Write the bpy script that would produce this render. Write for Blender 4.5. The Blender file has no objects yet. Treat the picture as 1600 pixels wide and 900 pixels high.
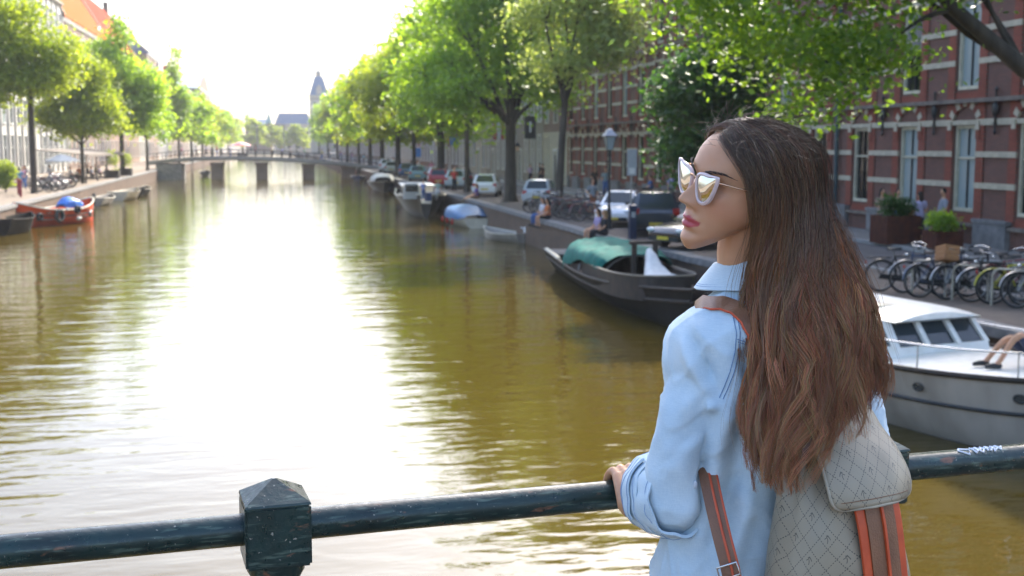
import bpy, bmesh, math, random
import numpy as np
from mathutils import Vector, Matrix, noise
R = math.radians
rnd = random.Random(7)
scn = bpy.context.scene
col = scn.collection

# ------------------------------------------------------------------ camera
F, YAW, PITCH, CZ = 1900.0, R(11.0), math.atan(224 / 1900), 4.8
CAM = Vector((0, 0, CZ))
FW = Vector((math.sin(YAW) * math.cos(PITCH), math.cos(YAW) * math.cos(PITCH), -math.sin(PITCH)))
RT = Vector((math.cos(YAW), -math.sin(YAW), 0))
UP = RT.cross(FW)
cd = bpy.data.cameras.new('camera')
cam = bpy.data.objects.new('camera', cd)
col.objects.link(cam)
mw = Matrix((RT, UP, -FW)).transposed().to_4x4()
mw.translation = CAM
cam.matrix_world = mw
cd.sensor_width = 36
cd.lens = 36 * F / 1600
cd.clip_start = 0.05
cd.clip_end = 5000
cd.dof.use_dof = True
cd.dof.focus_distance = 2.12
cd.dof.aperture_fstop = 8.0
scn.camera = cam
scn.render.resolution_x, scn.render.resolution_y = 1024, 576

# ------------------------------------------------------------------ light
SUN_AZ, SUN_EL = R(32), R(38)          # azimuth from +Y towards +X
world = bpy.data.worlds.new('World')
scn.world = world
world.use_nodes = True
wn = world.node_tree
wn.nodes.clear()
sky = wn.nodes.new('ShaderNodeTexSky')
sky.sky_type = 'NISHITA'
sky.sun_disc = False
sky.sun_elevation = SUN_EL
sky.sun_rotation = SUN_AZ
sky.air_density = 1.0
sky.dust_density = 4.0
sky.ozone_density = 1.0
bg = wn.nodes.new('ShaderNodeBackground')
bg.inputs['Strength'].default_value = 0.15
wo = wn.nodes.new('ShaderNodeOutputWorld')
tnt = wn.nodes.new('ShaderNodeMix'); tnt.data_type = 'RGBA'; tnt.blend_type = 'MULTIPLY'; tnt.inputs[0].default_value = 1
tnt.inputs[7].default_value = (0.95, 1.0, 1.09, 1)          # the camera's white balance against the dusty warm sky
wn.links.new(sky.outputs[0], tnt.inputs[6])
wn.links.new(tnt.outputs[2], bg.inputs['Color'])
wn.links.new(bg.outputs[0], wo.inputs['Surface'])
sl = bpy.data.lights.new('sun', 'SUN')
sl.energy = 2.9
sl.angle = R(0.55)
sl.color = (1.0, 0.93, 0.80)
sun = bpy.data.objects.new('sun', sl)
col.objects.link(sun)
sd = Vector((math.sin(SUN_AZ) * math.cos(SUN_EL), math.cos(SUN_AZ) * math.cos(SUN_EL), math.sin(SUN_EL)))
sun.rotation_euler = (-sd).to_track_quat('-Z', 'Y').to_euler()
sun.location = sd * 60
scn.view_settings.view_transform = 'Standard'
scn.view_settings.look = 'None'
scn.view_settings.gamma = 1
scn.view_settings.exposure = 1.78
scn.cycles.use_denoising = True
scn.cycles.max_bounces = 7
scn.cycles.diffuse_bounces = 3
scn.cycles.glossy_bounces = 3
scn.cycles.transmission_bounces = 4
scn.cycles.transparent_max_bounces = 6
scn.cycles.volume_bounces = 0
scn.cycles.sample_clamp_indirect = 6
scn.cycles.caustics_reflective = False
scn.cycles.caustics_refractive = False

# ------------------------------------------------------------------ mesh helpers
class MB:
    def __init__(s):
        s.v, s.f, s.m = [], [], []
    def add(s, vs, fs, mi=0):
        o = len(s.v)
        s.v += [tuple(p) for p in vs]
        s.f += [tuple(i + o for i in q) for q in fs]
        s.m += [mi] * len(fs)
        return s
    def box(s, c, sz, rz=0, mi=0, tx=1, ty=1):
        x, y, z = sz[0] / 2, sz[1] / 2, sz[2] / 2
        vs = [(-x, -y, -z), (x, -y, -z), (x, y, -z), (-x, y, -z), (-x * tx, -y * ty, z), (x * tx, -y * ty, z), (x * tx, y * ty, z), (-x * tx, y * ty, z)]
        ca, sa = math.cos(rz), math.sin(rz)
        vs = [(c[0] + a * ca - b * sa, c[1] + a * sa + b * ca, c[2] + d) for a, b, d in vs]
        return s.add(vs, [(3, 2, 1, 0), (4, 5, 6, 7), (0, 1, 5, 4), (1, 2, 6, 5), (2, 3, 7, 6), (3, 0, 4, 7)], mi)
    def loft(s, rings, mi=0, cap=True, closed=True, loop=False):
        n = len(rings[0]); k = len(rings)
        vs = [p for r in rings for p in r]
        fs = []
        for i in range(k if loop else k - 1):
            i2 = (i + 1) % k
            for j in range(n if closed else n - 1):
                j2 = (j + 1) % n
                fs.append((i * n + j, i * n + j2, i2 * n + j2, i2 * n + j))
        if cap and closed and not loop:
            fs.append(tuple(range(n - 1, -1, -1)))
            fs.append(tuple((k - 1) * n + j for j in range(n)))
        return s.add(vs, fs, mi)
    def tube(s, pts, r, n=8, mi=0, cap=True, loop=False, flat=1.0):
        pts = [Vector(p) for p in pts]
        k = len(pts)
        rs = r if hasattr(r, '__len__') else [r] * k
        rings = []
        prev = None
        for i, p in enumerate(pts):
            if loop:
                t = pts[(i + 1) % k] - pts[i - 1]
            else:
                t = pts[min(i + 1, k - 1)] - pts[max(i - 1, 0)]
            t.normalize()
            if prev is None:
                a = Vector((0, 0, 1)) if abs(t.z) < 0.9 else Vector((0, 1, 0))
                u = t.cross(a).normalized()
            else:
                u = (prev - t * prev.dot(t)).normalized()
            prev = u
            w = t.cross(u)
            rings.append([p + u * (math.cos(2 * math.pi * j / n) * rs[i]) + w * (math.sin(2 * math.pi * j / n) * rs[i] * flat) for j in range(n)])
        return s.loft(rings, mi, cap, True, loop)
    def cyl(s, a, b, r, r2=None, n=12, mi=0):
        return s.tube([a, b], [r, r if r2 is None else r2], n, mi)
    def lathe(s, prof, c=(0, 0, 0), n=16, mi=0):
        rings = [[(c[0] + r * math.cos(2 * math.pi * j / n), c[1] + r * math.sin(2 * math.pi * j / n), c[2] + z) for j in range(n)] for r, z in prof]
        return s.loft(rings, mi)
    def prism(s, poly, z0, z1, mi=0):
        return s.loft([[(x, y, z0) for x, y in poly], [(x, y, z1) for x, y in poly]], mi)
    def prismx(s, poly, x0, x1, mi=0):      # polygon in (y, z) pushed along x
        return s.loft([[(x0, y, z) for y, z in poly], [(x1, y, z) for y, z in poly]], mi)
    def prismy(s, poly, y0, y1, mi=0):      # polygon in (x, z) pushed along y
        return s.loft([[(x, y0, z) for x, z in poly], [(x, y1, z) for x, z in poly]], mi)
    def ell(s, c, r, nu=14, nv=9, mi=0):
        rings = []
        for i in range(nv + 1):
            a = math.pi * (i / nv - 0.5)
            a = max(min(a, 1.5), -1.5)
            rings.append([(c[0] + r[0] * math.cos(a) * math.cos(2 * math.pi * j / nu), c[1] + r[1] * math.cos(a) * math.sin(2 * math.pi * j / nu), c[2] + r[2] * math.sin(a)) for j in range(nu)])
        return s.loft(rings, mi)
    def torus(s, c, rad, r, axis='x', n=28, k=8, mi=0):
        pts = []
        for i in range(n):
            a = 2 * math.pi * i / n
            ca, sa = math.cos(a) * rad, math.sin(a) * rad
            pts.append((c[0], c[1] + ca, c[2] + sa) if axis == 'x' else (c[0] + ca, c[1], c[2] + sa) if axis == 'y' else (c[0] + ca, c[1] + sa, c[2]))
        return s.tube(pts, r, k, mi, loop=True)
    def mesh(s, name, mats, smooth=None, fix=True):
        me = bpy.data.meshes.new(name)
        me.from_pydata(s.v, [], s.f)
        for m in (mats if isinstance(mats, (list, tuple)) else [mats]):
            me.materials.append(m)
        if any(s.m):
            me.polygons.foreach_set('material_index', s.m)
        if fix:
            bm = bmesh.new(); bm.from_mesh(me)
            bmesh.ops.recalc_face_normals(bm, faces=bm.faces)
            bm.to_mesh(me); bm.free()
        if smooth:
            me.polygons.foreach_set('use_smooth', [True] * len(me.polygons))
            me.set_sharp_from_angle(angle=R(smooth))
        me.update()
        return me
    def build(s, name, mats, parent=None, smooth=None, loc=(0, 0, 0), rz=0):
        return link(name, s.mesh(name, mats, smooth), parent, loc, rz)

def link(name, me, parent=None, loc=(0, 0, 0), rz=0):
    o = bpy.data.objects.new(name, me)
    col.objects.link(o)
    o.location = loc
    o.rotation_euler = (0, 0, rz)
    if parent is not None:
        o.parent = parent
    return o

def tag(o, label=None, cat=None, group=None, kind=None):
    if label: o['label'] = label
    if cat: o['category'] = cat
    if group: o['group'] = group
    if kind: o['kind'] = kind
    return o

def thing(name, label, cat, loc=(0, 0, 0), rz=0, group=None):
    o = bpy.data.objects.new(name, None)
    col.objects.link(o)
    o.location = loc
    o.rotation_euler = (0, 0, rz)
    o.empty_display_size = 0.2
    return tag(o, label, cat, group)

KIDS = {}
def dup(root, loc, rz, label=None, group=None, scale=None, skip=(), mats=None):
    """copy a thing with its parts and sub-parts; meshes are shared unless recoloured"""
    def cp(o, par):
        c = o.copy()
        col.objects.link(c)
        if par is not None: c.parent = par
        if mats and o.type == 'MESH' and o.name.split('.')[0] in mats:
            c.data = o.data.copy()
            c.data.materials.clear()
            c.data.materials.append(mats[o.name.split('.')[0]])
        for ch in o.children:
            if ch.name.split('.')[0] not in skip:
                cp(ch, c)
        return c
    r = cp(root, None)
    r.location = loc
    r.rotation_euler = (root.rotation_euler[0], root.rotation_euler[1], rz)
    if scale: r.scale = (scale,) * 3
    if label: r['label'] = label
    if group: r['group'] = group
    return r

def struct(name, mb, mats, smooth=None, kind='structure'):
    return tag(mb.build(name, mats, None, smooth), kind=kind)

# ------------------------------------------------------------------ materials
def newmat(name):
    m = bpy.data.materials.new(name)
    m.use_nodes = True
    nt = m.node_tree
    nt.nodes.clear()
    out = nt.nodes.new('ShaderNodeOutputMaterial')
    b = nt.nodes.new('ShaderNodeBsdfPrincipled')
    nt.links.new(b.outputs[0], out.inputs[0])
    return m, nt, b, out

def pm(name, c, c2=None, rough=0.6, scale=6.0, metal=0.0, bump=0.0, bscale=None, spec=0.5, coat=0.0, stretch=(1, 1, 1), lo=0.35, hi=0.65, detail=4):
    """principled material with noise-mixed colour and fine relief"""
    m, nt, b, out = newmat(name)
    N, L = nt.nodes.new, nt.links.new
    b.inputs['Roughness'].default_value = rough
    b.inputs['Metallic'].default_value = metal
    b.inputs['Specular IOR Level'].default_value = spec
    b.inputs['Coat Weight'].default_value = coat
    tc = N('ShaderNodeTexCoord')
    mp = N('ShaderNodeMapping')
    mp.inputs['Scale'].default_value = stretch
    L(tc.outputs['Object'], mp.inputs[0])
    if c2 is None:
        c2 = tuple(x * 0.78 for x in c)
    nz = N('ShaderNodeTexNoise')
    nz.inputs['Scale'].default_value = scale
    nz.inputs['Detail'].default_value = detail
    L(mp.outputs[0], nz.inputs['Vector'])
    rp = N('ShaderNodeValToRGB')
    rp.color_ramp.elements[0].position = lo
    rp.color_ramp.elements[1].position = hi
    rp.color_ramp.elements[0].color = (*c2, 1)
    rp.color_ramp.elements[1].color = (*c, 1)
    L(nz.outputs['Fac'], rp.inputs[0])
    L(rp.outputs[0], b.inputs['Base Color'])
    if bump:
        n2 = N('ShaderNodeTexNoise')
        n2.inputs['Scale'].default_value = bscale or scale * 4
        n2.inputs['Detail'].default_value = 3
        L(mp.outputs[0], n2.inputs['Vector'])
        bp = N('ShaderNodeBump')
        bp.inputs['Strength'].default_value = bump
        bp.inputs['Distance'].default_value = 0.02
        L(n2.outputs['Fac'], bp.inputs['Height'])
        L(bp.outputs[0], b.inputs['Normal'])
    return m

def brickmat(name, c1, c2, mortar, plane='yz', bw=0.22, bh=0.065, rough=0.85, off=0.5):
    m, nt, b, out = newmat(name)
    N, L = nt.nodes.new, nt.links.new
    b.inputs['Roughness'].default_value = rough
    b.inputs['Specular IOR Level'].default_value = 0.25
    tc = N('ShaderNodeTexCoord')
    sp = N('ShaderNodeSeparateXYZ'); L(tc.outputs['Object'], sp.inputs[0])
    cb = N('ShaderNodeCombineXYZ')
    L(sp.outputs['XYZ'.index(plane[0].upper())], cb.inputs[0])
    L(sp.outputs['XYZ'.index(plane[1].upper())], cb.inputs[1])
    bt = N('ShaderNodeTexBrick')
    bt.offset = off
    bt.inputs['Color1'].default_value = (*c1, 1)
    bt.inputs['Color2'].default_value = (*c2, 1)
    bt.inputs['Mortar'].default_value = (*mortar, 1)
    bt.inputs['Scale'].default_value = 1
    bt.inputs['Mortar Size'].default_value = 0.006
    bt.inputs['Brick Width'].default_value = bw
    bt.inputs['Row Height'].default_value = bh
    L(cb.outputs[0], bt.inputs['Vector'])
    nz = N('ShaderNodeTexNoise'); nz.inputs['Scale'].default_value = 0.9; nz.inputs['Detail'].default_value = 5
    L(tc.outputs['Object'], nz.inputs['Vector'])
    mr = N('ShaderNodeMapRange'); mr.inputs['To Min'].default_value = 0.7; mr.inputs['To Max'].default_value = 1.25
    L(nz.outputs['Fac'], mr.inputs[0])
    mx = N('ShaderNodeMix'); mx.data_type = 'RGBA'; mx.blend_type = 'MULTIPLY'; mx.inputs[0].default_value = 1
    L(bt.outputs['Color'], mx.inputs[6]); L(mr.outputs[0], mx.inputs[7])
    L(mx.outputs[2], b.inputs['Base Color'])
    bp = N('ShaderNodeBump'); bp.inputs['Strength'].default_value = 0.4; bp.inputs['Distance'].default_value = 0.01; bp.invert = True
    L(bt.outputs['Fac'], bp.inputs['Height']); L(bp.outputs[0], b.inputs['Normal'])
    return m

def leafmat(name, c, c2, tr, rough=0.55):
    m, nt, b, out = newmat(name)
    N, L = nt.nodes.new, nt.links.new
    at = N('ShaderNodeAttribute'); at.attribute_name = 'tint'
    rp = N('ShaderNodeValToRGB')
    rp.color_ramp.elements[0].color = (*c2, 1); rp.color_ramp.elements[1].color = (*c, 1)
    L(at.outputs['Fac'], rp.inputs[0])
    L(rp.outputs[0], b.inputs['Base Color'])
    b.inputs['Roughness'].default_value = rough
    b.inputs['Specular IOR Level'].default_value = 0.3
    t = N('ShaderNodeBsdfTranslucent')
    mx = N('ShaderNodeMix'); mx.data_type = 'RGBA'; mx.blend_type = 'MULTIPLY'; mx.inputs[0].default_value = 1
    L(rp.outputs[0], mx.inputs[6]); mx.inputs[7].default_value = (*tr, 1)
    L(mx.outputs[2], t.inputs['Color'])
    ad = N('ShaderNodeAddShader')
    L(b.outputs[0], ad.inputs[0]); L(t.outputs[0], ad.inputs[1]); L(ad.outputs[0], out.inputs[0])
    return m

def glassmat(name, c=(0.012, 0.014, 0.015), rough=0.05, spec=0.45):
    m, nt, b, out = newmat(name)
    b.inputs['Base Color'].default_value = (*c, 1)
    b.inputs['Roughness'].default_value = rough
    b.inputs['Specular IOR Level'].default_value = spec
    N, L = nt.nodes.new, nt.links.new
    tc = N('ShaderNodeTexCoord'); nz = N('ShaderNodeTexNoise'); nz.inputs['Scale'].default_value = 1.4
    L(tc.outputs['Object'], nz.inputs['Vector'])
    bp = N('ShaderNodeBump'); bp.inputs['Strength'].default_value = 0.06; bp.inputs['Distance'].default_value = 0.05
    L(nz.outputs['Fac'], bp.inputs['Height']); L(bp.outputs[0], b.inputs['Normal'])
    return m

M = {}
M['cream'] = pm('cream_paint', (0.62, 0.57, 0.42), (0.50, 0.46, 0.33), 0.5, 3)
M['sandstone'] = pm('sandstone', (0.54, 0.475, 0.345), (0.42, 0.37, 0.27), 0.85, 4, bump=0.3)
M['greystone'] = pm('grey_stone', (0.24, 0.23, 0.22), (0.15, 0.145, 0.14), 0.85, 3, bump=0.3)
M['white'] = pm('white_paint', (0.80, 0.79, 0.75), (0.70, 0.69, 0.64), 0.45, 5)
M['black'] = pm('black_paint', (0.018, 0.018, 0.018), (0.03, 0.028, 0.025), 0.45, 8)
M['iron'] = pm('black_iron', (0.012, 0.012, 0.012), (0.022, 0.02, 0.018), 0.5, 12, bump=0.2)
M['chrome'] = pm('bright_metal', (0.62, 0.62, 0.62), (0.5, 0.5, 0.5), 0.22, 9, metal=1)
M['steel'] = pm('grey_steel', (0.36, 0.36, 0.36), (0.26, 0.26, 0.26), 0.4, 9, metal=1)
M['rubber'] = pm('rubber', (0.02, 0.02, 0.02), (0.03, 0.03, 0.028), 0.8, 15)
M['glass'] = glassmat('dark_glass')
M['paleglass'] = glassmat('curtained_glass', (0.30, 0.36, 0.35), 0.08)
M['carglass'] = glassmat('car_glass', (0.03, 0.04, 0.045), 0.03)
M['redlamp'] = pm('red_lamp_plastic', (0.45, 0.02, 0.015), None, 0.25, 9)
M['bark'] = pm('bark', (0.075, 0.06, 0.042), (0.035, 0.028, 0.02), 0.9, 5, bump=0.7, stretch=(1, 1, 0.25))
M['leafA'] = leafmat('elm_leaf', (0.112, 0.158, 0.020), (0.050, 0.092, 0.016), (3.1, 2.95, 0.9))
M['leafB'] = leafmat('pale_elm_leaf', (0.175, 0.195, 0.065), (0.09, 0.125, 0.036), (2.3, 2.2, 1.2))
M['leafN'] = leafmat('near_elm_leaf', (0.066, 0.105, 0.013), (0.020, 0.048, 0.009), (3.4, 3.1, 0.9))
M['leafC'] = leafmat('dark_leaf', (0.040, 0.078, 0.016), (0.014, 0.036, 0.010), (1.3, 1.5, 0.6))
M['leafD'] = leafmat('bright_leaf', (0.115, 0.145, 0.014), (0.052, 0.084, 0.012), (2.8, 2.5, 0.8))
# ------------------------------------------------------------------ setting: ground, water, quays, streets
QP = [(-60, 14.6), (12, 13.75), (20, 13.25), (43, 12.0), (1000, 12.0)]
def qx(y):
    for (a, xa), (b, xb) in zip(QP, QP[1:]):
        if y <= b:
            return xa + (xb - xa) * (y - a) / (b - a)
    return QP[-1][1]
LX = -15.0
def lx(y):
    return -14.3 - 1.5 * min(max((y - 40) / 138, 0), 1)
M['earth'] = pm('canal_bed_earth', (0.10, 0.08, 0.05), (0.06, 0.05, 0.03), 0.95, 0.05)
struct('ground', MB().box((0, 600, -1.75), (1700, 1700, 0.5)), M['earth'])

def watermat():
    m, nt, b, out = newmat('canal_water')
    N, L = nt.nodes.new, nt.links.new
    b.inputs['Base Color'].default_value = (0.074, 0.051, 0.007, 1)
    b.inputs['Roughness'].default_value = 0.04
    b.inputs['IOR'].default_value = 1.333
    b.inputs['Specular IOR Level'].default_value = 0.55
    tc = N('ShaderNodeTexCoord')
    prev = None
    for sc, st, d in (((0.35, 0.95, 1), 1.0, 0.034), ((1.4, 3.6, 1), 1.0, 0.012), ((6, 14, 1), 0.9, 0.0016)):
        mp = N('ShaderNodeMapping'); mp.inputs['Scale'].default_value = sc; mp.inputs['Rotation'].default_value = (0, 0, R(-9))
        L(tc.outputs['Object'], mp.inputs[0])
        nz = N('ShaderNodeTexNoise'); nz.inputs['Scale'].default_value = 1; nz.inputs['Detail'].default_value = 2; nz.inputs['Distortion'].default_value = 0.4
        L(mp.outputs[0], nz.inputs['Vector'])
        bp = N('ShaderNodeBump'); bp.inputs['Strength'].default_value = st; bp.inputs['Distance'].default_value = d
        L(nz.outputs['Fac'], bp.inputs['Height'])
        if prev: L(prev.outputs[0], bp.inputs['Normal'])
        prev = bp
    L(prev.outputs[0], b.inputs['Normal'])
    return m
M['water'] = watermat()
mb = MB()
mb.add([(-40, -80, 0), (40, -80, 0), (40, 700, 0), (-40, 700, 0)], [(0, 1, 2, 3)])
struct('canal_water', mb, M['water'])

M['pavers'] = brickmat('brick_pavers', (0.17, 0.135, 0.11), (0.125, 0.105, 0.09), (0.07, 0.062, 0.05), 'xy', 0.21, 0.10)
M['road'] = pm('road_surface', (0.085, 0.085, 0.09), (0.062, 0.062, 0.064), 0.9, 1.3, bump=0.3, bscale=40)
M['kerb'] = pm('kerb_stone', (0.33, 0.33, 0.31), (0.24, 0.24, 0.23), 0.85, 5, bump=0.2)
M['slab'] = brickmat('pavement_slabs', (0.21, 0.205, 0.19), (0.17, 0.165, 0.155), (0.08, 0.08, 0.075), 'xy', 0.3, 0.3)
M['quaybrick'] = brickmat('quay_brick', (0.16, 0.095, 0.06), (0.115, 0.08, 0.06), (0.12, 0.11, 0.09), 'yz', 0.22, 0.065)
M['palepave'] = brickmat('pale_pavers', (0.27, 0.21, 0.155), (0.21, 0.165, 0.125), (0.18, 0.15, 0.12), 'xy', 0.21, 0.10)
ys = [-60, 12, 20, 43, 120, 300, 690]
def strip(name, xa, xb, z, mat, ylist=ys, bottom=None):
    mb = MB()
    for a, b in zip(ylist, ylist[1:]):
        fa = xa if callable(xa) else (lambda y: xa)
        fb = xb if callable(xb) else (lambda y: xb)
        bt = z - 0.4 if bottom is None else bottom
        lo = [(fa(a), a, bt), (fb(a), a, bt), (fb(b), b, bt), (fa(b), b, bt)]
        hi = [(p[0], p[1], z) for p in lo]
        mb.add(lo + hi, [(4, 5, 6, 7), (0, 1, 5, 4), (3, 2, 6, 7), (1, 2, 6, 5), (0, 3, 7, 4)])
    return struct(name, mb, mat)
strip('quayside_pavement', lambda y: qx(y) + 0.42, 16.2, 1.40, M['pavers'])
strip('road', 16.36, 20.3, 1.36, M['road'])
strip('kerb', 16.2, 16.36, 1.43, M['kerb'])
strip('kerb', 20.3, 20.46, 1.47, M['kerb'])
strip('pavement', 20.46, 60, 1.46, M['slab'])
strip('left_pavement', -27.2, lambda y: lx(y) - 0.42, 1.40, M['palepave'])
strip('left_bank', -420, -27.2, 1.38, M['earth'])
strip('right_bank', 60, 420, 1.38, M['earth'])
struct('far_bank', MB().box((0, 1000, 0), (840, 620, 2.8)), M['earth'])

# quay walls are things; the coping stones one can pick apart are parts
def quay(side, label):
    root = thing('quay_wall', label, 'quay wall', (0, 0, 0))
    f = qx if side > 0 else lx
    s = side
    mb = MB()
    yy = list(range(-60, 60, 6)) + list(range(60, 691, 30))
    for a, b in zip(yy, yy[1:]):
        p = [(f(a), a), (f(a) + s * 0.42, a), (f(b) + s * 0.42, b), (f(b), b)]
        mb.add([(x, y, -1.5) for x, y in p] + [(x, y, 1.22) for x, y in p], [(0, 3, 7, 4), (4, 5, 6, 7), (1, 2, 6, 5), (0, 1, 5, 4), (3, 2, 6, 7)])
    mb.build('wall', M['quaybrick'], root)
    near = MB().box((s * 0.2, 0, 0), (0.50, 0.992, 0.19), tx=0.97, ty=0.985).mesh('coping_stone', M['greystone'])
    y0, y1 = (12, 92) if s > 0 else (62, 100)
    y = y0
    while y < y1:
        o = link('coping_stone', near, root, (f(y + .5) - s * 0.03 + rnd.uniform(-.006, .006), y + 0.5, 1.315 + rnd.uniform(-.008, .008)), math.atan2(f(y) - f(y + 1), 1) + rnd.uniform(-.004, .004))
        y += 1
    far = MB()
    for a, b in ((-60, y0), (y1, 130), (130, 180), (180, 690)):
        n = max(1, int((b - a) / 10))
        for i in range(n):
            ya, yb = a + (b - a) * i / n, a + (b - a) * (i + 1) / n
            p = [(f(ya) - s * 0.05, ya + .01), (f(ya) + s * 0.43, ya + .01), (f(yb) + s * 0.43, yb), (f(yb) - s * 0.05, yb)]
            far.add([(x, yq, 1.22) for x, yq in p] + [(x, yq, 1.41) for x, yq in p], [(3, 2, 1, 0), (4, 5, 6, 7), (0, 1, 5, 4), (1, 2, 6, 5), (2, 3, 7, 6), (3, 0, 4, 7)])
    far.build('coping', M['greystone'], root)
quay(1, 'brown brick quay wall with grey coping stones on the right side of the canal')
quay(-1, 'pale sunlit quay wall along the left side of the canal')

# ------------------------------------------------------------------ window kit shared by the buildings
WC = {}
def window_meshes(w, h, style):
    k = (round(w, 2), round(h, 2), style)
    if k in WC: return WC[k]
    fr = MB()
    fm = {'cream': M['cream'], 'white': M['white'], 'dark': M['black']}[style.split('_')[0]]
    t = 0.11
    # local: x = outwards, y along the wall, z up from the sill; the pane sits behind the frame
    fr.box((0, -w / 2 + t / 2, h / 2), (0.16, t, h - 0.002)); fr.box((0, w / 2 - t / 2, h / 2), (0.16, t, h - 0.002))
    fr.box((0, 0, h - t / 2 - .001), (0.157, w - 2 * t, t)); fr.box((0.03, 0, t / 2), (0.22, w - 2 * t, t))
    fr.box((0.006, 0, h * 0.62), (0.10, w - 2 * t, 0.06))
    sash = MB()
    sash.box((0.0, 0, h * 0.31 + .03), (0.07, 0.045, h * 0.62 - 0.2))
    sash.box((0.0, 0, h * 0.81), (0.07, 0.045, h * 0.38 - 0.2))
    pane = MB().box((-0.03, 0, h / 2), (0.02, w - 2 * t, h - 2 * t))
    WC[k] = (fr.mesh('window', fm), sash.mesh('glazing_bar', M['black'] if style.endswith('b') else fm), pane.mesh('pane', M['glass']), pane.mesh('pane', M['paleglass']))
    return WC[k]
def put_window(root, loc, rz, w, h, style='cream', pale=False, bars=True, pane=True):
    f, s, p, pp = window_meshes(w, h, style)
    o = link('window', f, root, loc, rz)
    if pane: link('pane', pp if pale else p, o)
    if bars: link('glazing_bar', s, o)
    return o

# ------------------------------------------------------------------ the long brick building on the right
M['brownbrick'] = brickmat('brown_brick', (0.215, 0.098, 0.072), (0.165, 0.085, 0.066), (0.13, 0.11, 0.09))
M['ledgestone'] = pm('brown_ledge_stone', (0.23, 0.19, 0.155), (0.15, 0.125, 0.105), 0.95, 3, bump=.3, spec=.1)
M['redbrick'] = brickmat('red_brick', (0.29, 0.070, 0.042), (0.235, 0.058, 0.036), (0.17, 0.12, 0.09))
def brick_building():
    X, Y0, Y1, ZB = 23.0, 20.8, 94.2, 1.4
    root = thing('brick_building', 'long red and brown brick building with pale stone bands and arched windows', 'building', (X, Y0, ZB))
    bays = [37.8 + 3.73 * k - Y0 for k in range(-4, 16)]
    W = 1.42
    floors = [(1.14, 4.06, 4.75), (5.25, 8.35, 8.95), (9.5, 12.4, 12.95)]    # sill, head, arch crown
    top = 15.2
    wall, red, bands = MB(), MB(), []
    edges = [0.0] + [b for c in bays for b in (c - W / 2, c + W / 2)] + [Y1 - Y0]
    wall.box((6.3, (Y1 - Y0) / 2, top / 2 - .05), (12.0, Y1 - Y0 - 0.1, top))       # the mass behind the front
    for a, b in zip(edges[0::2], edges[1::2]):                            # piers
        wall.box((0.15, (a + b) / 2, top / 2), (0.30, b - a, top))
    for c in bays:                                                        # spandrels
        zs = [0] + [z for f in floors for z in (f[0], f[1])] + [top]
        for a, b in zip(zs[0::2], zs[1::2]):
            wall.box((0.165, c, (a + b) / 2), (0.27, W, b - a))
    wall.build('wall', M['brownbrick'], root)
    qm = MB().box((0, 0, 0), (0.06, 0.44, top - 0.95)).mesh('brick_quoin', M['redbrick'])
    pnm = MB().box((0, 0, 0), (0.03, W, 0.36)).mesh('brick_panel', M['redbrick'])
    for i, c in enumerate(bays):
        for s in (-1, 1):
            link('brick_quoin', qm, root, (-0.03, c + s * (W / 2 + 0.23), (0.95 + top) / 2))
        for f in floors:
            link('brick_panel', pnm, root, (0.012, c, f[0] - 0.27))
    # stone bands across each pier
    bm_ = {}
    for z, h in ((2.05, 0.19), (3.08, 0.19), (4.14, 0.21), (6.15, 0.19), (7.2, 0.19), (8.35, 0.2), (10.4, 0.19), (11.4, 0.19), (12.4, 0.2)):
        for a, b in zip(edges[0::2], edges[1::2]):
            L_ = round(b - a, 2)
            if (L_, h) not in bm_:
                bm_[(L_, h)] = MB().box((0, 0, 0), (0.12, L_ - 0.02, h)).mesh('stone_band', M['sandstone'])
            link('stone_band', bm_[(L_, h)], root, (-0.02, (a + b) / 2, z))
    # plinth blocks under each pier, ledges between floors, cornice
    for a, b in zip(edges[0::2], edges[1::2]):
        L_ = round(b - a, 2)
        if ('p', L_) not in bm_:
            bm_[('p', L_)] = MB().box((0, 0, 0.42), (0.34, L_ * 0.8, 0.84)).box((0, 0, 0.9), (0.40, L_ * 0.86, 0.12)).mesh('plinth', M['greystone'])
        link('plinth', bm_[('p', L_)], root, (-0.02, (a + b) / 2, 0))
    for z, d, h in ((0.72, 0.16, 0.12), (4.86, 0.26, 0.14), (9.22, 0.26, 0.16), (14.6, 0.5, 0.35)):
        MB().box((-d / 2 + 0.02, (Y1 - Y0) / 2, z), (d, Y1 - Y0, h)).build('ledge', M['ledgestone'], root)
    arch_n = MB()
    vous = MB()
    a0, n = R(28), 10
    def ring(cy, cz, r0, r1, t0, t1, x0, x1):
        q = [(cy - r0 * math.cos(t0), cz + r0 * math.sin(t0)), (cy - r1 * math.cos(t0), cz + r1 * math.sin(t0)), (cy - r1 * math.cos(t1), cz + r1 * math.sin(t1)), (cy - r0 * math.cos(t1), cz + r0 * math.sin(t1))]
        return [(x0, y, z) for y, z in q] + [(x1, y, z) for y, z in q]
    BF = [(3, 2, 1, 0), (4, 5, 6, 7), (0, 1, 5, 4), (1, 2, 6, 5), (2, 3, 7, 6), (3, 0, 4, 7)]
    rr = W / 2 / math.cos(a0) + 0.02
    archs = []; blocks = []
    for j in range(9):
        t0, t1 = a0 + (math.pi - 2 * a0) * j / 9, a0 + (math.pi - 2 * a0) * (j + 1) / 9
        vs = ring(0, 0, rr, rr + 0.26, t0 + 0.01, t1 - 0.01, -0.085 if j % 2 == 0 else -0.075, 0.01)
        if j % 2 == 0: blocks.append(MB().add(vs, BF).mesh('arch_stone', M['sandstone']))
        else: archs.append(MB().add(vs, BF).mesh('arch_brick', M['redbrick']))
    for s in (-1, 1):
        archs.append(MB().box((-0.07, s * (W / 2 + .13), -0.03), (0.05, 0.24, 0.5)).mesh('arch_springer', M['redbrick']))
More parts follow.
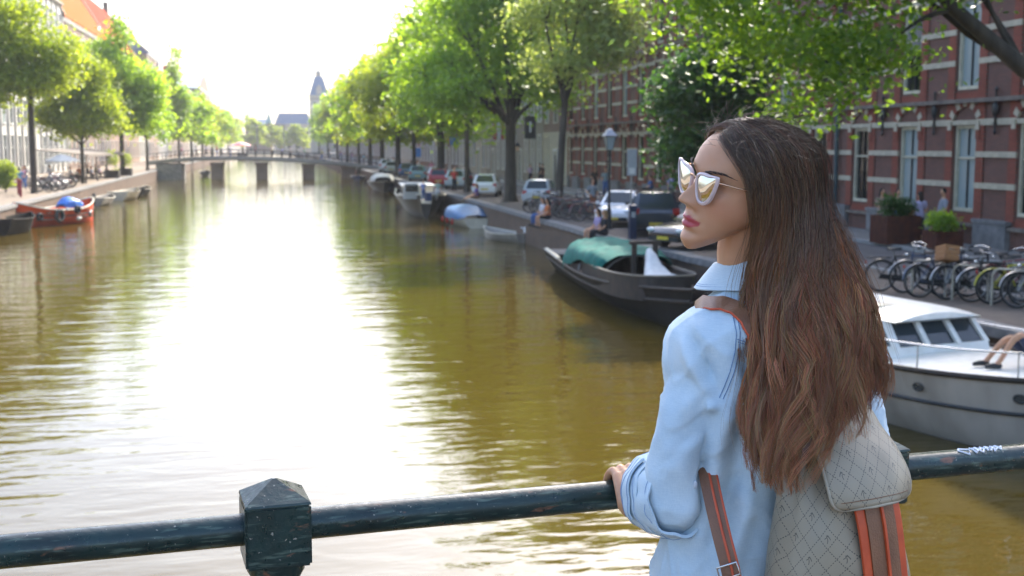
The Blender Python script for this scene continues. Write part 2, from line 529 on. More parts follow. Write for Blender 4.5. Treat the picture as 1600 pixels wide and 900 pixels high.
    lint = MB().box((0, 0, 0), (0.14, W - 0.01, 0.16)).mesh('lintel', M['sandstone'])
    tymp = MB()
    corb = MB().box((0, 0, 0), (0.16, 0.2, 0.3), ty=1.0).mesh('corbel', M['sandstone'])
    for i, c in enumerate(bays):
        for fi, f in enumerate(floors):
            put_window(root, (0.14, c, f[0]), math.pi, W - 0.01, f[1] - f[0] - 0.005, 'cream_b', pale=(fi == 0 and i in (4, 5)) or rnd.random() < 0.12, bars=True)
            link('lintel', lint, root, (-0.02, c, f[1] + 0.08))
            if fi < 2:
                zc = f[1] - 0.20
                for b in archs + blocks: link(b.name.split('.')[0], b, root, (0, c, zc))
                for s in (-1, 1): link('corbel', corb, root, (-0.06, c + s * (W / 2 + 0.14), f[1] + 0.02 if fi else f[1] - .02))
            else:
                for s in (-1, 1): link('corbel', corb, root, (-0.06, c + s * (W / 2 + 0.14), f[0] - 0.3))
    # half-drawn grey blind in one upper window
    MB().box((0, 0, 0), (0.03, W - 0.3, 1.5)).build('blind', M['slab'], root, loc=(0.10, bays[5], 7.45))
    # wall anchors of wrought iron between the windows
    an = MB()
    an.box((0, 0, 0), (0.05, 0.06, 1.35)); an.box((0, 0, 0.42), (0.05, 0.22, 0.06)); an.box((0, 0, -0.42), (0.05, 0.16, 0.06))
    an.ell((-0.02, 0, 0.05), (0.07, 0.17, 0.25), 12, 8)
    an.ell((0, 0, 0.68), (0.05, 0.07, 0.09), 10, 6); an.ell((0, 0, -0.68), (0.05, 0.06, 0.1), 10, 6)
    anm = an.mesh('wall_anchor', M['iron'], 50)
    for i in range(len(bays) - 1):
        if i not in (6, 7):
            link('wall_anchor', anm, root, (-0.12, (bays[i] + bays[i + 1]) / 2, 4.5))
    dp = MB().cyl((0, 0, 0.2), (0, 0, 14.4), 0.09, n=10)
    for z in (1.6, 4.0, 6.9, 9.7): dp.cyl((0, 0, z), (0, 0, z + .12), 0.12, n=10)
    M['pipe'] = pm('grey_green_pipe', (0.05, 0.08, 0.085), (0.035, 0.06, 0.06), 0.5, 4)
    dp.build('drainpipe', M['pipe'], root, 40, loc=(-0.17, (bays[6] + bays[7]) / 2, 0))
    mb = MB()
    mb.loft([[(0.2, 0, 15.2), (12.5, 0, 15.2), (12.5, Y1 - Y0, 15.2), (0.2, Y1 - Y0, 15.2)], [(2.0, .6, 21.8), (10.5, .6, 21.8), (10.5, Y1 - Y0 - .6, 21.8), (2.0, Y1 - Y0 - .6, 21.8)]])  # unseen roof, made taller so its shadow covers street and quay
    mb.build('roof', pm('slate', (0.07, 0.075, 0.085), (0.05, 0.053, 0.06), 0.6, 3), root)
    return root
brick_building()

# ------------------------------------------------------------------ canal houses
M['rosebrick'] = brickmat('rose_brick', (0.30, 0.19, 0.14), (0.25, 0.16, 0.12), (0.25, 0.22, 0.18))
M['duskbrick'] = brickmat('dusky_brick', (0.21, 0.14, 0.10), (0.17, 0.115, 0.09), (0.2, 0.18, 0.15))
M['stucco'] = pm('pale_stucco', (0.44, 0.39, 0.32), (0.36, 0.32, 0.26), 0.85, 1.2)
M['palestone'] = pm('pale_stone', (0.33, 0.29, 0.235), (0.25, 0.22, 0.18), 0.85, 2.0)
M['whitestucco'] = pm('white_stucco', (0.48, 0.455, 0.42), (0.40, 0.38, 0.35), 0.8, 1.0)
M['orangetile'] = pm('orange_roof_tile', (0.50, 0.13, 0.035), (0.38, 0.09, 0.028), 1.0, 5, spec=.04, bump=0.5, stretch=(1, 1, 6))
M['redtile'] = pm('red_roof_tile', (0.36, 0.065, 0.032), (0.27, 0.05, 0.03), 1.0, 5, spec=.04, bump=0.5, stretch=(1, 1, 6))
M['bluetile'] = pm('blue_grey_roof_slate', (0.12, 0.18, 0.29), (0.09, 0.135, 0.22), 0.5, 4)
M['door'] = pm('dark_door_paint', (0.02, 0.03, 0.025), (0.03, 0.035, 0.03), 0.35, 6)
def house(x, y0, y1, face, nfl, gh, fh, wallm, label, roof=('flat',), nwin=3, style='white', doorm=None, win_w=None, depth=11, pier=None, ground=None, cat='house', grp=None):
    """canal house with its front on x looking along face (+1 / -1)"""
    root = thing('canal_house', label, cat, (x, (y0 + y1) / 2, 1.4), 0 if face > 0 else math.pi, grp)
    w = y1 - y0 - 0.03
    h = gh + fh * (nfl - 1) + 0.9
    MB().box((-depth / 2, 0, h / 2), (depth, w, h)).build('wall', M[wallm], root)
    ww = win_w or min(1.25, w / nwin * 0.55)
    rz = 0
    for f in range(nfl):
        zz = 0.85 if f == 0 else gh + fh * (f - 1) + 0.55
        hh = (gh - 1.35) if f == 0 else fh - 1.1
        for i in range(nwin):
            yy = -w / 2 + w * (i + 0.5) / nwin
            if f == 0 and i == nwin // 2:
                d = MB().box((0.03, 0, 1.25), (0.10, 1.0, 2.5)).build('door', doorm or M['door'], root, loc=(0, yy, 0.05))
                MB().box((0.0, -0.6, 1.4), (0.2, 0.18, 2.8)).box((0, 0.6, 1.4), (0.2, 0.18, 2.8)).box((0.02, 0, 2.9), (0.24, 1.4, 0.2)).build('door_frame', M['white'], d)
            else:
                put_window(root, (0.03, yy, zz), rz, ww, hh, style, pale=rnd.random() < 0.2, bars=False)
    cor = MB().box((0.15, 0, h - 0.15), (0.4, w, 0.3)).box((0.07, 0, h - 0.45), (0.22, w, 0.18))
    cor.build('cornice', M['white'] if wallm != 'whitestucco' else M['palestone'], root)
    if ground:
        MB().box((0.008, 0, gh / 2), (0.03, w, gh - 0.3)).build('ground_floor_facing', M[ground], root)
    if pier:
        for i in range(nwin + 1):
            yy = -w / 2 + 0.2 + (w - 0.4) * i / nwin
            MB().box((0.09, yy, h / 2 - .3), (0.2, 0.42, h - 0.7)).build('pilaster', M[pier], root)
    k = roof[0]
    if k == 'flat':
        MB().loft([[(0.0, -w / 2, h), (-depth, -w / 2, h), (-depth, w / 2, h), (0, w / 2, h)], [(-1.3, -w / 2 + .3, h + 2.2), (-depth + 1.3, -w / 2 + .3, h + 2.2), (-depth + 1.3, w / 2 - .3, h + 2.2), (-1.3, w / 2 - .3, h + 2.2)]]).build('roof', M[roof[1]], root)
    elif k == 'long':                       # ridge along the street, long slope to the canal
        rh = roof[2]
        r_ = MB().prismy([(0.45, h - 0.1), (0.45, h + 0.12), (-depth / 2, h + rh), (-depth - .4, h), (-depth - .4, h - 0.1)], -w / 2, w / 2).build('roof', M[roof[1]], root)
        for s in (-1, 1):
            MB().prismy([(0.5, h + 0.1), (0.5, h + 0.42), (-depth / 2, h + rh + .35), (-depth / 2, h + rh - .1)], s * w / 2 - .25, s * w / 2 + .25).build('verge', M['sandstone'], r_)
        for i in range(roof[3]):
            yy = w / 2 - 5 - i * 8
            d = MB().box((-1.6, yy, h + 1.5), (2.0, 2.4, 1.8)).build('dormer', M['white'], r_)
            MB().box((-0.58, yy, h + 1.5), (0.05, 1.6, 1.2)).build('pane', M['paleglass'], d) if False else None
        MB().box((-depth / 2, w / 2 - 1.0, h + rh + 0.6), (0.9, 1.2, 2.4)).build('chimney', M['duskbrick'], r_)
    elif k in ('neck', 'step', 'point'):
        rh = roof[2]
        if k == 'neck':
            p = [(-w / 2, h), (w / 2, h), (w / 2, h + .4), (w * .26, h + rh * .45), (w * .22, h + rh * .9), (0, h + rh), (-w * .22, h + rh * .9), (-w * .26, h + rh * .45), (-w / 2, h + .4)]
        elif k == 'step':
            p = [(-w / 2, h), (w / 2, h)]
            st = 5
            for i in range(st): p += [(w / 2 * (1 - i / st), h + rh * (i + 1) / st), (w / 2 * (1 - (i + 1) / st) + (.25 if i == st - 1 else 0), h + rh * (i + 1) / st)]
            for i in range(st - 1, -1, -1): p += [(-(w / 2 * (1 - (i + 1) / st) + (.25 if i == st - 1 else 0)), h + rh * (i + 1) / st), (-(w / 2 * (1 - i / st)), h + rh * (i + 1) / st)]
        else:
            p = [(-w / 2, h), (w / 2, h), (0.3, h + rh), (-0.3, h + rh)]
        MB().loft([[(0.02, y, z) for y, z in p], [(-0.4, y, z) for y, z in p]]).build('gable', M[wallm], root)
        MB().prismx([(-w / 2, h), (w / 2, h), (0, h + rh * 0.85)], -0.41, -depth).build('roof', M[roof[1]], root)
    return root

LH = [  # left bank, front at x = -27.2
    (98, 128, 5, 5.0, 4.2, 'palestone', ('flat', 'bluetile'), 9, 'dark', 'stucco', 'pale stone house with tall dark windows at the left edge'),
    (128, 172, 5, 5.0, 4.0, 'whitestucco', ('flat', 'bluetile'), 12, 'white', 'whitestucco', 'tall white house with heavy cornice beside the orange roof'),
    (172, 218, 5, 4.6, 3.7, 'duskbrick', ('long', 'orangetile', 9.5, 1), 11, 'white', None, 'brown brick house under a steep bright orange tiled roof'),
    (218, 262, 5, 4.6, 3.7, 'rosebrick', ('long', 'redtile', 9.8, 0), 10, 'white', None, 'brick house with red tiled roof and chimney behind the orange roof'),
    (262, 283, 5, 4.6, 3.6, 'stucco', ('flat', 'redtile'), 6, 'white', None, 'pale stuccoed house behind the tallest left tree'),
    (283, 306, 6, 4.6, 3.6, 'rosebrick', ('long', 'bluetile', 5, 0), 6, 'white', None, 'brick house with blue grey roof rising over the left trees'),
    (306, 330, 5, 4.4, 3.5, 'whitestucco', ('neck', 'redtile', 5), 6, 'white', None, 'white house with necked gable on the left bank'),
    (330, 362, 5, 4.4, 3.6, 'duskbrick', ('step', 'redtile', 6), 7, 'white', None, 'brown house with stepped gable far along the left bank'),
    (362, 410, 5, 4.4, 3.6, 'rosebrick', ('flat', 'bluetile'), 10, 'white', None, 'wide rose brick house far along the left bank'),
    (410, 480, 5, 4.4, 3.7, 'stucco', ('flat', 'bluetile'), 12, 'white', None, 'wide pale house near the far end of the left bank'),
    (480, 560, 6, 4.4, 3.9, 'duskbrick', ('point', 'bluetile', 7), 12, 'white', None, 'farthest brick house with pointed gable on the left bank'),
]
for y0, y1, n, gh, fh, wm, rf, nw, st, pr, lb in LH:
    house(-27.2, y0, y1, 1, n, gh, fh, wm, lb, rf, nw, st, pier=pr, win_w=None if not pr else 1.5, grp='houses along the left bank')
RH = [  # right bank, front at x = 23
    (94.2, 104, 4, 4.6, 3.4, 'rosebrick', ('flat', 'bluetile'), 3, 'cream', 'sandstone', 'rose brick house with sandstone ground floor next to the long brick building'),
    (104, 124, 4, 4.8, 3.4, 'palestone', ('flat', 'bluetile'), 7, 'white', 'palestone', 'pale stone fronted house with two wall lanterns by its door'),
    (124, 133, 4, 4.4, 3.3, 'duskbrick', ('neck', 'redtile', 4), 3, 'white', 'palestone', 'brown brick house with necked gable and pale ground floor'),
    (133, 143, 4, 4.4, 3.3, 'stucco', ('flat', 'bluetile'), 3, 'white', None, 'cream stuccoed house behind the thin tree on the right bank'),
    (143, 154, 4, 4.4, 3.3, 'rosebrick', ('step', 'redtile', 4), 4, 'white', 'stucco', 'rose brick house with stepped gable on the right bank'),
    (154, 170, 4, 4.4, 3.4, 'duskbrick', ('flat', 'bluetile'), 5, 'white', None, 'wide brown brick house on the right bank'),
    (170, 184, 4, 4.4, 3.3, 'palestone', ('flat', 'bluetile'), 4, 'white', None, 'pale house opposite the far bridge on the right bank'),
    (184, 210, 4, 4.4, 3.4, 'rosebrick', ('flat', 'redtile'), 7, 'white', None, 'long rose brick house just past the far bridge'),
    (210, 260, 4, 4.4, 3.4, 'stucco', ('flat', 'bluetile'), 12, 'white', None, 'long cream house beyond the far bridge on the right'),
    (260, 340, 4, 4.4, 3.4, 'duskbrick', ('flat', 'redtile'), 14, 'white', None, 'longest brown house far along the right bank'),
    (340, 470, 4, 4.4, 3.4, 'rosebrick', ('flat', 'bluetile'), 16, 'white', None, 'farthest brick house of the right bank before the tower'),
]
for y0, y1, n, gh, fh, wm, rf, nw, st, gr, lb in RH:
    house(23.0, y0, y1, -1, n, gh, fh, wm, lb, rf, nw, st, ground=gr, grp='houses along the right bank')

# ------------------------------------------------------------------ far landmarks
def tower():
    root = thing('clock_tower', 'tall pale tower with steep blue roof at the far end of canal', 'tower', (19.2, 531, 1.4))
    w = 7.6
    MB().box((0, 0, 11.8), (w, w, 23.6)).build('shaft', M['stucco'], root)
    for z in (6, 11.5, 17, 22.6):
        MB().box((0, 0, z), (w + .5, w + .5, 0.5)).build('string_course', M['palestone'], root)
    for z in (7.5, 13, 18.3):
        for x in (-1.9, 1.9):
            put_window(root, (x, -w / 2 - 0.03, z), -math.pi / 2, 1.7, 3.2, 'white', bars=False)
            put_window(root, (-w / 2 - 0.03, x, z), math.pi, 1.7, 3.2, 'white', bars=False)
    MB().box((0, 0, 23.9), (w + 1.0, w + 1.0, 0.6)).build('cornice', M['sandstone'], root)
    rf = MB().loft([[(sx * a, sy * a, z) for sx, sy in ((-1, -1), (1, -1), (1, 1), (-1, 1))] for a, z in ((4.1, 24.2), (3.2, 27.2), (2.3, 30.2), (1.7, 32.2))]).build('roof', M['bluetile'], root)
    d = MB().box((0, -3.6, 25.8), (2.2, 1.4, 2.4)).prismy([(-1.3, 27), (1.3, 27), (0, 28.6)], -4.4, -2.6).build('dormer', M['stucco'], rf)
    c = MB().lathe([(1.2, 32.2), (1.2, 33.4), (1.6, 33.5), (1.0, 34.4), (0.25, 35.0), (0.08, 36.8)], n=10).build('cupola', M['stucco'], root)
tower()
def block(name, label, x, y, w, d, h, wm, rm, rh, cat='building'):
    root = thing(name, label, cat, (x, y, 1.4))
    MB().box((0, 0, h / 2), (w, d, h)).build('wall', M[wm], root)
    MB().loft([[(-w / 2, -d / 2, h), (w / 2, -d / 2, h), (w / 2, d / 2, h), (-w / 2, d / 2, h)], [(-w / 2 + 2, -d / 2 + 2, h + rh), (w / 2 - 2, -d / 2 + 2, h + rh), (w / 2 - 2, d / 2 - 2, h + rh), (-w / 2 + 2, d / 2 - 2, h + rh)]]).build('roof', M[rm], root)
    n = max(2, int(w / 4))
    for k in range(int(h / 5)):
        for i in range(n):
            put_window(root, (-w / 2 + w * (i + .5) / n, -d / 2 - .03, 1.5 + 5 * k), -math.pi / 2, 1.8, 3.0, 'white', bars=False)
    return root
block('museum_wing', 'pale building with flat roof joined to the right side of the far tower', 31, 540, 15, 18, 23, 'stucco', 'bluetile', 2)
block('glass_roofed_building', 'low pale building with grey glass roof left of the far tower', 9, 590, 17, 20, 13, 'stucco', 'bluetile', 5)
def church():
    root = thing('twin_spired_church', 'distant brick church with two pointed green spires over the end of the canal', 'church', (-7, 600, 1.4))
    MB().box((0, 4, 8), (14, 14, 16)).build('nave', M['rosebrick'], root)
    MB().prismx([(-3, 16), (11, 16), (4, 21)], -7, 7).build('roof', M['bluetile'], root)
    M['verdigris'] = pm('verdigris_copper', (0.18, 0.34, 0.30), (0.13, 0.26, 0.24), 0.6, 2)
    for x in (-6, 6):
        t = MB().box((x, -5, 9), (3.4, 3.4, 18)).build('spire_tower', M['rosebrick'], root)
        MB().lathe([(2.3, 18), (1.2, 21), (0.5, 24), (0.05, 27)], (x, -5, 0), 8).build('spire', M['verdigris'], t)
church()
bpy.data.objects['twin_spired_church'].scale = (.8, .8, .74)

# ------------------------------------------------------------------ the bridge across the canal in the distance
def far_bridge():
    root = thing('canal_bridge', 'low flat bridge on stone piers crossing the canal in the distance', 'bridge', (0, 178, 0))
    def zt(x): return 3.05 - (1.25 * ((x + 7) / 20) ** 2 if x > -7 else .5 * ((x + 7) / 9) ** 2)
    xs = [-17 + 1.2 * i for i in range(28)]
    for nm, y0, y1, za, zb, mt in (('deck', -4, 4, -0.40, 0.0, 'greystone'), ('deck_edge', -4.25, -4.0, -0.26, 0.10, 'kerb'), ('deck_edge', 4.0, 4.25, -0.26, 0.10, 'kerb')):
        MB().loft([[(x, y0, zt(x) + za), (x, y1, zt(x) + za), (x, y1, zt(x) + zb), (x, y0, zt(x) + zb)] for x in xs]).build(nm, M[mt], root)
    pm_ = MB().box((0, 0, 0.3), (1.55, 7.4, 3.6)).box((0, 0, 2.15), (1.8, 7.8, 0.25)).mesh('pier', M['duskbrick'])
    for x in (-7.9, -1.75, 4.75, 10.4):
        link('pier', pm_, root, (x, 0, min(0, zt(x) - 2.85)))
    MB().box((-14.3, 0, 0.2), (3.4, 8.2, 3.9)).build('abutment', M['greystone'], root)
    MB().box((13.5, 0, -0.2), (3.0, 8.2, 3.2)).build('abutment', M['greystone'], root)
    post = MB().box((0, 0, 0.5), (0.09, 0.09, 1.0)).mesh('railing_post', M['iron'])
    for y in (-4.1, 4.1):
        rl = MB()
        for dz in (0.55, 1.05):
            rl.tube([(x, y, zt(x) + dz) for x in xs], 0.04, 5)
        rl.build('rail', M['iron'], root)
        for x in xs[::1]:
            link('railing_post', post, root, (x, y, zt(x)))
    return zt
FBZ = far_bridge()

def drawbridge():
    root = thing('drawbridge', 'slim wooden drawbridge frame standing across the canal far behind the low bridge', 'bridge', (-1, 400, 0))
    mb = MB()
    for x in (-4.2, 4.2):
        MB().box((x, 0, 6.2), (0.35, 0.35, 9.4)).build('post', M['greystone'], root)
        MB().box((x, 0, 10.7), (0.3, 13, 0.35)).build('balance_beam', M['greystone'], root)
    MB().box((0, 0, 11.0), (9.4, 0.4, 0.35)).build('crossbeam', M['greystone'], root)
    MB().box((0, 0, 1.9), (30, 6, 0.6)).build('deck', M['greystone'], root)
    for x in (-9, 9): MB().box((x, 0, 0), (3, 6, 3.2)).build('pier', M['duskbrick'], root)
drawbridge()

# ------------------------------------------------------------------ the air
def haze():
    m = bpy.data.materials.new('haze_air'); m.use_nodes = True
    nt = m.node_tree; nt.nodes.clear()
    o = nt.nodes.new('ShaderNodeOutputMaterial'); v = nt.nodes.new('ShaderNodeVolumePrincipled')
    v.inputs['Color'].default_value = (0.93, 0.96, 1.0, 1)
    v.inputs['Density'].default_value = 0.00026
    v.inputs['Anisotropy'].default_value = 0.15
    nt.links.new(v.outputs[0], o.inputs['Volume'])
    struct('haze', MB().box((0, 600, 19.4), (1720, 1720, 44.4)), m, kind='stuff')
haze()
# ------------------------------------------------------------------ trees
def leaf_mesh(name, blobs, n, size, mat, seed, clump=0.55, per=34, droop=0.2):
    """blobs: (x, y, z, rx, ry, rz, weight); leaves gather in clumps spread through each blob's volume"""
    g = np.random.default_rng(seed)
    w = np.array([b[6] if len(b) > 6 else b[3] * b[4] * b[5] for b in blobs]); w = w / w.sum()
    nc = max(6, n // per)
    bi = g.choice(len(blobs), nc, p=w)
    B = np.array([b[:6] for b in blobs])
    d = g.normal(size=(nc, 3)); d /= np.linalg.norm(d, axis=1)[:, None]
    rad = g.random(nc) ** 0.42
    cc = B[bi, :3] + d * rad[:, None] * B[bi, 3:]
    k = np.repeat(np.arange(nc), per)
    N_ = len(k)
    off = g.normal(size=(N_, 3)) * clump * g.uniform(.6, 1.25, nc)[k][:, None]
    off[:, 2] *= 0.62
    p = cc[k] + off
    p[:, 2] -= droop * (off[:, 0] ** 2 + off[:, 1] ** 2)
    # leaf frame: roughly level, tilted at random
    nrm = g.normal(size=(N_, 3)) * 0.75; nrm[:, 2] += 0.8; nrm /= np.linalg.norm(nrm, axis=1)[:, None]
    a = g.normal(size=(N_, 3)); u = np.cross(nrm, a); u /= np.linalg.norm(u, axis=1)[:, None]
    v = np.cross(nrm, u)
    s = size * g.uniform(0.6, 1.35, N_)[:, None]
    bend = nrm * s * 0.22
    q = np.stack([p - u * s, p - v * s * .55 - bend * .5, p + u * s - bend, p + v * s * .55 - bend * .5], 1).reshape(-1, 3)
    me = bpy.data.meshes.new(name)
    me.vertices.add(4 * N_); me.vertices.foreach_set('co', q.ravel())
    me.loops.add(4 * N_); me.loops.foreach_set('vertex_index', np.arange(4 * N_, dtype=np.int32))
    me.polygons.add(N_); me.polygons.foreach_set('loop_start', np.arange(0, 4 * N_, 4, dtype=np.int32))
    me.polygons.foreach_set('loop_total', np.full(N_, 4, dtype=np.int32))
    me.materials.append(mat)
    at = me.attributes.new('tint', 'FLOAT', 'FACE')
    t = np.clip(g.normal(0.5, 0.2, nc)[k] + g.normal(0, 0.16, N_), 0, 1)
    at.data.foreach_set('value', t.astype(np.float32))
    me.update(calc_edges=True)
    return me

def limb(mb, p0, p1, r0, r1, rg, bow=0.12, n=6):
    p0, p1 = Vector(p0), Vector(p1)
    L_ = (p1 - p0).length
    pts, rs = [], []
    side = Vector((rg.uniform(-1, 1), rg.uniform(-1, 1), rg.uniform(.0, .8))).normalized()
    for i in range(n + 1):
        t = i / n
        pts.append(p0.lerp(p1, t) + side * (math.sin(math.pi * t) * bow * L_) + Vector((rg.uniform(-1, 1), rg.uniform(-1, 1), 0)) * 0.02 * L_ * (0 < i < n))
        rs.append(r0 + (r1 - r0) * t)
    mb.tube(pts, rs, 8)
    return pts

def tree(x, y, zb, fork, blobs, tr, label, mat='leafA', n=9000, size=0.16, seed=1, clump=0.6, lean=(0, 0), group='trees along the canal', name='elm_tree', limbs=True):
    """fork: height where the limbs start; blobs in local coordinates"""
    root = thing(name, label, 'tree', (x, y, zb), 0, group)
    rg = random.Random(seed)
    mb = MB()
    f = Vector((lean[0], lean[1], fork))
    pts = [Vector((0, 0, -0.05)), Vector((lean[0] * .12, lean[1] * .12, 0.35)), Vector((lean[0] * .5, lean[1] * .5, fork * .55)), f]
    mb.tube(pts, [tr * 1.5, tr * 1.08, tr * .92, tr * .85], 12)
    if limbs:
        tgt = [Vector(b[:3]) for b in blobs]
        for i, t in enumerate(tgt):
            st = f - Vector((0, 0, rg.uniform(0.0, fork * .12)))
            e = t + Vector((0, 0, blobs[i][5] * .35))
            ps = limb(mb, st, e, tr * rg.uniform(.45, .62), tr * .1, rg)
            for j in range(3):
                b0 = ps[rg.randint(2, 5)]
                bb = blobs[i]
                e2 = t + Vector((rg.uniform(-.8, .8) * bb[3], rg.uniform(-.8, .8) * bb[4], rg.uniform(-.5, .8) * bb[5]))
                limb(mb, b0, e2, tr * .2, tr * .04, rg, .1, 5)
    mb.build('trunk', M['bark'], root, 60)
    link('crown', leaf_mesh('crown', blobs, n, size, M[mat], seed, clump), root)
    return root

def round_crown(z0, z1, r, seed, k=7, fill=0.62):
    rg = random.Random(seed)
    out = []
    H = z1 - z0
    for i in range(k):
        t = (i + 0.5) / k
        a = i * 2.4 + rg.uniform(-.4, .4)
        rr = r * (0.35 + 0.5 * math.sin(math.pi * min(1, t * 0.85 + 0.12)))
        d = rr * rg.uniform(.55, .95) * (1 - t * .35)
        out.append((d * math.cos(a), d * math.sin(a), z0 + H * (0.08 + t * .80), rr * fill + .5, rr * fill + .5, H * .17 + .4))
    out.append((0, 0, z1 - H * .13, r * .3, r * .3, H * .13))
    return out

# right row, nearest to farthest
tree(13.9, 72, 1.4, 4.7, [(-3.8, -1.5, 6.4, 2.6, 2.4, 1.5), (-5.2, 1, 7.4, 1.8, 2.2, 1.5), (-1.8, 1, 8.4, 2.8, 2.8, 2.0), (1.4, -1, 8.0, 2.6, 2.6, 2.0), (0, 0, 11.5, 3.0, 3.0, 2.2), (-2.9, 0.5, 11.4, 2.2, 2.4, 1.8), (2.6, 1.2, 11.2, 2.2, 2.2, 1.8), (0.3, 0, 14.6, 3.0, 3.0, 2.2), (-2.0, 0, 15.6, 2.0, 2.0, 1.4), (-4.3, 0.6, 8.4, 1.8, 2.0, 1.4), (2.9, 0, 6.4, 1.6, 1.8, .9)], 0.35,
     'largest elm on the right quay with thick forked trunk between white and silver cars', 'leafA', 30000, 0.16, 11)
tree(13.9, 59.5, 1.4, 5.6, [(-.3, 0, 7.6, 1.5, 2.2, 1.1), (2.0, 0, 8.6, 1.8, 2.0, 1.5), (1.9, .4, 11.0, 2.2, 2.4, 1.8), (-.9, 0, 10.2, 1.6, 2.0, 1.5), (3.2, 0, 9.6, 1.4, 1.7, 1.2), (0.8, 0, 13.2, 2.6, 2.6, 1.6)], 0.20,
     'pale leaved slender elm leaning in front of the far end of brick building', 'leafB', 16000, 0.14, 12, lean=(.35, 0))
tree(13.6, 87, 1.4, 4.6, round_crown(5.2, 15.5, 4.0, 3, 8), 0.2, 'thin trunked elm just beyond the white hatchback', 'leafA', 17000, 0.19, 13)
tree(14.0, 104, 1.4, 5.2, round_crown(4.6, 16.5, 5.6, 4, 9), 0.34, 'broad elm with dark trunk behind the red car', 'leafA', 20000, 0.21, 14)
tree(13.6, 121, 1.4, 5.0, round_crown(4.4, 15.5, 5.4, 5, 9), 0.22, 'slim elm between the parked cars beyond the red car', 'leafD', 15000, 0.22, 15)
tree(13.5, 136, 1.4, 4.8, round_crown(4.2, 15.0, 5.6, 6, 9), 0.32, 'bright elm hanging over the black moored launch', 'leafD', 15000, 0.24, 16)
tree(13.5, 156, 1.4, 4.6, round_crown(4.0, 15.5, 5.8, 7, 9), 0.3, 'elm standing just before the far bridge on the right', 'leafA', 12000, 0.27, 17)
for i, (yy, hh, mt, lb) in enumerate([(186, 15.5, 'leafD', 'first elm past the far bridge on the right bank'), (212, 16.5, 'leafA', 'second elm past the far bridge on the right bank'), (245, 16.5, 'leafA', 'third elm past the far bridge on the right bank'),
                             (285, 17, 'leafD', 'fourth elm past the far bridge on the right bank'), (335, 17, 'leafA', 'fifth elm past the far bridge on the right bank'), (400, 17, 'leafA', 'last elm of the right row near the tower')]):
    tree(14.3, yy, 1.4, 4.5, round_crown(4, hh, (4.9 - i * .5), 20 + i, 8), 0.3, lb, mt, 6000, 0.32, 30 + i, limbs=i < 2)
# dark dense tree in front of the brick building
tree(14.0, 36.5, 1.4, 2.6, [(-1.2, 0, 3.5, 1.1, 1.1, .8), (-1.0, .2, 5.0, 1.3, 1.3, 1.0), (.6, .2, 3.9, 1.5, 1.5, 1.1), (-.2, 0, 5.6, 1.35, 1.4, 1.1), (.7, 0, 6.6, 1.2, 1.2, 1.0), (.1, 0, 7.6, 1.0, 1.0, .8), (-1.3, 0, 2.7, .55, .6, .5)], 0.16,
     'dense dark green tree standing against the brick building beside her head', 'leafC', 34000, 0.095, 41, clump=0.34, group=None, name='dark_tree')
# the near tree whose trunk is past the right edge: a limb and a roof of leaves reach into the picture
NB = [(-3.6, 1.0, 6.7, 1.3, 1.6, .6), (-4.8, .6, 6.4, 1.2, 1.4, .5), (-5.8, .2, 5.9, 1.0, 1.4, .5), (-6.9, .5, 6.0, 1.1, 1.3, .55), (-4.4, 2, 6.6, 1.6, 1.8, .7), (-6.2, 2, 6.8, 1.6, 1.8, .7), (-7.7, 1.2, 6.6, .9, 1.3, .5),
      (-2.6, 1.6, 7.0, 1.2, 1.5, .5), (-5.4, .8, 6.3, .8, .8, .5), (-6.1, .4, 4.6, .7, .9, .6), (-4.9, 1.6, 8.0, 2.4, 2.6, .9), (-1.6, 2.0, 7.4, 1.8, 2.0, .8), (0.5, 0, 8.6, 3.0, 3.0, 1.2), (-2.6, -.5, 9.0, 2.6, 2.4, 1.0), (-2.1, .9, 4.2, .5, .6, .35), (-8.5, 1, 5.4, 1.0, 1.3, .5), (-7.5, .8, 4.8, 1.1, 1.2, .55), (-8.3, 1.4, 6.2, 1.3, 1.4, .6), (-6.6, .9, 4.9, 1.0, 1.2, .5), (-6.9, .5, 4.5, .7, .8, .4), (-7.0, .6, 4.0, .7, .8, .4), (-9.2, 1.2, 5.9, .8, 1.0, .4),
      (-4.2, -1.8, 10.6, 2.6, 2.4, 1.6), (-6.2, -2.6, 12.4, 2.4, 2.4, 1.7), (-2.4, 0, 12.6, 2.8, 2.6, 1.8), (-4.8, -.4, 14.6, 2.6, 2.6, 1.6), (-7.4, -3.4, 10.6, 1.8, 2.0, 1.2), (0.8, 0.6, 11.4, 2.6, 2.6, 1.8), (-8.0, -2.2, 13.4, 1.6, 1.8, 1.2), (-5.2, -1.2, 15.6, 2.7, 2.7, 1.5), (-7.2, -3.0, 13.6, 2.3, 2.3, 1.5), (-3.0, .2, 17.2, 2.4, 2.4, 1.4), (-8.4, -4.2, 11.8, 2.0, 2.2, 1.3), (-6.3, -2.0, 15.0, 2.2, 2.2, 1.3)]  # unseen upper crown, added across the sun's path to shade the woman
rt_ = thing('near_elm_tree', 'nearest elm with drooping leafy limb reaching in at the upper right corner', 'tree', (14.9, 16.4, 1.4))
mb = MB(); rg = random.Random(5)
mb.tube([(0, 0, -.05), (.0, 0, .6), (-.15, 0, 2.4), (-.6, .1, 3.5)], [.5, .36, .31, .28], 12)
main = [(-.6, .1, 3.4), (-2.4, .15, 3.85), (-3.9, .15, 4.5), (-5.0, .35, 5.4), (-5.7, .6, 6.2), (-6.6, .8, 6.9)]
mb.tube(main, [.22, .15, .13, .10, .07, .03], 10)
mb.tube([(-.5, .1, 3.3), (-.3, .3, 5.2), (.2, .3, 7.2), (.4, 0, 9.2)], [.25, .2, .15, .05], 10)
for b in NB[:11]:
    limb(mb, main[rg.randint(2, 4)], (b[0], b[1], b[2] + .2), .05, .012, rg, .08, 5)
mb.build('trunk', M['bark'], rt_, 60)
mb_ = MB()
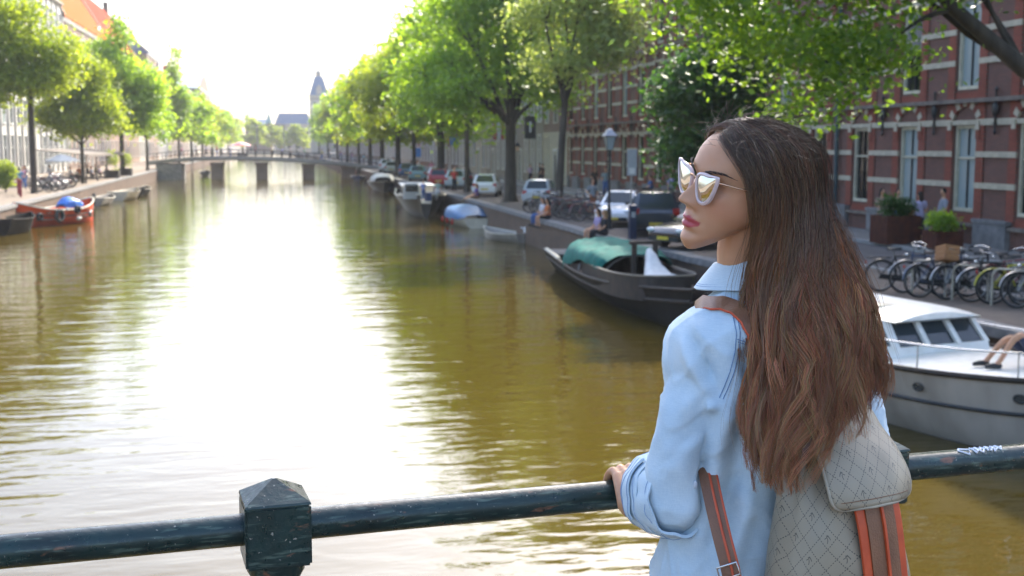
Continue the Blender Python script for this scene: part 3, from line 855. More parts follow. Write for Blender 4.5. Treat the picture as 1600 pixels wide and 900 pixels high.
for b in NB[22:]:
    limb(mb_, (-.3, .2, 6.0), (b[0], b[1], b[2]), .11, .02, rg, .08, 6)
mb_.build('limb', M['bark'], rt_, 60)
link('crown', leaf_mesh('crown', NB[:22], 62000, 0.066, M['leafN'], 77, 0.32, per=30), rt_)
link('crown', leaf_mesh('crown', NB[22:], 40000, 0.12, M['leafN'], 78, 0.5, per=30), rt_)  # leaves of the added upper crown, out of view, there for shade

# left row
tree(-16.6, 90.5, 1.4, 8.2, [(-1.0, 0, 9.0, 2.4, 2.4, 1.6), (-2.4, 0, 11.4, 2.6, 2.4, 2.0), (.6, -.3, 8.0, 1.8, 2.0, 1.5), (1.4, 0, 10.3, 1.9, 2.2, 1.4), (-4.2, 0, 9.8, 2.0, 2.4, 2.0), (-3.2, 0, 13.8, 1.9, 2.2, 1.5), (-.6, 0, 12.4, 1.6, 1.8, 1.2), (-4.6, 0, 7.2, 1.6, 1.8, 1.2), (-2.6, 0, 7.4, 1.8, 2, 1.2), (-5.4, 0, 12.0, 2.0, 2.2, 2.0), (2.2, 0, 8.6, 1.2, 1.6, 1.0)], 0.2,
     'bright yellow green tree with slim dark trunk at the left edge', 'leafD', 26000, 0.16, 51)
tree(-16.6, 113, 1.4, 3.6, [(-.4, 0, 5.8, 2.6, 2.4, 1.6), (1.4, 0, 7.0, 2.0, 2.2, 1.7), (-1.2, 0, 8.2, 2.2, 2.4, 1.8), (1.2, 0, 9.4, 1.5, 1.8, 1.4), (-.6, 0, 11.0, 1.5, 1.7, 1.4), (2.4, 0, 5.4, 1.4, 1.8, 1.2), (-2.6, 0, 6.2, 1.4, 1.8, 1.3)], 0.17,
     'low spreading bright tree over the parked bicycles on the left bank', 'leafD', 17000, 0.18, 52)
tree(-16.5, 141, 1.4, 4.8, [(0, 0, 6.4, 3.2, 3.2, 1.8), (-1.6, 0, 8.6, 2.6, 2.8, 2.0), (2.2, 0, 8.4, 2.6, 2.8, 2.0), (.4, 0, 10.8, 3.0, 3.0, 2.0), (-1.2, 0, 13.4, 2.0, 2.2, 1.8), (.6, 0, 15.6, 1.4, 1.5, 1.6), (3.6, 0, 10.2, 1.6, 1.8, 1.6), (3.0, 0, 6.0, 1.8, 2, 1.2), (-.5, 0, 17.4, .8, .9, .9)], 0.26,
     'tallest tree on the left bank standing dark against the white sky', 'leafA', 20000, 0.21, 53)
tree(-16.5, 168, 1.4, 4.6, round_crown(4.4, 14.5, 4.0, 8, 7), 0.2, 'small elm just behind the tallest left tree', 'leafA', 6000, 0.24, 54)
tree(-16.4, 222, 1.4, 4.6, [(0, 0, 7, 2.0, 2, 2.4), (.4, 0, 11, 2.0, 2, 2.6), (-.6, 0, 15, 1.5, 1.5, 2.4), (-.2, 0, 18.6, .9, .9, 1.8)], 0.24, 'narrow pointed tree beyond the far bridge on the left bank', 'leafA', 7000, 0.27, 55)
for i, (yy, hh, lb) in enumerate([(252, 14.5, 'first rounded tree past the narrow one on the left bank'), (290, 14.5, 'second rounded tree past the narrow one on the left bank'), (335, 14, 'third rounded tree past the narrow one on the left bank'), (390, 14, 'fourth rounded tree past the narrow one on the left bank'), (450, 16, 'last tree of the left row nearest the distant church')]):
    tree(-16.2, yy, 1.4, 4.5, round_crown(4, hh, 5.6, 60 + i, 8), 0.28, lb, 'leafD' if i % 2 else 'leafA', 5200, 0.36, 64 + i, limbs=i < 1)
for i, (xx, yy, hh, lb) in enumerate([(-9, 500, 15, 'hazy tree closing the canal left of the drawbridge frame'), (0, 520, 12, 'hazy tree closing the canal behind the drawbridge frame'), (9, 505, 12, 'hazy tree closing the canal between drawbridge and tower')]):
    tree(xx, yy, 1.4, 3.5, round_crown(2.5, hh, 6.5, 80 + i, 8), 0.3, lb, 'leafD', 4500, 0.42, 84 + i, limbs=False)
# ------------------------------------------------------------------ the bridge she stands on and its railing
DECK = 3.15
RP, RD = Vector((-0.013, 2.095, 4.14)), Vector((math.cos(R(6.66)), math.sin(R(6.66)), 0))   # a point on the rail axis, its direction
RA = R(6.66)
mb = MB()
def rl(s, off, z): p = RP + RD * s + Vector((-math.sin(RA), math.cos(RA), 0)) * off; return (p.x, p.y, z)
mb.loft([[rl(-16, .16, 2.55), rl(-16, .16, DECK), rl(-16, -9, DECK), rl(-16, -9, 2.55)], [rl(17, .16, 2.55), rl(17, .16, DECK), rl(17, -9, DECK), rl(17, -9, 2.55)]])
struct('bridge_deck', mb, M['pavers'])

def railpaint():
    m, nt, b, out = newmat('dark_green_rail_paint')
    N, L = nt.nodes.new, nt.links.new
    tc = N('ShaderNodeTexCoord')
    b.inputs['Coat Weight'].default_value = 0.2
    def nz(sc, lo, hi, det=5, st=(1, 1, 1)):
        mp = N('ShaderNodeMapping'); mp.inputs['Scale'].default_value = st; L(tc.outputs['Object'], mp.inputs[0])
        n = N('ShaderNodeTexNoise'); n.inputs['Scale'].default_value = sc; n.inputs['Detail'].default_value = det; L(mp.outputs[0], n.inputs['Vector'])
        r = N('ShaderNodeMapRange'); r.inputs['From Min'].default_value = lo; r.inputs['From Max'].default_value = hi; L(n.outputs['Fac'], r.inputs[0]); return r.outputs[0]
    cur = None
    def mix(f, c1, c2):
        x = N('ShaderNodeMix'); x.data_type = 'RGBA'; L(f, x.inputs[0])
        if isinstance(c1, tuple): x.inputs[6].default_value = (*c1, 1)
        else: L(c1, x.inputs[6])
        x.inputs[7].default_value = (*c2, 1); return x.outputs[2]
    c = mix(nz(9, .35, .65), (0.003, 0.014, 0.012), (0.007, 0.032, 0.027))
    c = mix(nz(80, .56, .68, 7, (.22, 1, 1.6)), c, (0.07, 0.11, 0.085))
    c = mix(nz(45, .63, .69, 7, (.35, 1, 1)), c, (0.19, 0.085, 0.045))
    c = mix(nz(150, .68, .73), c, (0.32, 0.30, 0.24))
    L(c, b.inputs['Base Color'])
    r = nz(60, .3, .7); mr = N('ShaderNodeMapRange'); mr.inputs['To Min'].default_value = .22; mr.inputs['To Max'].default_value = .5; L(r, mr.inputs[0]); L(mr.outputs[0], b.inputs['Roughness'])
    bp = N('ShaderNodeBump'); bp.inputs['Strength'].default_value = .5; bp.inputs['Distance'].default_value = .002
    n = N('ShaderNodeTexNoise'); n.inputs['Scale'].default_value = 90; n.inputs['Detail'].default_value = 6; L(tc.outputs['Object'], n.inputs['Vector'])
    L(n.outputs['Fac'], bp.inputs['Height']); L(bp.outputs[0], b.inputs['Normal'])
    return m
M['rail'] = railpaint()
def railing():
    root = thing('bridge_railing', 'weathered dark green iron railing with square capped posts in front of the woman', 'railing', (RP.x, RP.y, DECK), RA)
    H = RP.z - DECK
    mb = MB(); n = 96
    rg = random.Random(3)
    pts = [(-3.2 + 6.6 * i / n, 0.0003 * math.sin(i * .7), H + 0.0003 * math.sin(i * .53)) for i in range(n + 1)]
    mb.tube(pts, [0.0278 + 0.0002 * math.sin(i * 1.1) for i in range(n + 1)], 24)
    mb.build('handrail', M['rail'], root, 50)
    low = MB().cyl((-3.2, 0, 0.16), (3.4, 0, 0.16), 0.02, n=12).build('lower_rail', M['rail'], root, 50)
    for i, s in enumerate((-2.48, -1.24, 0.0, 1.197, 2.42)):
        bm = bmesh.new()
        bmesh.ops.create_cube(bm, size=1, matrix=Matrix.Translation((0, 0, 0)) @ Matrix.Diagonal((0.112, 0.112, 0.108, 1)))
        bmesh.ops.bevel(bm, geom=list(bm.edges), offset=0.004, segments=2, affect='EDGES')
        me = bpy.data.meshes.new('post_head'); bm.to_mesh(me); bm.free(); me.materials.append(M['rail'])
        p = MB().lathe([(0.034, 0.0), (0.05, 0.02), (0.034, 0.06), (0.028, 0.12), (0.03, 0.6), (0.028, H - 0.15), (0.036, H - 0.10), (0.05, H - 0.075), (0.05, H - 0.056)], n=20).build('post', M['rail'], root, 40, loc=(s, 0, 0))
        link('post_head', me, p, (0, 0, H - 0.004))
        c = 0.056
        MB().loft([[(-c, -c, 0), (c, -c, 0), (c, c, 0), (-c, c, 0)], [(-c * .98, -c * .98, .004), (c * .98, -c * .98, .004), (c * .98, c * .98, .004), (-c * .98, c * .98, .004)], [(-.003, -.003, .036), (.003, -.003, .036), (.003, .003, .036), (-.003, .003, .036)]]).build('post_cap', M['rail'], p, None, loc=(0, 0, H + 0.0502))
    # scratched white scrawl on top of the rail at the far right
    M['scrawl'] = pm('white_paint_scrawl', (0.80, 0.82, 0.86), (0.68, 0.70, 0.75), 0.7, 60)
    def onrail(s, a, r=0.0285): return (s, -math.cos(a) * r, H + math.sin(a) * r)
    sc = MB()
    dm = [(1.405, 1.25), (1.425, .82), (1.432, 1.30), (1.409, 1.55)]
    sc.tube([onrail(s, a) for s, a in dm + dm[:1]], 0.0022, 5)
    for k in range(9):
        s = 1.438 + k * 0.0085
        sc.tube([onrail(s + .004 * math.sin(k * 2.1), 1.6), onrail(s + .003, 1.2), onrail(s + .006 * math.cos(k * 1.3), .9 + .12 * (k % 3))], 0.0021, 5)
        sc.tube([onrail(s, 1.5 - .25 * (k % 3)), onrail(s + .008, 1.45 - .2 * (k % 2))], 0.0018, 5)
    tag(sc.build('painted_scrawl', M['scrawl'], root), kind='stuff')
railing()
# ------------------------------------------------------------------ the woman
UR, VR = 0.44, 2.12
FWH, CP, SP = Vector((math.sin(YAW), math.cos(YAW), 0)), math.cos(PITCH), math.sin(PITCH)
WROOT = RT * UR + FWH * VR + Vector((0, 0, DECK))
def lp(px, py, v):
    """point at horizontal distance v seen at a pixel of the photograph, in her own frame (x right, y away, z up)"""
    a, b = (px - 800) / F, (py - 450) / F
    d = CP - b * SP
    return Vector((a * v / d - UR, v - VR, CZ + (-SP - b * CP) * v / d - DECK))
def scr(p):      # her frame -> pixel, for casting onto her own surfaces
    w = Matrix.Rotation(-YAW, 3, 'Z') @ Vector(p) + WROOT - CAM
    z = w.dot(FW); return 800 + F * w.dot(RT) / z, 450 - F * w.dot(UP) / z
CAML = Matrix.Rotation(YAW, 3, 'Z') @ (CAM - WROOT)
def sstep(x): x = max(0, min(1, x)); return x * x * (3 - 2 * x)
def interp(t, tab):
    if t <= tab[0][0]: return tab[0][1:]
    for a, b in zip(tab, tab[1:]):
        if t <= b[0]:
            k = (t - a[0]) / (b[0] - a[0])
            return tuple(p + (q - p) * k for p, q in zip(a[1:], b[1:]))
    return tab[-1][1:]
def smooth_tab(tab):
    """catmull-rom table lookup"""
    xs = np.array([t[0] for t in tab]); ys = np.array([t[1:] for t in tab])
    g = np.gradient(ys, xs, axis=0)
    def f(x):
        x = min(max(x, xs[0]), xs[-1]); i = min(max(np.searchsorted(xs, x) - 1, 0), len(xs) - 2)
        h = xs[i + 1] - xs[i]; t = (x - xs[i]) / h
        return (2*t**3-3*t**2+1)*ys[i] + (t**3-2*t**2+t)*h*g[i] + (-2*t**3+3*t**2)*ys[i+1] + (t**3-t**2)*h*g[i+1]
    return f

woman = thing('person', 'woman seen from behind in light blue shirt and sunglasses leaning on the railing', 'person', WROOT, -YAW)

# head frame
f0 = Vector((-0.905, -0.425, 0)).normalized()
r0 = Vector((f0.y, -f0.x, 0)); z0 = Vector((0, 0, 1))
PT, RO = R(6), R(15)
hf = f0 * math.cos(PT) + z0 * math.sin(PT)
hu = z0 * math.cos(PT) - f0 * math.sin(PT)
hr = r0 * math.cos(RO) + hu * math.sin(RO)
hu = hu * math.cos(RO) - r0 * math.sin(RO)
HM = Matrix((hr, hf, hu)).transposed()
NOSE = Vector((0, 0.1135, 0.072))
HO = lp(1064, 310, 2.035) - HM @ NOSE
def H(x, y, z): return HO + HM @ Vector((x, y, z))

# z: front, half width, back
PROF = smooth_tab([(-0.006, .074, .024, .030), (0.004, .083, .032, .04), (0.014, .0885, .041, .05), (0.027, .0875, .049, .058), (0.045, .0885, .0565, .068), (0.062, .088, .062, .078), (0.085, .0865, .0665, .088), (0.105, .084, .069, .094),
                   (0.125, .0885, .0715, .098), (0.145, .0875, .0735, .099), (0.165, .080, .071, .096), (0.185, .066, .063, .086), (0.203, .044, .048, .066), (0.216, .020, .026, .036), (0.221, .004, .005, .008)])
def G(x, s): return math.exp(-(x / s) ** 2)
def low(z): return (z if z < .15 else .15 + (z - .15) * .86) if z > .072 else .072 - (.072 - z) * 1.15      # the lower face is a little longer
def head_loft():
    NZ, NT = 150, 150
    rings = []
    for i in range(NZ):
        z = -0.006 + 0.227 * (0.5 - 0.5 * math.cos(math.pi * i / (NZ - 1)) if False else i / (NZ - 1))
        yf, xw, yb = PROF(z)
        ring = []
        for j in range(NT):
            t = 2 * math.pi * j / NT
            c, s = math.cos(t), math.sin(t)       # c: forward
            e = 0.86 if c > 0 else 0.95
            y = (yf if c > 0 else yb) * math.copysign(abs(c) ** e, c)
            x = xw * math.copysign(abs(s) ** (0.92 if c > 0 else 0.95), s)
            front = sstep((c - 0.05) / 0.5)
            ax = abs(x)
            d = 0.0
            # nose: bridge to tip, wings
            if 0.05 < z < 0.128:
                k = sstep((0.115 - z) / 0.042) if z > 0.072 else sstep((z - 0.0575) / 0.0125)
                wd = 0.0075 + 0.0075 * sstep((0.112 - z) / 0.045)
                hgt = 0.0275 * k if z > 0.072 else 0.0275 * k
                d += hgt * G(x, wd)
                d += 0.009 * G(ax - 0.0135, 0.0058) * G(z - 0.0665, 0.0085)        # wings
                d += 0.003 * G(x, 0.008) * G(z - 0.0715, 0.007)
            d += 0.0045 * G(z - 0.106, 0.018) * G(x, 0.012)                         # root of the nose
            d -= 0.0085 * G(z - 0.104, 0.0125) * G(ax - 0.033, 0.016)               # eye sockets
            d += 0.0035 * G(z - 0.127, 0.009) * G(ax - 0.030, 0.022)                # brow
            d += 0.0045 * G(z - 0.080, 0.020) * G(ax - 0.045, 0.016)                # cheekbones
            d -= 0.0025 * G(z - 0.045, 0.015) * G(ax - 0.042, 0.012)
            # lips
            lw = max(0.0, 1 - (ax / 0.0235) ** 2)
            cb = 0.0012 * G(x - 0.007, .006) + 0.0012 * G(x + 0.007, .006)
            d += (0.0080 + cb) * lw * G(z - 0.0460, 0.0050)
            d += 0.0086 * lw * G(z - 0.0345, 0.0056)
            d -= 0.0036 * lw * G(z - 0.0407, 0.0016)
            d -= 0.0020 * G(ax - 0.027, 0.004) * G(z - 0.043, 0.005)
            d -= 0.0012 * G(x, 0.0042) * G(z - 0.0565, 0.004)                        # philtrum
            d -= 0.0040 * G(z - 0.0245, 0.0055) * G(x, 0.022)                        # crease above the chin
            d += 0.0045 * G(z - 0.011, 0.011) * G(x, 0.017)                          # chin
            y += d * front
            # the jaw line runs up towards the ear
            k = 1 - sstep((z + 0.006) / 0.075)
            zz = z + k * 0.50 * max(0.0, 0.080 - y) * (1 if y > -0.03 else max(0, 1 + (y + 0.03) * 8))
            ring.append(H(x, y, low(zz)))
        rings.append(ring)
    return MB().loft(rings)

bodyb = head_loft()
def limbt(mb, pts, rs, n=14):
    """smooth tapered tube through control points, round ended"""
    P = [Vector(p) for p in pts]
    ts = np.cumsum([0] + [(b - a).length for a, b in zip(P, P[1:])])
    f = smooth_tab([(t, *p, r) for t, p, r in zip(ts, P, rs)]) if len(P) > 2 else (lambda t: np.array([*(P[0].lerp(P[1], t / ts[-1])), rs[0] + (rs[1] - rs[0]) * t / ts[-1]]))
    k = max(6, int(ts[-1] / 0.008)) if ts[-1] < .3 else 28
    q = [f(ts[-1] * i / k) for i in range(k + 1)]
    r1, r2 = q[0][3], q[-1][3]
    d1 = Vector(q[0][:3]) - Vector(q[1][:3]); d1.normalize(); d2 = Vector(q[-1][:3]) - Vector(q[-2][:3]); d2.normalize()
    pp = [Vector(q[0][:3]) + d1 * r1 * .85, Vector(q[0][:3]) + d1 * r1 * .5] + [Vector(a[:3]) for a in q] + [Vector(q[-1][:3]) + d2 * r2 * .5, Vector(q[-1][:3]) + d2 * r2 * .85]
    rr = [r1 * .3, r1 * .8] + [a[3] for a in q] + [r2 * .8, r2 * .3]
    mb.tube(pp, rr, n)

# ear (the lobe shows below the hair)
bodyb.ell(H(-0.072, -0.012, 0.088), (0.012, 0.018, 0.030), 14, 10)
bodyb.ell(H(-0.0715, -0.004, 0.060), (0.006, 0.007, 0.011), 12, 8)
bodyb.ell(H(0.072, -0.012, 0.088), (0.012, 0.018, 0.030), 14, 10)
# torso frame
tf, tl = Vector((-0.5, 0.866, 0)), Vector((-0.866, -0.5, 0))       # her front, her left
NB_ = lp(1194, 470, 2.125)                                          # base of the neck
limbt(bodyb, [H(0, -0.040, 0.085), H(0, -0.040, 0.035), H(0, -0.044, -0.02), NB_ + Vector((0.0, 0.0, 0.02)), NB_ + Vector((0, 0, -.05))], [0.050, 0.048, 0.047, 0.055, 0.08], 22)
def torso_ring(z, a, b, cx=0.0, cf=0.0, n=40, e=0.9):
    c = Vector((NB_.x, NB_.y, z)) + Vector((cx, 0, 0)) + tf * cf
    out = []
    for j in range(n):
        t = 2 * math.pi * j / n
        s, co = math.sin(t), math.cos(t)
        out.append(c + tl * (a * math.copysign(abs(co) ** e, co)) + tf * (b * math.copysign(abs(s) ** e, s)))
    return out
ZS = NB_.z                                                          # about 1.38
TR = [(ZS + .035, .058, .052, 0, 0), (ZS + .012, .085, .062, 0, 0), (ZS - .012, .130, .075, 0, 0), (ZS - .04, .165, .088, 0, .004), (ZS - .08, .178, .098, 0, .01), (ZS - .15, .168, .106, 0, .016), (ZS - .24, .155, .106, 0, .016),
      (ZS - .34, .142, .098, 0, .01), (ZS - .44, .150, .100, 0, .004), (ZS - .54, .172, .112, 0, -.006), (ZS - .62, .178, .118, 0, -.012)]
bodyb.loft([torso_ring(z, a * .93, b * .9, cx, cf) for z, a, b, cx, cf in TR])
# arms and hands
railU = Matrix.Rotation(YAW, 3, 'Z') @ RD
railO = Matrix.Rotation(YAW, 3, 'Z') @ (RP - WROOT)
railN = Vector((-railU.y, railU.x, 0))                              # away from her
def railpt(u, ang, r):
    s = (u - railO.x) / railU.x
    return railO + railU * s + (railN * math.cos(ang) + Vector((0, 0, 1)) * math.sin(ang)) * r
SHL = lp(1120, 522, 2.08)
ELB = lp(1052, 800, 2.04)
def hand(mb, us, wrist, elbow, thumb_u, side, lift=0.0):
    """four fingers over the rail from above, thumb on the near side"""
    mc = []
    for i, u in enumerate(us):
        ln = (0.0, 0.004, 0.002, -0.006)[i]
        R0 = 0.0275
        a0, a1, a2, a3 = R(112), R(62 - i * 2), R(8), R(-42)
        p = [railpt(u, a0, R0 + .0165 + lift * (3 - i) / 3), railpt(u - .001, R(88), R0 + .0185 + lift * .6 * (3 - i) / 3), railpt(u - .002, a1, R0 + .0125 + ln * .3), railpt(u - .002, R(35), R0 + .0095), railpt(u - .001, a2, R0 + .0085), railpt(u, a3, R0 + .007)]
        limbt(mb, p, [.0090, .0082, .0086, .0075, .0074, .0062], 12)
        mc.append(p[0])
        mb.ell(p[1], (.0092, .0092, .0088), 10, 7)
    # the palm: one flat bundle from the wrist to the knuckles
    for i, m in enumerate(mc):
        w = wrist + (m - sum(mc, Vector()) / 4) * 0.55
        limbt(mb, [w, w.lerp(m, .55) + Vector((0, 0, .004)), m], [.0145, .0125, .0105], 12)
    tb = railpt(thumb_u, R(150), .0275 + .016)
    limbt(mb, [wrist.lerp(mc[0], .25), tb, railpt(thumb_u + side * .004, R(185), .0275 + .009), railpt(thumb_u + side * .012, R(225), .0275 + .008)], [.014, .0105, .0088, .0066], 12)
    limbt(mb, [elbow, elbow.lerp(wrist, .35), elbow.lerp(wrist, .8), wrist, wrist.lerp(sum(mc, Vector()) / 4, .3)], [.030, .034, .0285, .0255, .025], 18)
def u_at(px, v): return lp(px, 750, v).x
WRL = lp(988, 788, 2.185)
hand(bodyb, [u_at(p, 2.245) for p in (999, 985.5, 972, 959.5)], WRL, ELB, u_at(1010, 2.22), 1, 0.010)
limbt(bodyb, [SHL, SHL.lerp(ELB, .5), ELB], [.042, .034, .030], 18)
SHR = NB_ - tl * .165 + Vector((0, 0, -.055)); ELR = SHR + Vector((.075, .02, -.26)); 
WRR = railpt(u_at(1345, 2.3), R(120), .06)
hand(bodyb, [u_at(p, 2.33) for p in (1335, 1348.5, 1362, 1374.5)], WRR, ELR, u_at(1325, 2.3), -1, 0.006)
limbt(bodyb, [SHR, SHR.lerp(ELR, .5), ELR], [.042, .034, .030], 18)
# legs
hipc = Vector((NB_.x, NB_.y, 0)) - tf * .01
for s in (1, -1):
    b = hipc + tl * .088 * s
    limbt(bodyb, [b + Vector((0, 0, ZS - .60)), b + Vector((0, 0, .47)) + tf * .01, b + Vector((0, 0, .30)) - tf * .01, b + Vector((0, 0, .09)) - tf * .01], [.082, .054, .05, .036], 18)
    limbt(bodyb, [b + Vector((0, 0, .05)) - tf * .03, b + Vector((0, 0, .035)) + tf * .09, b + Vector((0, 0, .025)) + tf * .16], [.036, .033, .02], 14)

def remesh(mb, name, vox, smooth_it=2, fac=0.5):
    me = mb.mesh(name + '_raw', [])
    o = bpy.data.objects.new(name + '_raw', me); col.objects.link(o)
    md = o.modifiers.new('r', 'REMESH'); md.mode = 'VOXEL'; md.voxel_size = vox; md.use_smooth_shade = True
    if smooth_it:
        sm = o.modifiers.new('s', 'SMOOTH'); sm.factor = fac; sm.iterations = smooth_it
    dg = bpy.context.evaluated_depsgraph_get()
    m2 = bpy.data.meshes.new_from_object(o.evaluated_get(dg))
    bpy.data.objects.remove(o); bpy.data.meshes.remove(me)
    m2.name = name
    m2.polygons.foreach_set('use_smooth', [True] * len(m2.polygons))
    return m2
def coords(me):
    a = np.empty(len(me.vertices) * 3, np.float32); me.vertices.foreach_get('co', a); return a.reshape(-1, 3)
def normals(me):
    a = np.empty(len(me.vertices) * 3, np.float32); me.vertices.foreach_get('normal', a); return a.reshape(-1, 3)
def setco(me, a): me.vertices.foreach_set('co', a.astype(np.float32).ravel()); me.update()

body = remesh(bodyb, 'body', 0.0026, 1, 0.5)
co = coords(body)
hc = (co - np.array(HO)) @ np.array(HM)            # head coordinates
x, y, z = hc.T
z = np.where(z > .072, z, .072 - (.072 - z) / 1.15)
yfront = y > 0.06
up_edge = 0.0503 - 0.0022 * np.exp(-(x / 0.004) ** 2) + 0.001 * np.exp(-((np.abs(x) - .007) / .005) ** 2) - 10.0 * x ** 2
lo_edge = 0.0293 + 15.0 * x ** 2
lip = np.clip((up_edge - z) / 0.0016, 0, 1) * np.clip((z - lo_edge) / 0.0016, 0, 1) * (np.abs(x) < 0.024) * yfront
at = body.attributes.new('lip', 'FLOAT', 'POINT'); at.data.foreach_set('value', lip.astype(np.float32))
blush = np.exp(-((np.abs(x) - .045) / .022) ** 2 - ((z - .075) / .022) ** 2) * (y > .02)
at = body.attributes.new('blush', 'FLOAT', 'POINT'); at.data.foreach_set('value', blush.astype(np.float32))

def skinmat():
    m, nt, b, out = newmat('skin')
    N, L = nt.nodes.new, nt.links.new
    a = N('ShaderNodeAttribute'); a.attribute_name = 'lip'
    a2 = N('ShaderNodeAttribute'); a2.attribute_name = 'blush'
    tc = N('ShaderNodeTexCoord'); nz = N('ShaderNodeTexNoise'); nz.inputs['Scale'].default_value = 14; nz.inputs['Detail'].default_value = 5; L(tc.outputs['Object'], nz.inputs['Vector'])
    rp = N('ShaderNodeValToRGB'); rp.color_ramp.elements[0].position = .3; rp.color_ramp.elements[1].position = .7
    rp.color_ramp.elements[0].color = (0.53, 0.265, 0.140, 1); rp.color_ramp.elements[1].color = (0.62, 0.335, 0.195, 1); L(nz.outputs['Fac'], rp.inputs[0])
    m0 = N('ShaderNodeMix'); m0.data_type = 'RGBA'; sc = N('ShaderNodeMath'); sc.operation = 'MULTIPLY'; sc.inputs[1].default_value = .35; L(a2.outputs['Fac'], sc.inputs[0]); L(sc.outputs[0], m0.inputs[0])
    L(rp.outputs[0], m0.inputs[6]); m0.inputs[7].default_value = (0.52, 0.19, 0.12, 1)
    mx = N('ShaderNodeMix'); mx.data_type = 'RGBA'; L(a.outputs['Fac'], mx.inputs[0]); L(m0.outputs[2], mx.inputs[6]); mx.inputs[7].default_value = (0.46, 0.075, 0.085, 1)
    L(mx.outputs[2], b.inputs['Base Color'])
    mr = N('ShaderNodeMapRange'); mr.inputs['To Min'].default_value = .48; mr.inputs['To Max'].default_value = .28; L(a.outputs['Fac'], mr.inputs[0]); L(mr.outputs[0], b.inputs['Roughness'])
    b.inputs['Subsurface Weight'].default_value = .3; b.inputs['Subsurface Radius'].default_value = (1, .35, .2); b.inputs['Subsurface Scale'].default_value = .008
    n2 = N('ShaderNodeTexNoise'); n2.inputs['Scale'].default_value = 420; n2.inputs['Detail'].default_value = 3; L(tc.outputs['Object'], n2.inputs['Vector'])
    bp = N('ShaderNodeBump'); bp.inputs['Strength'].default_value = .12; bp.inputs['Distance'].default_value = .001; L(n2.outputs['Fac'], bp.inputs['Height']); L(bp.outputs[0], b.inputs['Normal'])
    return m
M['skin'] = skinmat()
body.materials.append(M['skin'])
link('body', body, woman)

# eyes and brows
M['eyewhite'] = pm('eye_white', (0.75, 0.72, 0.68), (0.7, 0.66, 0.62), 0.15, 30)
M['iris'] = pm('brown_iris', (0.10, 0.045, 0.02), (0.05, 0.02, 0.01), 0.1, 90)
for s in (-1, 1):
    e = MB().ell((0, 0, 0), (0.0115, 0.0115, 0.0115), 18, 12).build('eye', M['eyewhite'], woman, 80, loc=H(s * 0.031, 0.0555, 0.104))
    MB().ell(tuple(HM @ Vector((0, .0075, 0))), (0.0052, 0.0052, 0.0052), 12, 8).build('iris', M['iris'], e, 80)
M['brow'] = pm('dark_brow_hair', (0.07, 0.042, 0.027), (0.05, 0.03, 0.02), 0.6, 90)
for s in (-1, 1):
    mb = MB(); rg = random.Random(9)
    for k in range(60):
        t = rg.random(); xx = 0.016 + 0.046 * t; zz = 0.124 + 0.0075 * math.sin(t * 2.3) + rg.uniform(-.0025, .0025) * (1 - t * .6)
        yy = 0.093 - 9.5 * max(0, xx - .012) ** 2 - (0.003 if t > .6 else 0)
        a = Vector((s * xx, yy, zz)); d = Vector((s * .0075, -.0022 - .004 * t, .0012 - .0022 * t))
        mb.tube([H(*a), H(*(a + d * .6 + Vector((0, .0008, 0)))), H(*(a + d))], [.0004, .0004, .0002], 4)
    tag(mb.build('eyebrow', M['brow'], woman), kind='stuff')

# ------------------------------------------------------------------ shirt
def chambray():
    m, nt, b, out = newmat('light_blue_chambray')
    N, L = nt.nodes.new, nt.links.new
    tc = N('ShaderNodeTexCoord')
    nz = N('ShaderNodeTexNoise'); nz.inputs['Scale'].default_value = 9; nz.inputs['Detail'].default_value = 6; L(tc.outputs['Object'], nz.inputs['Vector'])
    mp = N('ShaderNodeMapping'); mp.inputs['Scale'].default_value = (900, 900, 90); L(tc.outputs['Object'], mp.inputs[0])
    n2 = N('ShaderNodeTexNoise'); n2.inputs['Scale'].default_value = 1; n2.inputs['Detail'].default_value = 2; L(mp.outputs[0], n2.inputs['Vector'])
    mp3 = N('ShaderNodeMapping'); mp3.inputs['Scale'].default_value = (80, 80, 800); L(tc.outputs['Object'], mp3.inputs[0])
    n3 = N('ShaderNodeTexNoise'); n3.inputs['Scale'].default_value = 1; n3.inputs['Detail'].default_value = 2; L(mp3.outputs[0], n3.inputs['Vector'])
    ad = N('ShaderNodeMath'); ad.operation = 'ADD'; L(n2.outputs['Fac'], ad.inputs[0]); L(n3.outputs['Fac'], ad.inputs[1])
    a2 = N('ShaderNodeMath'); a2.operation = 'MULTIPLY_ADD'; L(ad.outputs[0], a2.inputs[0]); a2.inputs[1].default_value = .5; L(nz.outputs['Fac'], a2.inputs[2])
    rp = N('ShaderNodeValToRGB'); rp.color_ramp.elements[0].position = .72; rp.color_ramp.elements[1].position = 1.0 
    mr = N('ShaderNodeMapRange'); mr.inputs['From Min'].default_value = .6; mr.inputs['From Max'].default_value = 1.4; L(a2.outputs[0], mr.inputs[0])
    rp.color_ramp.elements[0].position = .2; rp.color_ramp.elements[1].position = .8
    rp.color_ramp.elements[0].color = (0.47, 0.59, 0.665, 1); rp.color_ramp.elements[1].color = (0.62, 0.72, 0.77, 1)
    L(mr.outputs[0], rp.inputs[0]); L(rp.outputs[0], b.inputs['Base Color'])
    b.inputs['Roughness'].default_value = .9; b.inputs['Specular IOR Level'].default_value = .15
    b.inputs['Sheen Weight'].default_value = .15
    bp = N('ShaderNodeBump'); bp.inputs['Strength'].default_value = .25; bp.inputs['Distance'].default_value = .0012; L(ad.outputs[0], bp.inputs['Height']); L(bp.outputs[0], b.inputs['Normal'])
    return m
M['shirt'] = chambray()
M['stitch'] = pm('blue_stitching', (0.20, 0.31, 0.50), (0.15, 0.25, 0.42), 0.9, 200)
sb = MB()
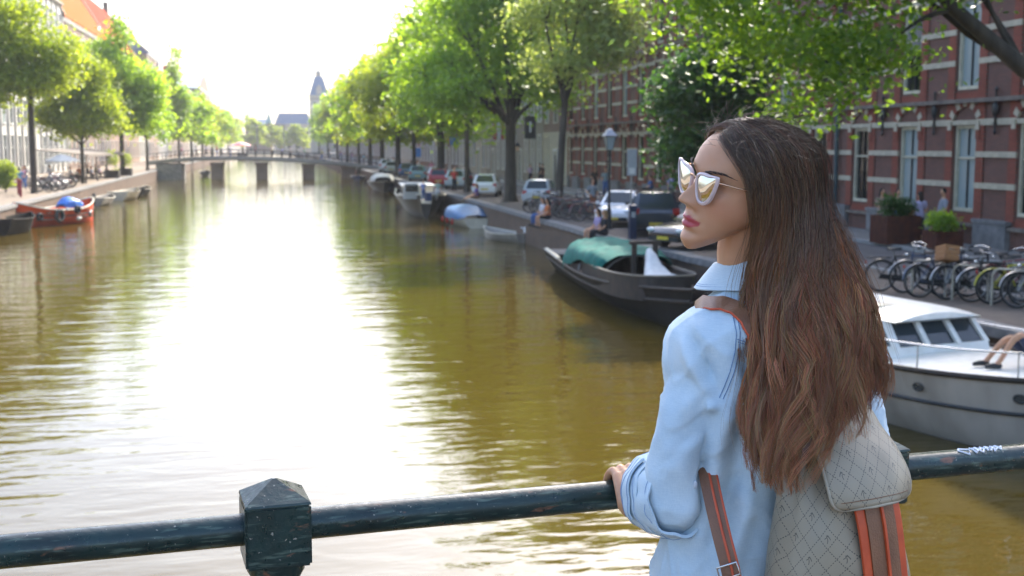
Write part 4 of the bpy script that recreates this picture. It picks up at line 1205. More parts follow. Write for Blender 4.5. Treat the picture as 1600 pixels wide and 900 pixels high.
STR = [(ZS + .028, .066, .060, 0, -.004), (ZS + .008, .098, .070, 0, -.002), (ZS - .014, .142, .084, 0, 0), (ZS - .04, .176, .098, 0, .004), (ZS - .08, .188, .108, 0, .01), (ZS - .15, .178, .116, 0, .014), (ZS - .24, .170, .118, 0, .014),
       (ZS - .34, .170, .116, 0, .010), (ZS - .42, .182, .122, -.004, .008), (ZS - .50, .196, .130, -.006, .006), (ZS - .60, .206, .138, -.008, .0), (ZS - .68, .212, .142, -.008, 0)]
sf = smooth_tab([(-z, a, b, cx, cf) for z, a, b, cx, cf in STR])
sb.loft([torso_ring(z, *sf(-z), n=64) for z in np.linspace(STR[0][0], STR[-1][0], 60)])
ARM = [lp(1146, 492, 2.09), lp(1122, 524, 2.078), lp(1090, 600, 2.056), lp(1059, 700, 2.04), lp(1050, 790, 2.035)]
limbt(sb, ARM, [.048, .052, .0465, .0435, .044], 26)
limbt(sb, [lp(1050, 790, 2.035), lp(1040, 782, 2.09)], [.044, .042], 26)
limbt(sb, [SHR + Vector((-.02, 0, .02)), SHR.lerp(ELR, .5), ELR, ELR.lerp(WRR, .35)], [.054, .053, .05, .048], 24)
shirt = remesh(sb, 'shirt', 0.0045, 5, 0.6)
# folds in the cloth
co = coords(shirt); nr = normals(shirt)
folds = [(lp(1128, 612, 2.03), lp(1108, 668, 2.03), .010, -.020), (lp(1108, 660, 2.03), lp(1092, 740, 2.03), .010, -.022), (lp(1066, 512, 2.02), lp(1098, 566, 2.0), .010, -.006), (lp(1098, 566, 2.0), lp(1126, 622, 2.02), .011, -.011), (lp(1056, 520, 2.02), lp(1108, 612, 2.0), .012, .006), (lp(1126, 622, 2.02), lp(1104, 640, 2.0), .010, .007),
         (lp(1118, 600, 2.0), lp(1050, 650, 1.99), .012, .004), (lp(1112, 640, 2.0), lp(1040, 690, 1.99), .011, -.004), (lp(1096, 690, 1.99), lp(1020, 720, 1.99), .010, .004), (lp(1100, 665, 2.0), lp(1030, 730, 1.99), .010, -.004),
         (lp(1150, 610, 2.0), lp(1120, 720, 2.0), .014, .006), (lp(1162, 640, 2.0), lp(1138, 820, 2.0), .016, -.007), (lp(1120, 740, 2.0), lp(1060, 860, 1.98), .016, .007), (lp(1145, 750, 2.0), lp(1095, 900, 1.98), .015, -.008), (lp(1165, 780, 2.0), lp(1130, 920, 1.97), .016, .008),
         (lp(1070, 850, 1.98), lp(1050, 960, 1.97), .016, -.006), (lp(1150, 545, 2.0), lp(1185, 600, 2.0), .012, -.005), (lp(1130, 470, 2.06), lp(1160, 520, 2.0), .012, .003), (lp(1200, 640, 1.98), lp(1172, 760, 1.97), .016, -.007), (lp(1185, 660, 1.98), lp(1160, 860, 1.97), .015, .007)]
dsp = np.zeros(len(co))
for a, b, w, amp in folds:
    a, b = np.array(a), np.array(b); ab = b - a
    t = np.clip(((co - a) @ ab) / (ab @ ab), 0, 1)
    d = np.linalg.norm(co - (a + t[:, None] * ab), axis=1)
    dsp += 2.5 * amp * np.exp(-(d / (w * 1.15)) ** 2) * np.sin(np.pi * np.clip(t * .9 + .05, 0, 1)) ** .5
for k, v in enumerate(co):
    q = Vector(v)
    dsp[k] += 0.0055 * (1 - abs(noise.noise(Vector((q.x * 9 + q.z * 6, q.y * 9 - q.z * 4, q.z * 6 + 3))))) ** 7 + 0.0035 * (1 - abs(noise.noise(Vector((q.x * 17 - q.z * 9, q.y * 17, q.z * 10 + 7))))) ** 8
    dsp[k] += 0.0050 * noise.noise(Vector((q.x * 14, q.y * 14, q.z * 9))) + 0.0024 * noise.noise(Vector((q.x * 38 + q.z * 22, q.y * 38, q.z * 14)))
setco(shirt, co + nr * dsp[:, None])
shirt.materials.append(M['shirt'])
link('shirt', shirt, woman)
from mathutils.bvhtree import BVHTree
def bvh_of(me): return BVHTree.FromPolygons([v.co[:] for v in me.vertices], [p.vertices[:] for p in me.polygons])
SHB = bvh_of(shirt)
def cast(px, py, bvh=None, off=0.0012):
    d = (lp(px, py, 2.0) - CAML).normalized()
    h, n, i, dist = (bvh or SHB).ray_cast(CAML, d)
    if h is None: return None, None
    if n.dot(d) > 0: n = -n
    return h + n * off, n
def seam(pts, r=0.0011, name='seam', dash=None, mat='stitch', close=False):
    P = []
    for (a, b) in zip(pts, pts[1:]):
        L_ = math.hypot(b[0] - a[0], b[1] - a[1]); k = max(2, int(L_ / 3))
        for i in range(k): P.append((a[0] + (b[0] - a[0]) * i / k, a[1] + (b[1] - a[1]) * i / k))
    P.append(pts[-1])
    Q = [cast(*p)[0] for p in P]; Q = [q for q in Q if q is not None]
    if len(Q) > 2: return Q
    return None
def stitch(lines, name):
    mb = MB()
    for ln in lines:
        Q = seam(ln)
        if Q:
            mb.tube(Q, 0.0007, 5)
    tag(mb.build(name, M['stitch'], woman, 80), kind='stuff')
stitch([[(1146, 496), (1151, 520), (1149, 545), (1141, 580), (1132, 604), (1124, 622)], [(1152, 495), (1157, 520), (1155, 547), (1147, 582), (1138, 606), (1130, 624)], [(1152, 530), (1165, 534), (1180, 541)], [(1153, 534), (1165, 538), (1180, 545)]], 'stitching')

# collar: a standing band folded over
def ribbon_solid(path_a, path_b, th):
    """a thick sheet between two edges"""
    A, B = [Vector(p) for p in path_a], [Vector(p) for p in path_b]
    rings = []
    for i in range(len(A)):
        t = A[min(i + 1, len(A) - 1)] - A[max(i - 1, 0)]
        n = t.cross(B[i] - A[i]).normalized() * th / 2
        rings.append([A[i] + n, A[i].lerp(B[i], .5) + n * 1.3, B[i] + n, B[i] - n, A[i].lerp(B[i], .5) - n * 1.3, A[i] - n])
    return rings
cc = NB_ + Vector((-0.004, 0, 0.0))
inn, outr, topr = [], [], []
for j in range(49):
    t = R(-150 + 300 * j / 48)                      # 0 = nape, both ends open towards her throat
    dr = -tf * math.cos(t) + tl * math.sin(t)
    fr = sstep((abs(math.degrees(t)) - 60) / 75)
    topr.append(cc + dr * (0.064 + .020 * fr) + Vector((0, 0, .074 - .010 * fr)))
    outr.append(cc + dr * (0.088 + .030 * fr) + Vector((0, 0, .026 - .006 * fr)))
    inn.append(cc + dr * (0.062 + .018 * fr) + Vector((0, 0, -.004)))
mb = MB()
mb.loft(ribbon_solid(topr, outr, .004)); mb.loft(ribbon_solid(inn, topr, .0035))
cl = mb.build('collar', M['shirt'], woman, 60)
mb = MB()
for k in (.86, .93):
    mb.tube([a.lerp(b, k) + (b - a).cross(Vector((0, 0, 0))) + (a - cc).normalized() * .0 + Vector((0, 0, .0028)) for a, b in zip(topr, outr)], .0009, 5)
tag(mb.build('stitching', M['stitch'], woman, 80), kind='stuff')

# rolled cuff round the elbow, with its tab and button
ca, cb_ = lp(1058, 782, 2.02), lp(1022, 768, 2.125)
ax = (cb_ - ca).normalized()
def cuff_layer(t0, t1, r0, r1, seed, wob=.0035, th=.006):
    e1 = ax.cross(Vector((0, 0, 1))).normalized(); e2 = e1.cross(ax)
    rings = []
    prof = [(t0, r0 - th), (t0 - .03, r0 - th * .3), (t0, r0), (t0 * .5 + t1 * .5, (r0 + r1) / 2 + .003), (t1, r1), (t1 + .04, r1 - th * .4), (t1, r1 - th)]
    for t, r in prof:
        ring = []
        for j in range(48):
            a = 2 * math.pi * j / 48
            c, s = math.cos(a), math.sin(a)
            rr = r * (1 + .10 * s * s - .04) + wob * noise.noise(Vector((c * 2.2 + seed, s * 2.2, t * 3))) * 2
            sk = 0.012 * s
            ring.append(ca.lerp(cb_, t) + ax * sk + e1 * (rr * c) + e2 * (rr * s))
        rings.append(ring)
    return MB().loft(rings, cap=False)
m_ = cuff_layer(-0.05, 0.66, .0590, .0620, 1); m_.build('cuff', M['shirt'], woman, 70)
m_ = cuff_layer(0.36, 1.0, .0655, .0660, 5); m_.build('cuff', M['shirt'], woman, 70)
CUB = BVHTree.FromPolygons(*(lambda a: (a.v, a.f))(cuff_layer(0.34, 1.02, .0665, .0672, 5)))
def sheet_cast(quad, nu, nv, bvh, th, off):
    """a patch of cloth pressed onto a surface; quad: four picture corners"""
    g = []
    for i in range(nv + 1):
        row = []
        for j in range(nu + 1):
            a, b = j / nu, i / nv
            px = (quad[0][0] * (1 - a) + quad[1][0] * a) * (1 - b) + (quad[3][0] * (1 - a) + quad[2][0] * a) * b
            py = (quad[0][1] * (1 - a) + quad[1][1] * a) * (1 - b) + (quad[3][1] * (1 - a) + quad[2][1] * a) * b
            h, n = cast(px, py, bvh, off)
            if h is None: h, n = cast(px, py, SHB, off)
            row.append((h, n) if h is not None else None)
        g.append(row)
    vs, ok = [], True
    for row in g:
        for c in row:
            if c is None: return None
    top = [h for row in g for h, n in row]; bot = [h - n * th for row in g for h, n in row]
    W_ = nu + 1
    fs = []
    for i in range(nv):
        for j in range(nu):
            q = (i * W_ + j, i * W_ + j + 1, (i + 1) * W_ + j + 1, (i + 1) * W_ + j)
            fs.append(q); fs.append(tuple(x + len(top) for x in reversed(q)))
    rim = [j for j in range(W_)] + [i * W_ + nu for i in range(1, nv + 1)] + [nv * W_ + j for j in range(nu - 1, -1, -1)] + [i * W_ for i in range(nv - 1, 0, -1)]
    for a, b in zip(rim, rim[1:] + rim[:1]): fs.append((b, a, a + len(top), b + len(top)))
    return MB().add(top + bot, fs)
def cuff_pt(t, a, lift):
    e1 = ax.cross(Vector((0, 0, 1))).normalized(); e2 = e1.cross(ax)
    c, s_ = math.cos(a), math.sin(a)
    rr = .0680 * (1 + .10 * s_ * s_ - .04) + .0035 * noise.noise(Vector((c * 2.2 + 5, s_ * 2.2, t * 3))) * 2 + lift
    return ca.lerp(cb_, t) + ax * .012 * s_ + e1 * (rr * c) + e2 * (rr * s_)
A_ = [cuff_pt(.44 + .12 * k / 16, R(118 + 92 * k / 16), .003) for k in range(17)]; B_ = [cuff_pt(.70 + .12 * k / 16, R(118 + 92 * k / 16), .003) for k in range(17)]
MB().loft(ribbon_solid(A_, B_, .003)).build('cuff_tab', M['shirt'], woman, 60)
tag(MB().tube([a.lerp(b, .1) + (a - ca.lerp(cb_, .6)).normalized() * .002 for a, b in zip(A_, B_)], .0006, 4).tube([a.lerp(b, .9) + (a - ca.lerp(cb_, .6)).normalized() * .002 for a, b in zip(A_, B_)], .0006, 4).build('stitching', M['stitch'], woman, 80), kind='stuff')
h, n = cast(1052, 788, CUB, .008)
M['button'] = pm('pale_button', (0.62, 0.66, 0.70), (0.5, 0.54, 0.6), 0.3, 60)
if h: MB().ell(h, (.0045, .0045, .0045), 12, 8).build('button', M['button'], woman, 80)
h, n = cast(1085, 757, None, .003)
if h: MB().ell(h, (.004, .002, .007), 12, 8).build('button', M['button'], woman, 80)
for t_, r_ in ((.42, .0672), (.93, .0672), (.02, .0612)):
    tag(MB().tube([cuff_pt(t_, R(360 * k / 60), r_ - .0680) for k in range(60)], .0006, 4, loop=True).build('stitching', M['stitch'], woman, 80), kind='stuff')
# ring on the ring finger
M['gold'] = pm('rose_gold', (0.78, 0.50, 0.33), (0.7, 0.42, 0.27), 0.22, 50, metal=1)
pr = railpt(u_at(973, 2.245), R(80), .0275 + .0175)
MB().torus((0, 0, 0), .0104, .0014, 'y', 24, 6).build('ring', M['gold'], woman, 60, loc=pr)
# jeans and shoes, below the picture
M['jeans'] = pm('dark_blue_denim', (0.035, 0.05, 0.09), (0.025, 0.035, 0.065), 0.9, 40, bump=.2)
jb = MB()
jb.loft([torso_ring(z, a, b, 0, c) for z, a, b, c in ((ZS - .50, .165, .108, 0), (ZS - .58, .182, .124, -.01), (ZS - .66, .183, .126, -.01), (ZS - .74, .172, .10, 0))])
for s in (1, -1):
    b = hipc + tl * .09 * s
    limbt(jb, [b + Vector((0, 0, ZS - .64)), b + Vector((0, 0, .47)) + tf * .01, b + Vector((0, 0, .30)) - tf * .01, b + Vector((0, 0, .11)) - tf * .01], [.092, .064, .06, .052], 18)
link('jeans', (lambda me: (me.materials.append(M['jeans']), me)[1])(remesh(jb, 'jeans', .008, 3)), woman)
for s in (1, -1):
    b = hipc + tl * .09 * s
    x_ = MB(); limbt(x_, [b + Vector((0, 0, .05)) - tf * .045, b + Vector((0, 0, .045)) + tf * .09, b + Vector((0, 0, .032)) + tf * .17], [.044, .040, .028], 14)
    x_.build('shoe', M['white'], woman, 60)

# ------------------------------------------------------------------ hair
CEN, RAD = Vector((0, -0.004, 0.128)), Vector((0.0875, 0.1005, 0.0900))
BACK = 0.153                                            # the hair stands off the back of the head
yl = [300, 350, 400, 450, 500, 550, 600, 650, 700, 750, 800]
HL = [  # y pixel, left edge, right edge, distance of the middle, half thickness
    (300, 1192, 1318, 2.105, .085), (350, 1188, 1330, 2.10, .085), (400, 1176, 1338, 2.085, .08), (450, 1166, 1346, 2.06, .072), (500, 1168, 1356, 2.03, .062), (550, 1172, 1370, 2.0, .055), (600, 1166, 1380, 1.975, .05), (650, 1158, 1378, 1.94, .045), (700, 1164, 1352, 1.905, .04), (750, 1178, 1322, 1.885, .032), (800, 1186, 1310, 1.88, .03)]
tabz = []
for yy, a, b, v, th in HL:
    pl, pr_ = lp(a, yy, v), lp(b, yy, v)
    tabz.append((-pl.z, (pl.x + pr_.x) / 2, v - VR, (pr_.x - pl.x) / 2, th))
hang = smooth_tab(tabz)
ZB_ = [-t[0] for t in tabz]
A0, A1 = 271.0, 482.0                                  # azimuths that carry hair (her face looks to 208)
def hang_pt(phi, rho, z):
    cx, cy, au, av = hang(-z)
    return Vector((cx + au * rho * math.cos(phi), cy + av * rho * math.sin(phi), z))
def tip_y(phi_deg):
    # pixel height of the tips along the width of the curtain
    u = math.cos(R(phi_deg))
    return 757 - 128 * max(0, u) ** .85 - 8 * max(0, -u)
def hair_path(az, rho, length=1.0, jit=0.0, part=0.0, nA=7, nB=18):
    t = min(1, max(0, (abs(az - 388) / 117)))         # 0 at the back of the head, 1 at the face
    al = R(112 - 63 * t + part)
    d0 = Vector((0.02 * (1 if az > 388 else -1), math.cos(al), math.sin(al)))
    # direction at ear height, given in the head frame
    w = Vector((math.cos(R(az)), math.sin(R(az)), 0))
    d1 = Vector((w.dot(hr), w.dot(hf), 0)).normalized() * math.cos(R(2)) + Vector((0, 0, -math.sin(R(2))))
    om = math.acos(max(-1, min(1, d0.dot(d1))))
    P = []
    lift = (rho - 1.0) * 0.45
    for i in range(nA + 1):
        k = i / nA
        d = (d0 * math.sin((1 - k) * om) + d1 * math.sin(k * om)) / math.sin(om)
        d.normalize()
        s = 1 + lift + 0.035 * math.sin(math.pi * k) + jit
        P.append(HO + HM @ (CEN + Vector((d.x * RAD.x, d.y * (RAD.y if d.y > 0 else BACK), d.z * RAD.z)) * s))
    phd = 180 + (az - A0) * (325 / (A1 - A0))
    ph = R(phd)
    zt = lp(1250, tip_y(phd), 1.9).z
    e = P[-1]
    zt = e.z + (zt - e.z) * length
    off = e - hang_pt(ph, rho, e.z)
    for i in range(1, nB + 1):
        k = i / nB
        z = e.z + (zt - e.z) * k
        q = hang_pt(ph, rho, z)
        P.append(q + off * (1 - sstep((e.z - z) / .19)))
    for _ in range(4):
        P = [P[0]] + [(P[i - 1] + P[i] * 2 + P[i + 1]) / 4 if 4 < i < 17 else P[i] for i in range(1, len(P) - 1)] + [P[-1]]
    return P, phd
g = random.Random(21)
HV, HF, HC = [], [], []
def strand(P, r, c0, c1, split):
    n = len(P); o = len(HV)
    prev = None
    for i, p in enumerate(P):
        t = (P[min(i + 1, n - 1)] - P[max(i - 1, 0)]).normalized()
        a = Vector((0.3, -1, 0.2)) if prev is None else prev
        u = (a - t * a.dot(t)).normalized(); prev = u; w = t.cross(u)
        k = i / (n - 1)
        rr = r * (1 - .75 * max(0, (k - .72) / .28)) * (0.75 + .25 * min(1, k * 6))
        for j in range(3):
            an = 2.0944 * j
            q = p + u * (math.cos(an) * rr) + w * (math.sin(an) * rr)
            HV.append((q.x, q.y, q.z))
        m = sstep((k - split) / .45)
        HC.extend([(c0[0] + (c1[0] - c0[0]) * m, c0[1] + (c1[1] - c0[1]) * m, c0[2] + (c1[2] - c0[2]) * m, 1)] * 3)
    for i in range(n - 1):
        b = o + i * 3
        for j in range(3):
            HF.append((b + j, b + (j + 1) % 3, b + 3 + (j + 1) % 3, b + 3 + j))
NCL, PER = 250, 31
for c in range(NCL):
    az = A0 + (A1 - A0) * (g.random() if c % 4 else g.random() * .55)
    rho = 1.0 - abs(g.gauss(0, .17)); rho = max(.55, rho)
    ln = g.uniform(.84, 1.04) if g.random() < .7 else g.uniform(.6, .9)
    amp, wl, ph0 = g.uniform(.006, .021), g.uniform(.17, .32), g.uniform(0, 6.28)
    amp2, ph2 = g.uniform(.003, .010), g.uniform(0, 6.28)
    part = g.uniform(-9, 9)
    base, phd = hair_path(az, rho, ln, g.uniform(-.012, .02), part)
    tone = g.uniform(.72, 1.3)
    warm = g.random()
    c0 = tuple(x * tone for x in (0.27, 0.165, 0.102)); c1 = tuple(x * tone for x in ((0.38, 0.150, 0.056) if warm < .7 else (0.50, 0.24, 0.10)))
    sp = g.uniform(.10, .40)
    for s in range(PER):
        daz, dr = g.gauss(0, 4.0), g.gauss(0, .035)
        P, _ = hair_path(az + daz, max(.5, rho + dr), ln * g.uniform(.93, 1.02), g.uniform(-.01, .012), part + g.gauss(0, 3))
        n = len(P); conv = g.uniform(.55, .93)
        dph = g.gauss(0, .22)
        Q = []
        L_ = 0
        for i, p in enumerate(P):
            k = i / (n - 1)
            if i: L_ += (P[i] - P[i - 1]).length
            q = p.lerp(base[i], conv * sstep((k - .25) / .6))
            h_ = sstep((k - .26) / .55)
            q = q + Vector((math.sin(L_ / wl * 6.28 + ph0 + dph) * amp * h_ * 1.25, -abs(math.cos(L_ / wl * 6.28 + ph2)) * amp2 * h_ * 1.5, 0))
            q = q + Vector((noise.noise(Vector((p.z * 9, s * 1.7 + c, 0))), noise.noise(Vector((p.z * 9, s * 1.7 + c, 9))), 0)) * .0018 * h_
            Q.append(q)
        strand(Q, g.uniform(.00040, .00075), tuple(x * g.uniform(.85, 1.2) for x in c0), tuple(x * g.uniform(.8, 1.25) for x in c1), sp)
# loose single hairs
for s in range(240):
    az = g.uniform(A0, A0 + 150)
    P, phd = hair_path(az, g.uniform(.95, 1.12), g.uniform(.35, .95), g.uniform(.0, .05), g.uniform(-14, 14))
    a, b = g.uniform(-1, 1), g.uniform(0, 6.28)
    out = Vector((math.cos(R(phd)), math.sin(R(phd)), 0)); n = len(P)
    Q = [p + out * (.03 * abs(a) * (i / n) ** 1.5) + Vector((math.sin(i * .35 + b), math.cos(i * .3 + b), math.sin(i * .5))) * .006 * (i / n) for i, p in enumerate(P)]
    strand(Q, .0003, (0.12, 0.08, 0.055), (0.24, 0.13, 0.065), .2)
for s in range(170):                                   # soft hairline
    az = A0 + g.uniform(0, 22) if s % 3 else A1 - g.uniform(0, 26)
    P, phd = hair_path(az, g.uniform(1.0, 1.03), .3, g.uniform(-.012, .006), g.uniform(-13, -2))
    i0 = g.randint(0, 4); Q = P[i0:i0 + g.randint(5, 8)]
    strand([q + Vector((-.002 * i, -.001 * i, 0)) for i, q in enumerate(Q)], .00032, (0.13, 0.09, 0.065), (0.2, 0.13, 0.08), .3)
for s in range(150):                                   # short flyaways at the crown and hairline
    d = Vector((g.uniform(-.9, .7), g.uniform(-.7, .95), g.uniform(.45, 1))).normalized()
    p = HO + HM @ (CEN + Vector((d.x * RAD.x, d.y * RAD.y, d.z * RAD.z)) * 1.02)
    dn = (HM @ d); dirv = (dn * g.uniform(.15, .7) + Vector((g.uniform(-.4, 1), g.uniform(-.5, .5), g.uniform(-.3, .4)))).normalized()
    Q = []
    for i in range(9):
        Q.append(p.copy()); p = p + dirv * g.uniform(.004, .008); dirv = (dirv + Vector((g.uniform(-.2, .3), g.uniform(-.2, .2), -.12)) ).normalized()
    strand(Q, .00028, (0.14, 0.10, 0.07), (0.2, 0.13, 0.08), .2)
hm = bpy.data.meshes.new('hair')
hm.from_pydata(HV, [], HF)
ca_ = hm.color_attributes.new('hc', 'FLOAT_COLOR', 'POINT')
ca_.data.foreach_set('color', np.array(HC, np.float32).ravel())
hm.polygons.foreach_set('use_smooth', [True] * len(hm.polygons))
def hairmat():
    m, nt, b, out = newmat('brown_hair')
    N, L = nt.nodes.new, nt.links.new
    a = N('ShaderNodeAttribute'); a.attribute_name = 'hc'
    L(a.outputs['Color'], b.inputs['Base Color'])
    b.inputs['Roughness'].default_value = .38
    b.inputs['Specular IOR Level'].default_value = .55
    t = N('ShaderNodeBsdfTranslucent'); L(a.outputs['Color'], t.inputs['Color'])
    mx = N('ShaderNodeMixShader'); mx.inputs[0].default_value = .25
    L(b.outputs[0], mx.inputs[1]); L(t.outputs[0], mx.inputs[2]); L(mx.outputs[0], out.inputs[0])
    return m
M['hair'] = hairmat()
hm.materials.append(M['hair'])
hair = tag(link('hair', hm, woman), kind='stuff')
# the mass beneath the strands
rings = []
for i in range(64):
    az = A0 + 1 + (A1 - A0 - 2) * i / 63
    P, phd = hair_path(az, .84, .90 - .06 * (i % 3 == 0), -.018)
    rings.append(P)
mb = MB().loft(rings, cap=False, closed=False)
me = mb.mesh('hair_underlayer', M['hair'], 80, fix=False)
nP = len(rings[0])
ca_ = me.color_attributes.new('hc', 'FLOAT_COLOR', 'POINT')
cs = []
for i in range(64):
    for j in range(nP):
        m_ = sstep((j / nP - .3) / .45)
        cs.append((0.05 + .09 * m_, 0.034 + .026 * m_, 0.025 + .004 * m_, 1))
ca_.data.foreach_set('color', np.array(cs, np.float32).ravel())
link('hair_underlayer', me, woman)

# ------------------------------------------------------------------ sunglasses
def sunglasses():
    root = thing('sunglasses', 'pale pink cat-eye sunglasses with mirrored lenses worn by the woman', 'sunglasses', Matrix.Rotation(-YAW, 3, 'Z') @ H(0, .10, .105) + WROOT, -YAW)
    base = H(0, .10, .105)
    M['pinkframe'] = pm('pale_pink_acetate', (0.74, 0.58, 0.56), (0.68, 0.52, 0.50), 0.22, 20, coat=.4)
    m, nt, b, out = newmat('mirrored_lens'); b.inputs['Base Color'].default_value = (.80, .79, .72, 1); b.inputs['Metallic'].default_value = 1; b.inputs['Roughness'].default_value = .035
    M['mirror'] = m
    ol = [(-.027, .010), (-.022, .020), (-.008, .0245), (.010, .0255), (.026, .0285), (.0335, .0275), (.0325, .016), (.027, .000), (.018, -.017), (.004, -.0275), (-.012, -.0265), (-.023, -.013)]
    n = 48; pts = []
    k = len(ol)
    for i in range(n):
        t = i / n * k; a = int(t); u = t - a
        p0, p1, p2, p3 = (Vector(ol[(a + d) % k]) for d in (-1, 0, 1, 2))
        pts.append(0.5 * ((2 * p1) + (p2 - p0) * u + (2 * p0 - 5 * p1 + 4 * p2 - p3) * u * u + (3 * p1 - p0 - 3 * p2 + p3) * u ** 3))
    def P(s, x, z, y=0.0):
        # lens plane: wraps slightly round the face and tilts under the brow
        x *= .84; z *= .885
        xx = .0315 + x
        yy = .0955 - 0.10 * max(0, x + .01) - 0.9 * max(0, x) ** 2 + (z * .13) + y
        return H(s * xx, yy, .1005 + z) - base
    for s, lb in ((-1, 'lens nearer the camera'), (1, 'lens on the far side')):
        fr = MB(); rings = []
        for p in pts:
            d = p.normalized()
            o_, i_ = p + d * .0040, p - d * .0026
            rings.append([P(s, o_.x, o_.y, -.0022), P(s, o_.x, o_.y, .0020), P(s, p.x, p.y, .0034), P(s, i_.x, i_.y, .0020), P(s, i_.x, i_.y, -.0022)])
        fr.loft(rings, loop=True).build('frame', M['pinkframe'], root, 50)
        ln = MB(); rr = []
        for f in (1.0, .75, .5, .25, .02):
            rr.append([P(s, p.x * f * .97, p.y * f * .97, .0008 + .0032 * (1 - f * f)) for p in pts])
        tag(ln.loft(rr, cap=False).build('lens', M['mirror'], root, 80))
        MB().tube([P(s, .031, .020, -.001), P(s, .036, .020, -.008), H(s * .0735, .06, .1165) - base, H(s * .0765, .02, .112) - base, H(s * .076, -.012, .106) - base, H(s * .074, -.03, .085) - base], [.0018, .0014, .0012, .0012, .0012, .0016], 8).build('temple', M['gold'], root, 60)
    MB().tube([P(-1, -.026, .012, .001), H(-.004, .1045, .1155) - base, H(.004, .1045, .1155) - base, P(1, -.026, .012, .001)], .0014, 8).build('bridge', M['gold'], root, 60)
sunglasses()

# ------------------------------------------------------------------ backpack
def nodeexpr(nt):
    N, L = nt.nodes.new, nt.links.new
    def op(o, a, b=None, c=None):
        n = N('ShaderNodeMath'); n.operation = o
        for i, q in enumerate((a, b, c)):
            if q is None: continue
            if isinstance(q, (int, float)): n.inputs[i].default_value = q
            else: L(q, n.inputs[i])
        return n.outputs[0]
    return op
def bagmat():
    m, nt, b, out = newmat('monogram_canvas')
    N, L = nt.nodes.new, nt.links.new
    op = nodeexpr(nt)
    uv = N('ShaderNodeUVMap'); uv.uv_map = 'UVMap'
    sp = N('ShaderNodeSeparateXYZ'); L(uv.outputs[0], sp.inputs[0])
    u, v = sp.outputs[0], sp.outputs[1]
    c = 0.028
    p = op('DIVIDE', op('ADD', u, op('MULTIPLY', v, .82)), c); q = op('DIVIDE', op('SUBTRACT', u, op('MULTIPLY', v, .82)), c)
    def fr(x): return op('ABSOLUTE', op('SUBTRACT', op('FRACT', x), .5))     # .5 on the line, 0 mid cell
    lp_, lq = op('GREATER_THAN', fr(p), .468), op('GREATER_THAN', fr(q), .468)
    dp, dq = op('GREATER_THAN', op('FRACT', op('MULTIPLY', q, 5.0)), .42), op('GREATER_THAN', op('FRACT', op('MULTIPLY', p, 5.0)), .42)
    lines = op('MAXIMUM', op('MULTIPLY', lp_, dp), op('MULTIPLY', lq, dq))
    # small mark of three strokes where every second pair of lines meets
    a = op('SUBTRACT', op('FRACT', op('ADD', op('MULTIPLY', p, .5), .25)), .5); d = op('SUBTRACT', op('FRACT', op('ADD', op('MULTIPLY', q, .5), .25)), .5)
    X = op('ADD', a, d); Y = op('SUBTRACT', a, d)
    def stroke(cx, cy, ang, ln, w):
        ca, sa = math.cos(ang), math.sin(ang)
        xx = op('SUBTRACT', X, cx); yy = op('SUBTRACT', Y, cy)
        l_ = op('ADD', op('MULTIPLY', xx, ca), op('MULTIPLY', yy, sa)); t_ = op('SUBTRACT', op('MULTIPLY', yy, ca), op('MULTIPLY', xx, sa))
        t_ = op('ADD', t_, op('MULTIPLY', op('MULTIPLY', l_, l_), 1.6))
        return op('MULTIPLY', op('LESS_THAN', op('ABSOLUTE', l_), ln), op('LESS_THAN', op('ABSOLUTE', t_), w))
    mk = op('MAXIMUM', stroke(-.07, .06, .75, .15, .022), op('MAXIMUM', stroke(.07, .05, 2.4, .14, .022), stroke(0.0, -.1, 1.57, .13, .022)))
    mk = op('MAXIMUM', mk, stroke(.02, .12, 0.1, .08, .02))
    ink = op('MAXIMUM', op('MULTIPLY', lines, op('GREATER_THAN', op('ADD', op('ABSOLUTE', X), op('ABSOLUTE', Y)), .30)), mk)
    tc = N('ShaderNodeTexCoord'); nz = N('ShaderNodeTexNoise'); nz.inputs['Scale'].default_value = 300; nz.inputs['Detail'].default_value = 3; L(tc.outputs['Object'], nz.inputs['Vector'])
    n2 = N('ShaderNodeTexNoise'); n2.inputs['Scale'].default_value = 8; L(tc.outputs['Object'], n2.inputs['Vector'])
    rp = N('ShaderNodeValToRGB'); rp.color_ramp.elements[0].position = .3; rp.color_ramp.elements[1].position = .7
    rp.color_ramp.elements[0].color = (0.29, 0.24, 0.165, 1); rp.color_ramp.elements[1].color = (0.355, 0.30, 0.21, 1); L(n2.outputs['Fac'], rp.inputs[0])
    mx = N('ShaderNodeMix'); mx.data_type = 'RGBA'; L(op('MULTIPLY', ink, .78), mx.inputs[0]); L(rp.outputs[0], mx.inputs[6]); mx.inputs[7].default_value = (0.045, 0.038, 0.033, 1)
    L(mx.outputs[2], b.inputs['Base Color'])
    b.inputs['Roughness'].default_value = .42; b.inputs['Specular IOR Level'].default_value = .45
    bp = N('ShaderNodeBump'); bp.inputs['Strength'].default_value = .18; bp.inputs['Distance'].default_value = .0008; L(nz.outputs['Fac'], bp.inputs['Height']); L(bp.outputs[0], b.inputs['Normal'])
    return m
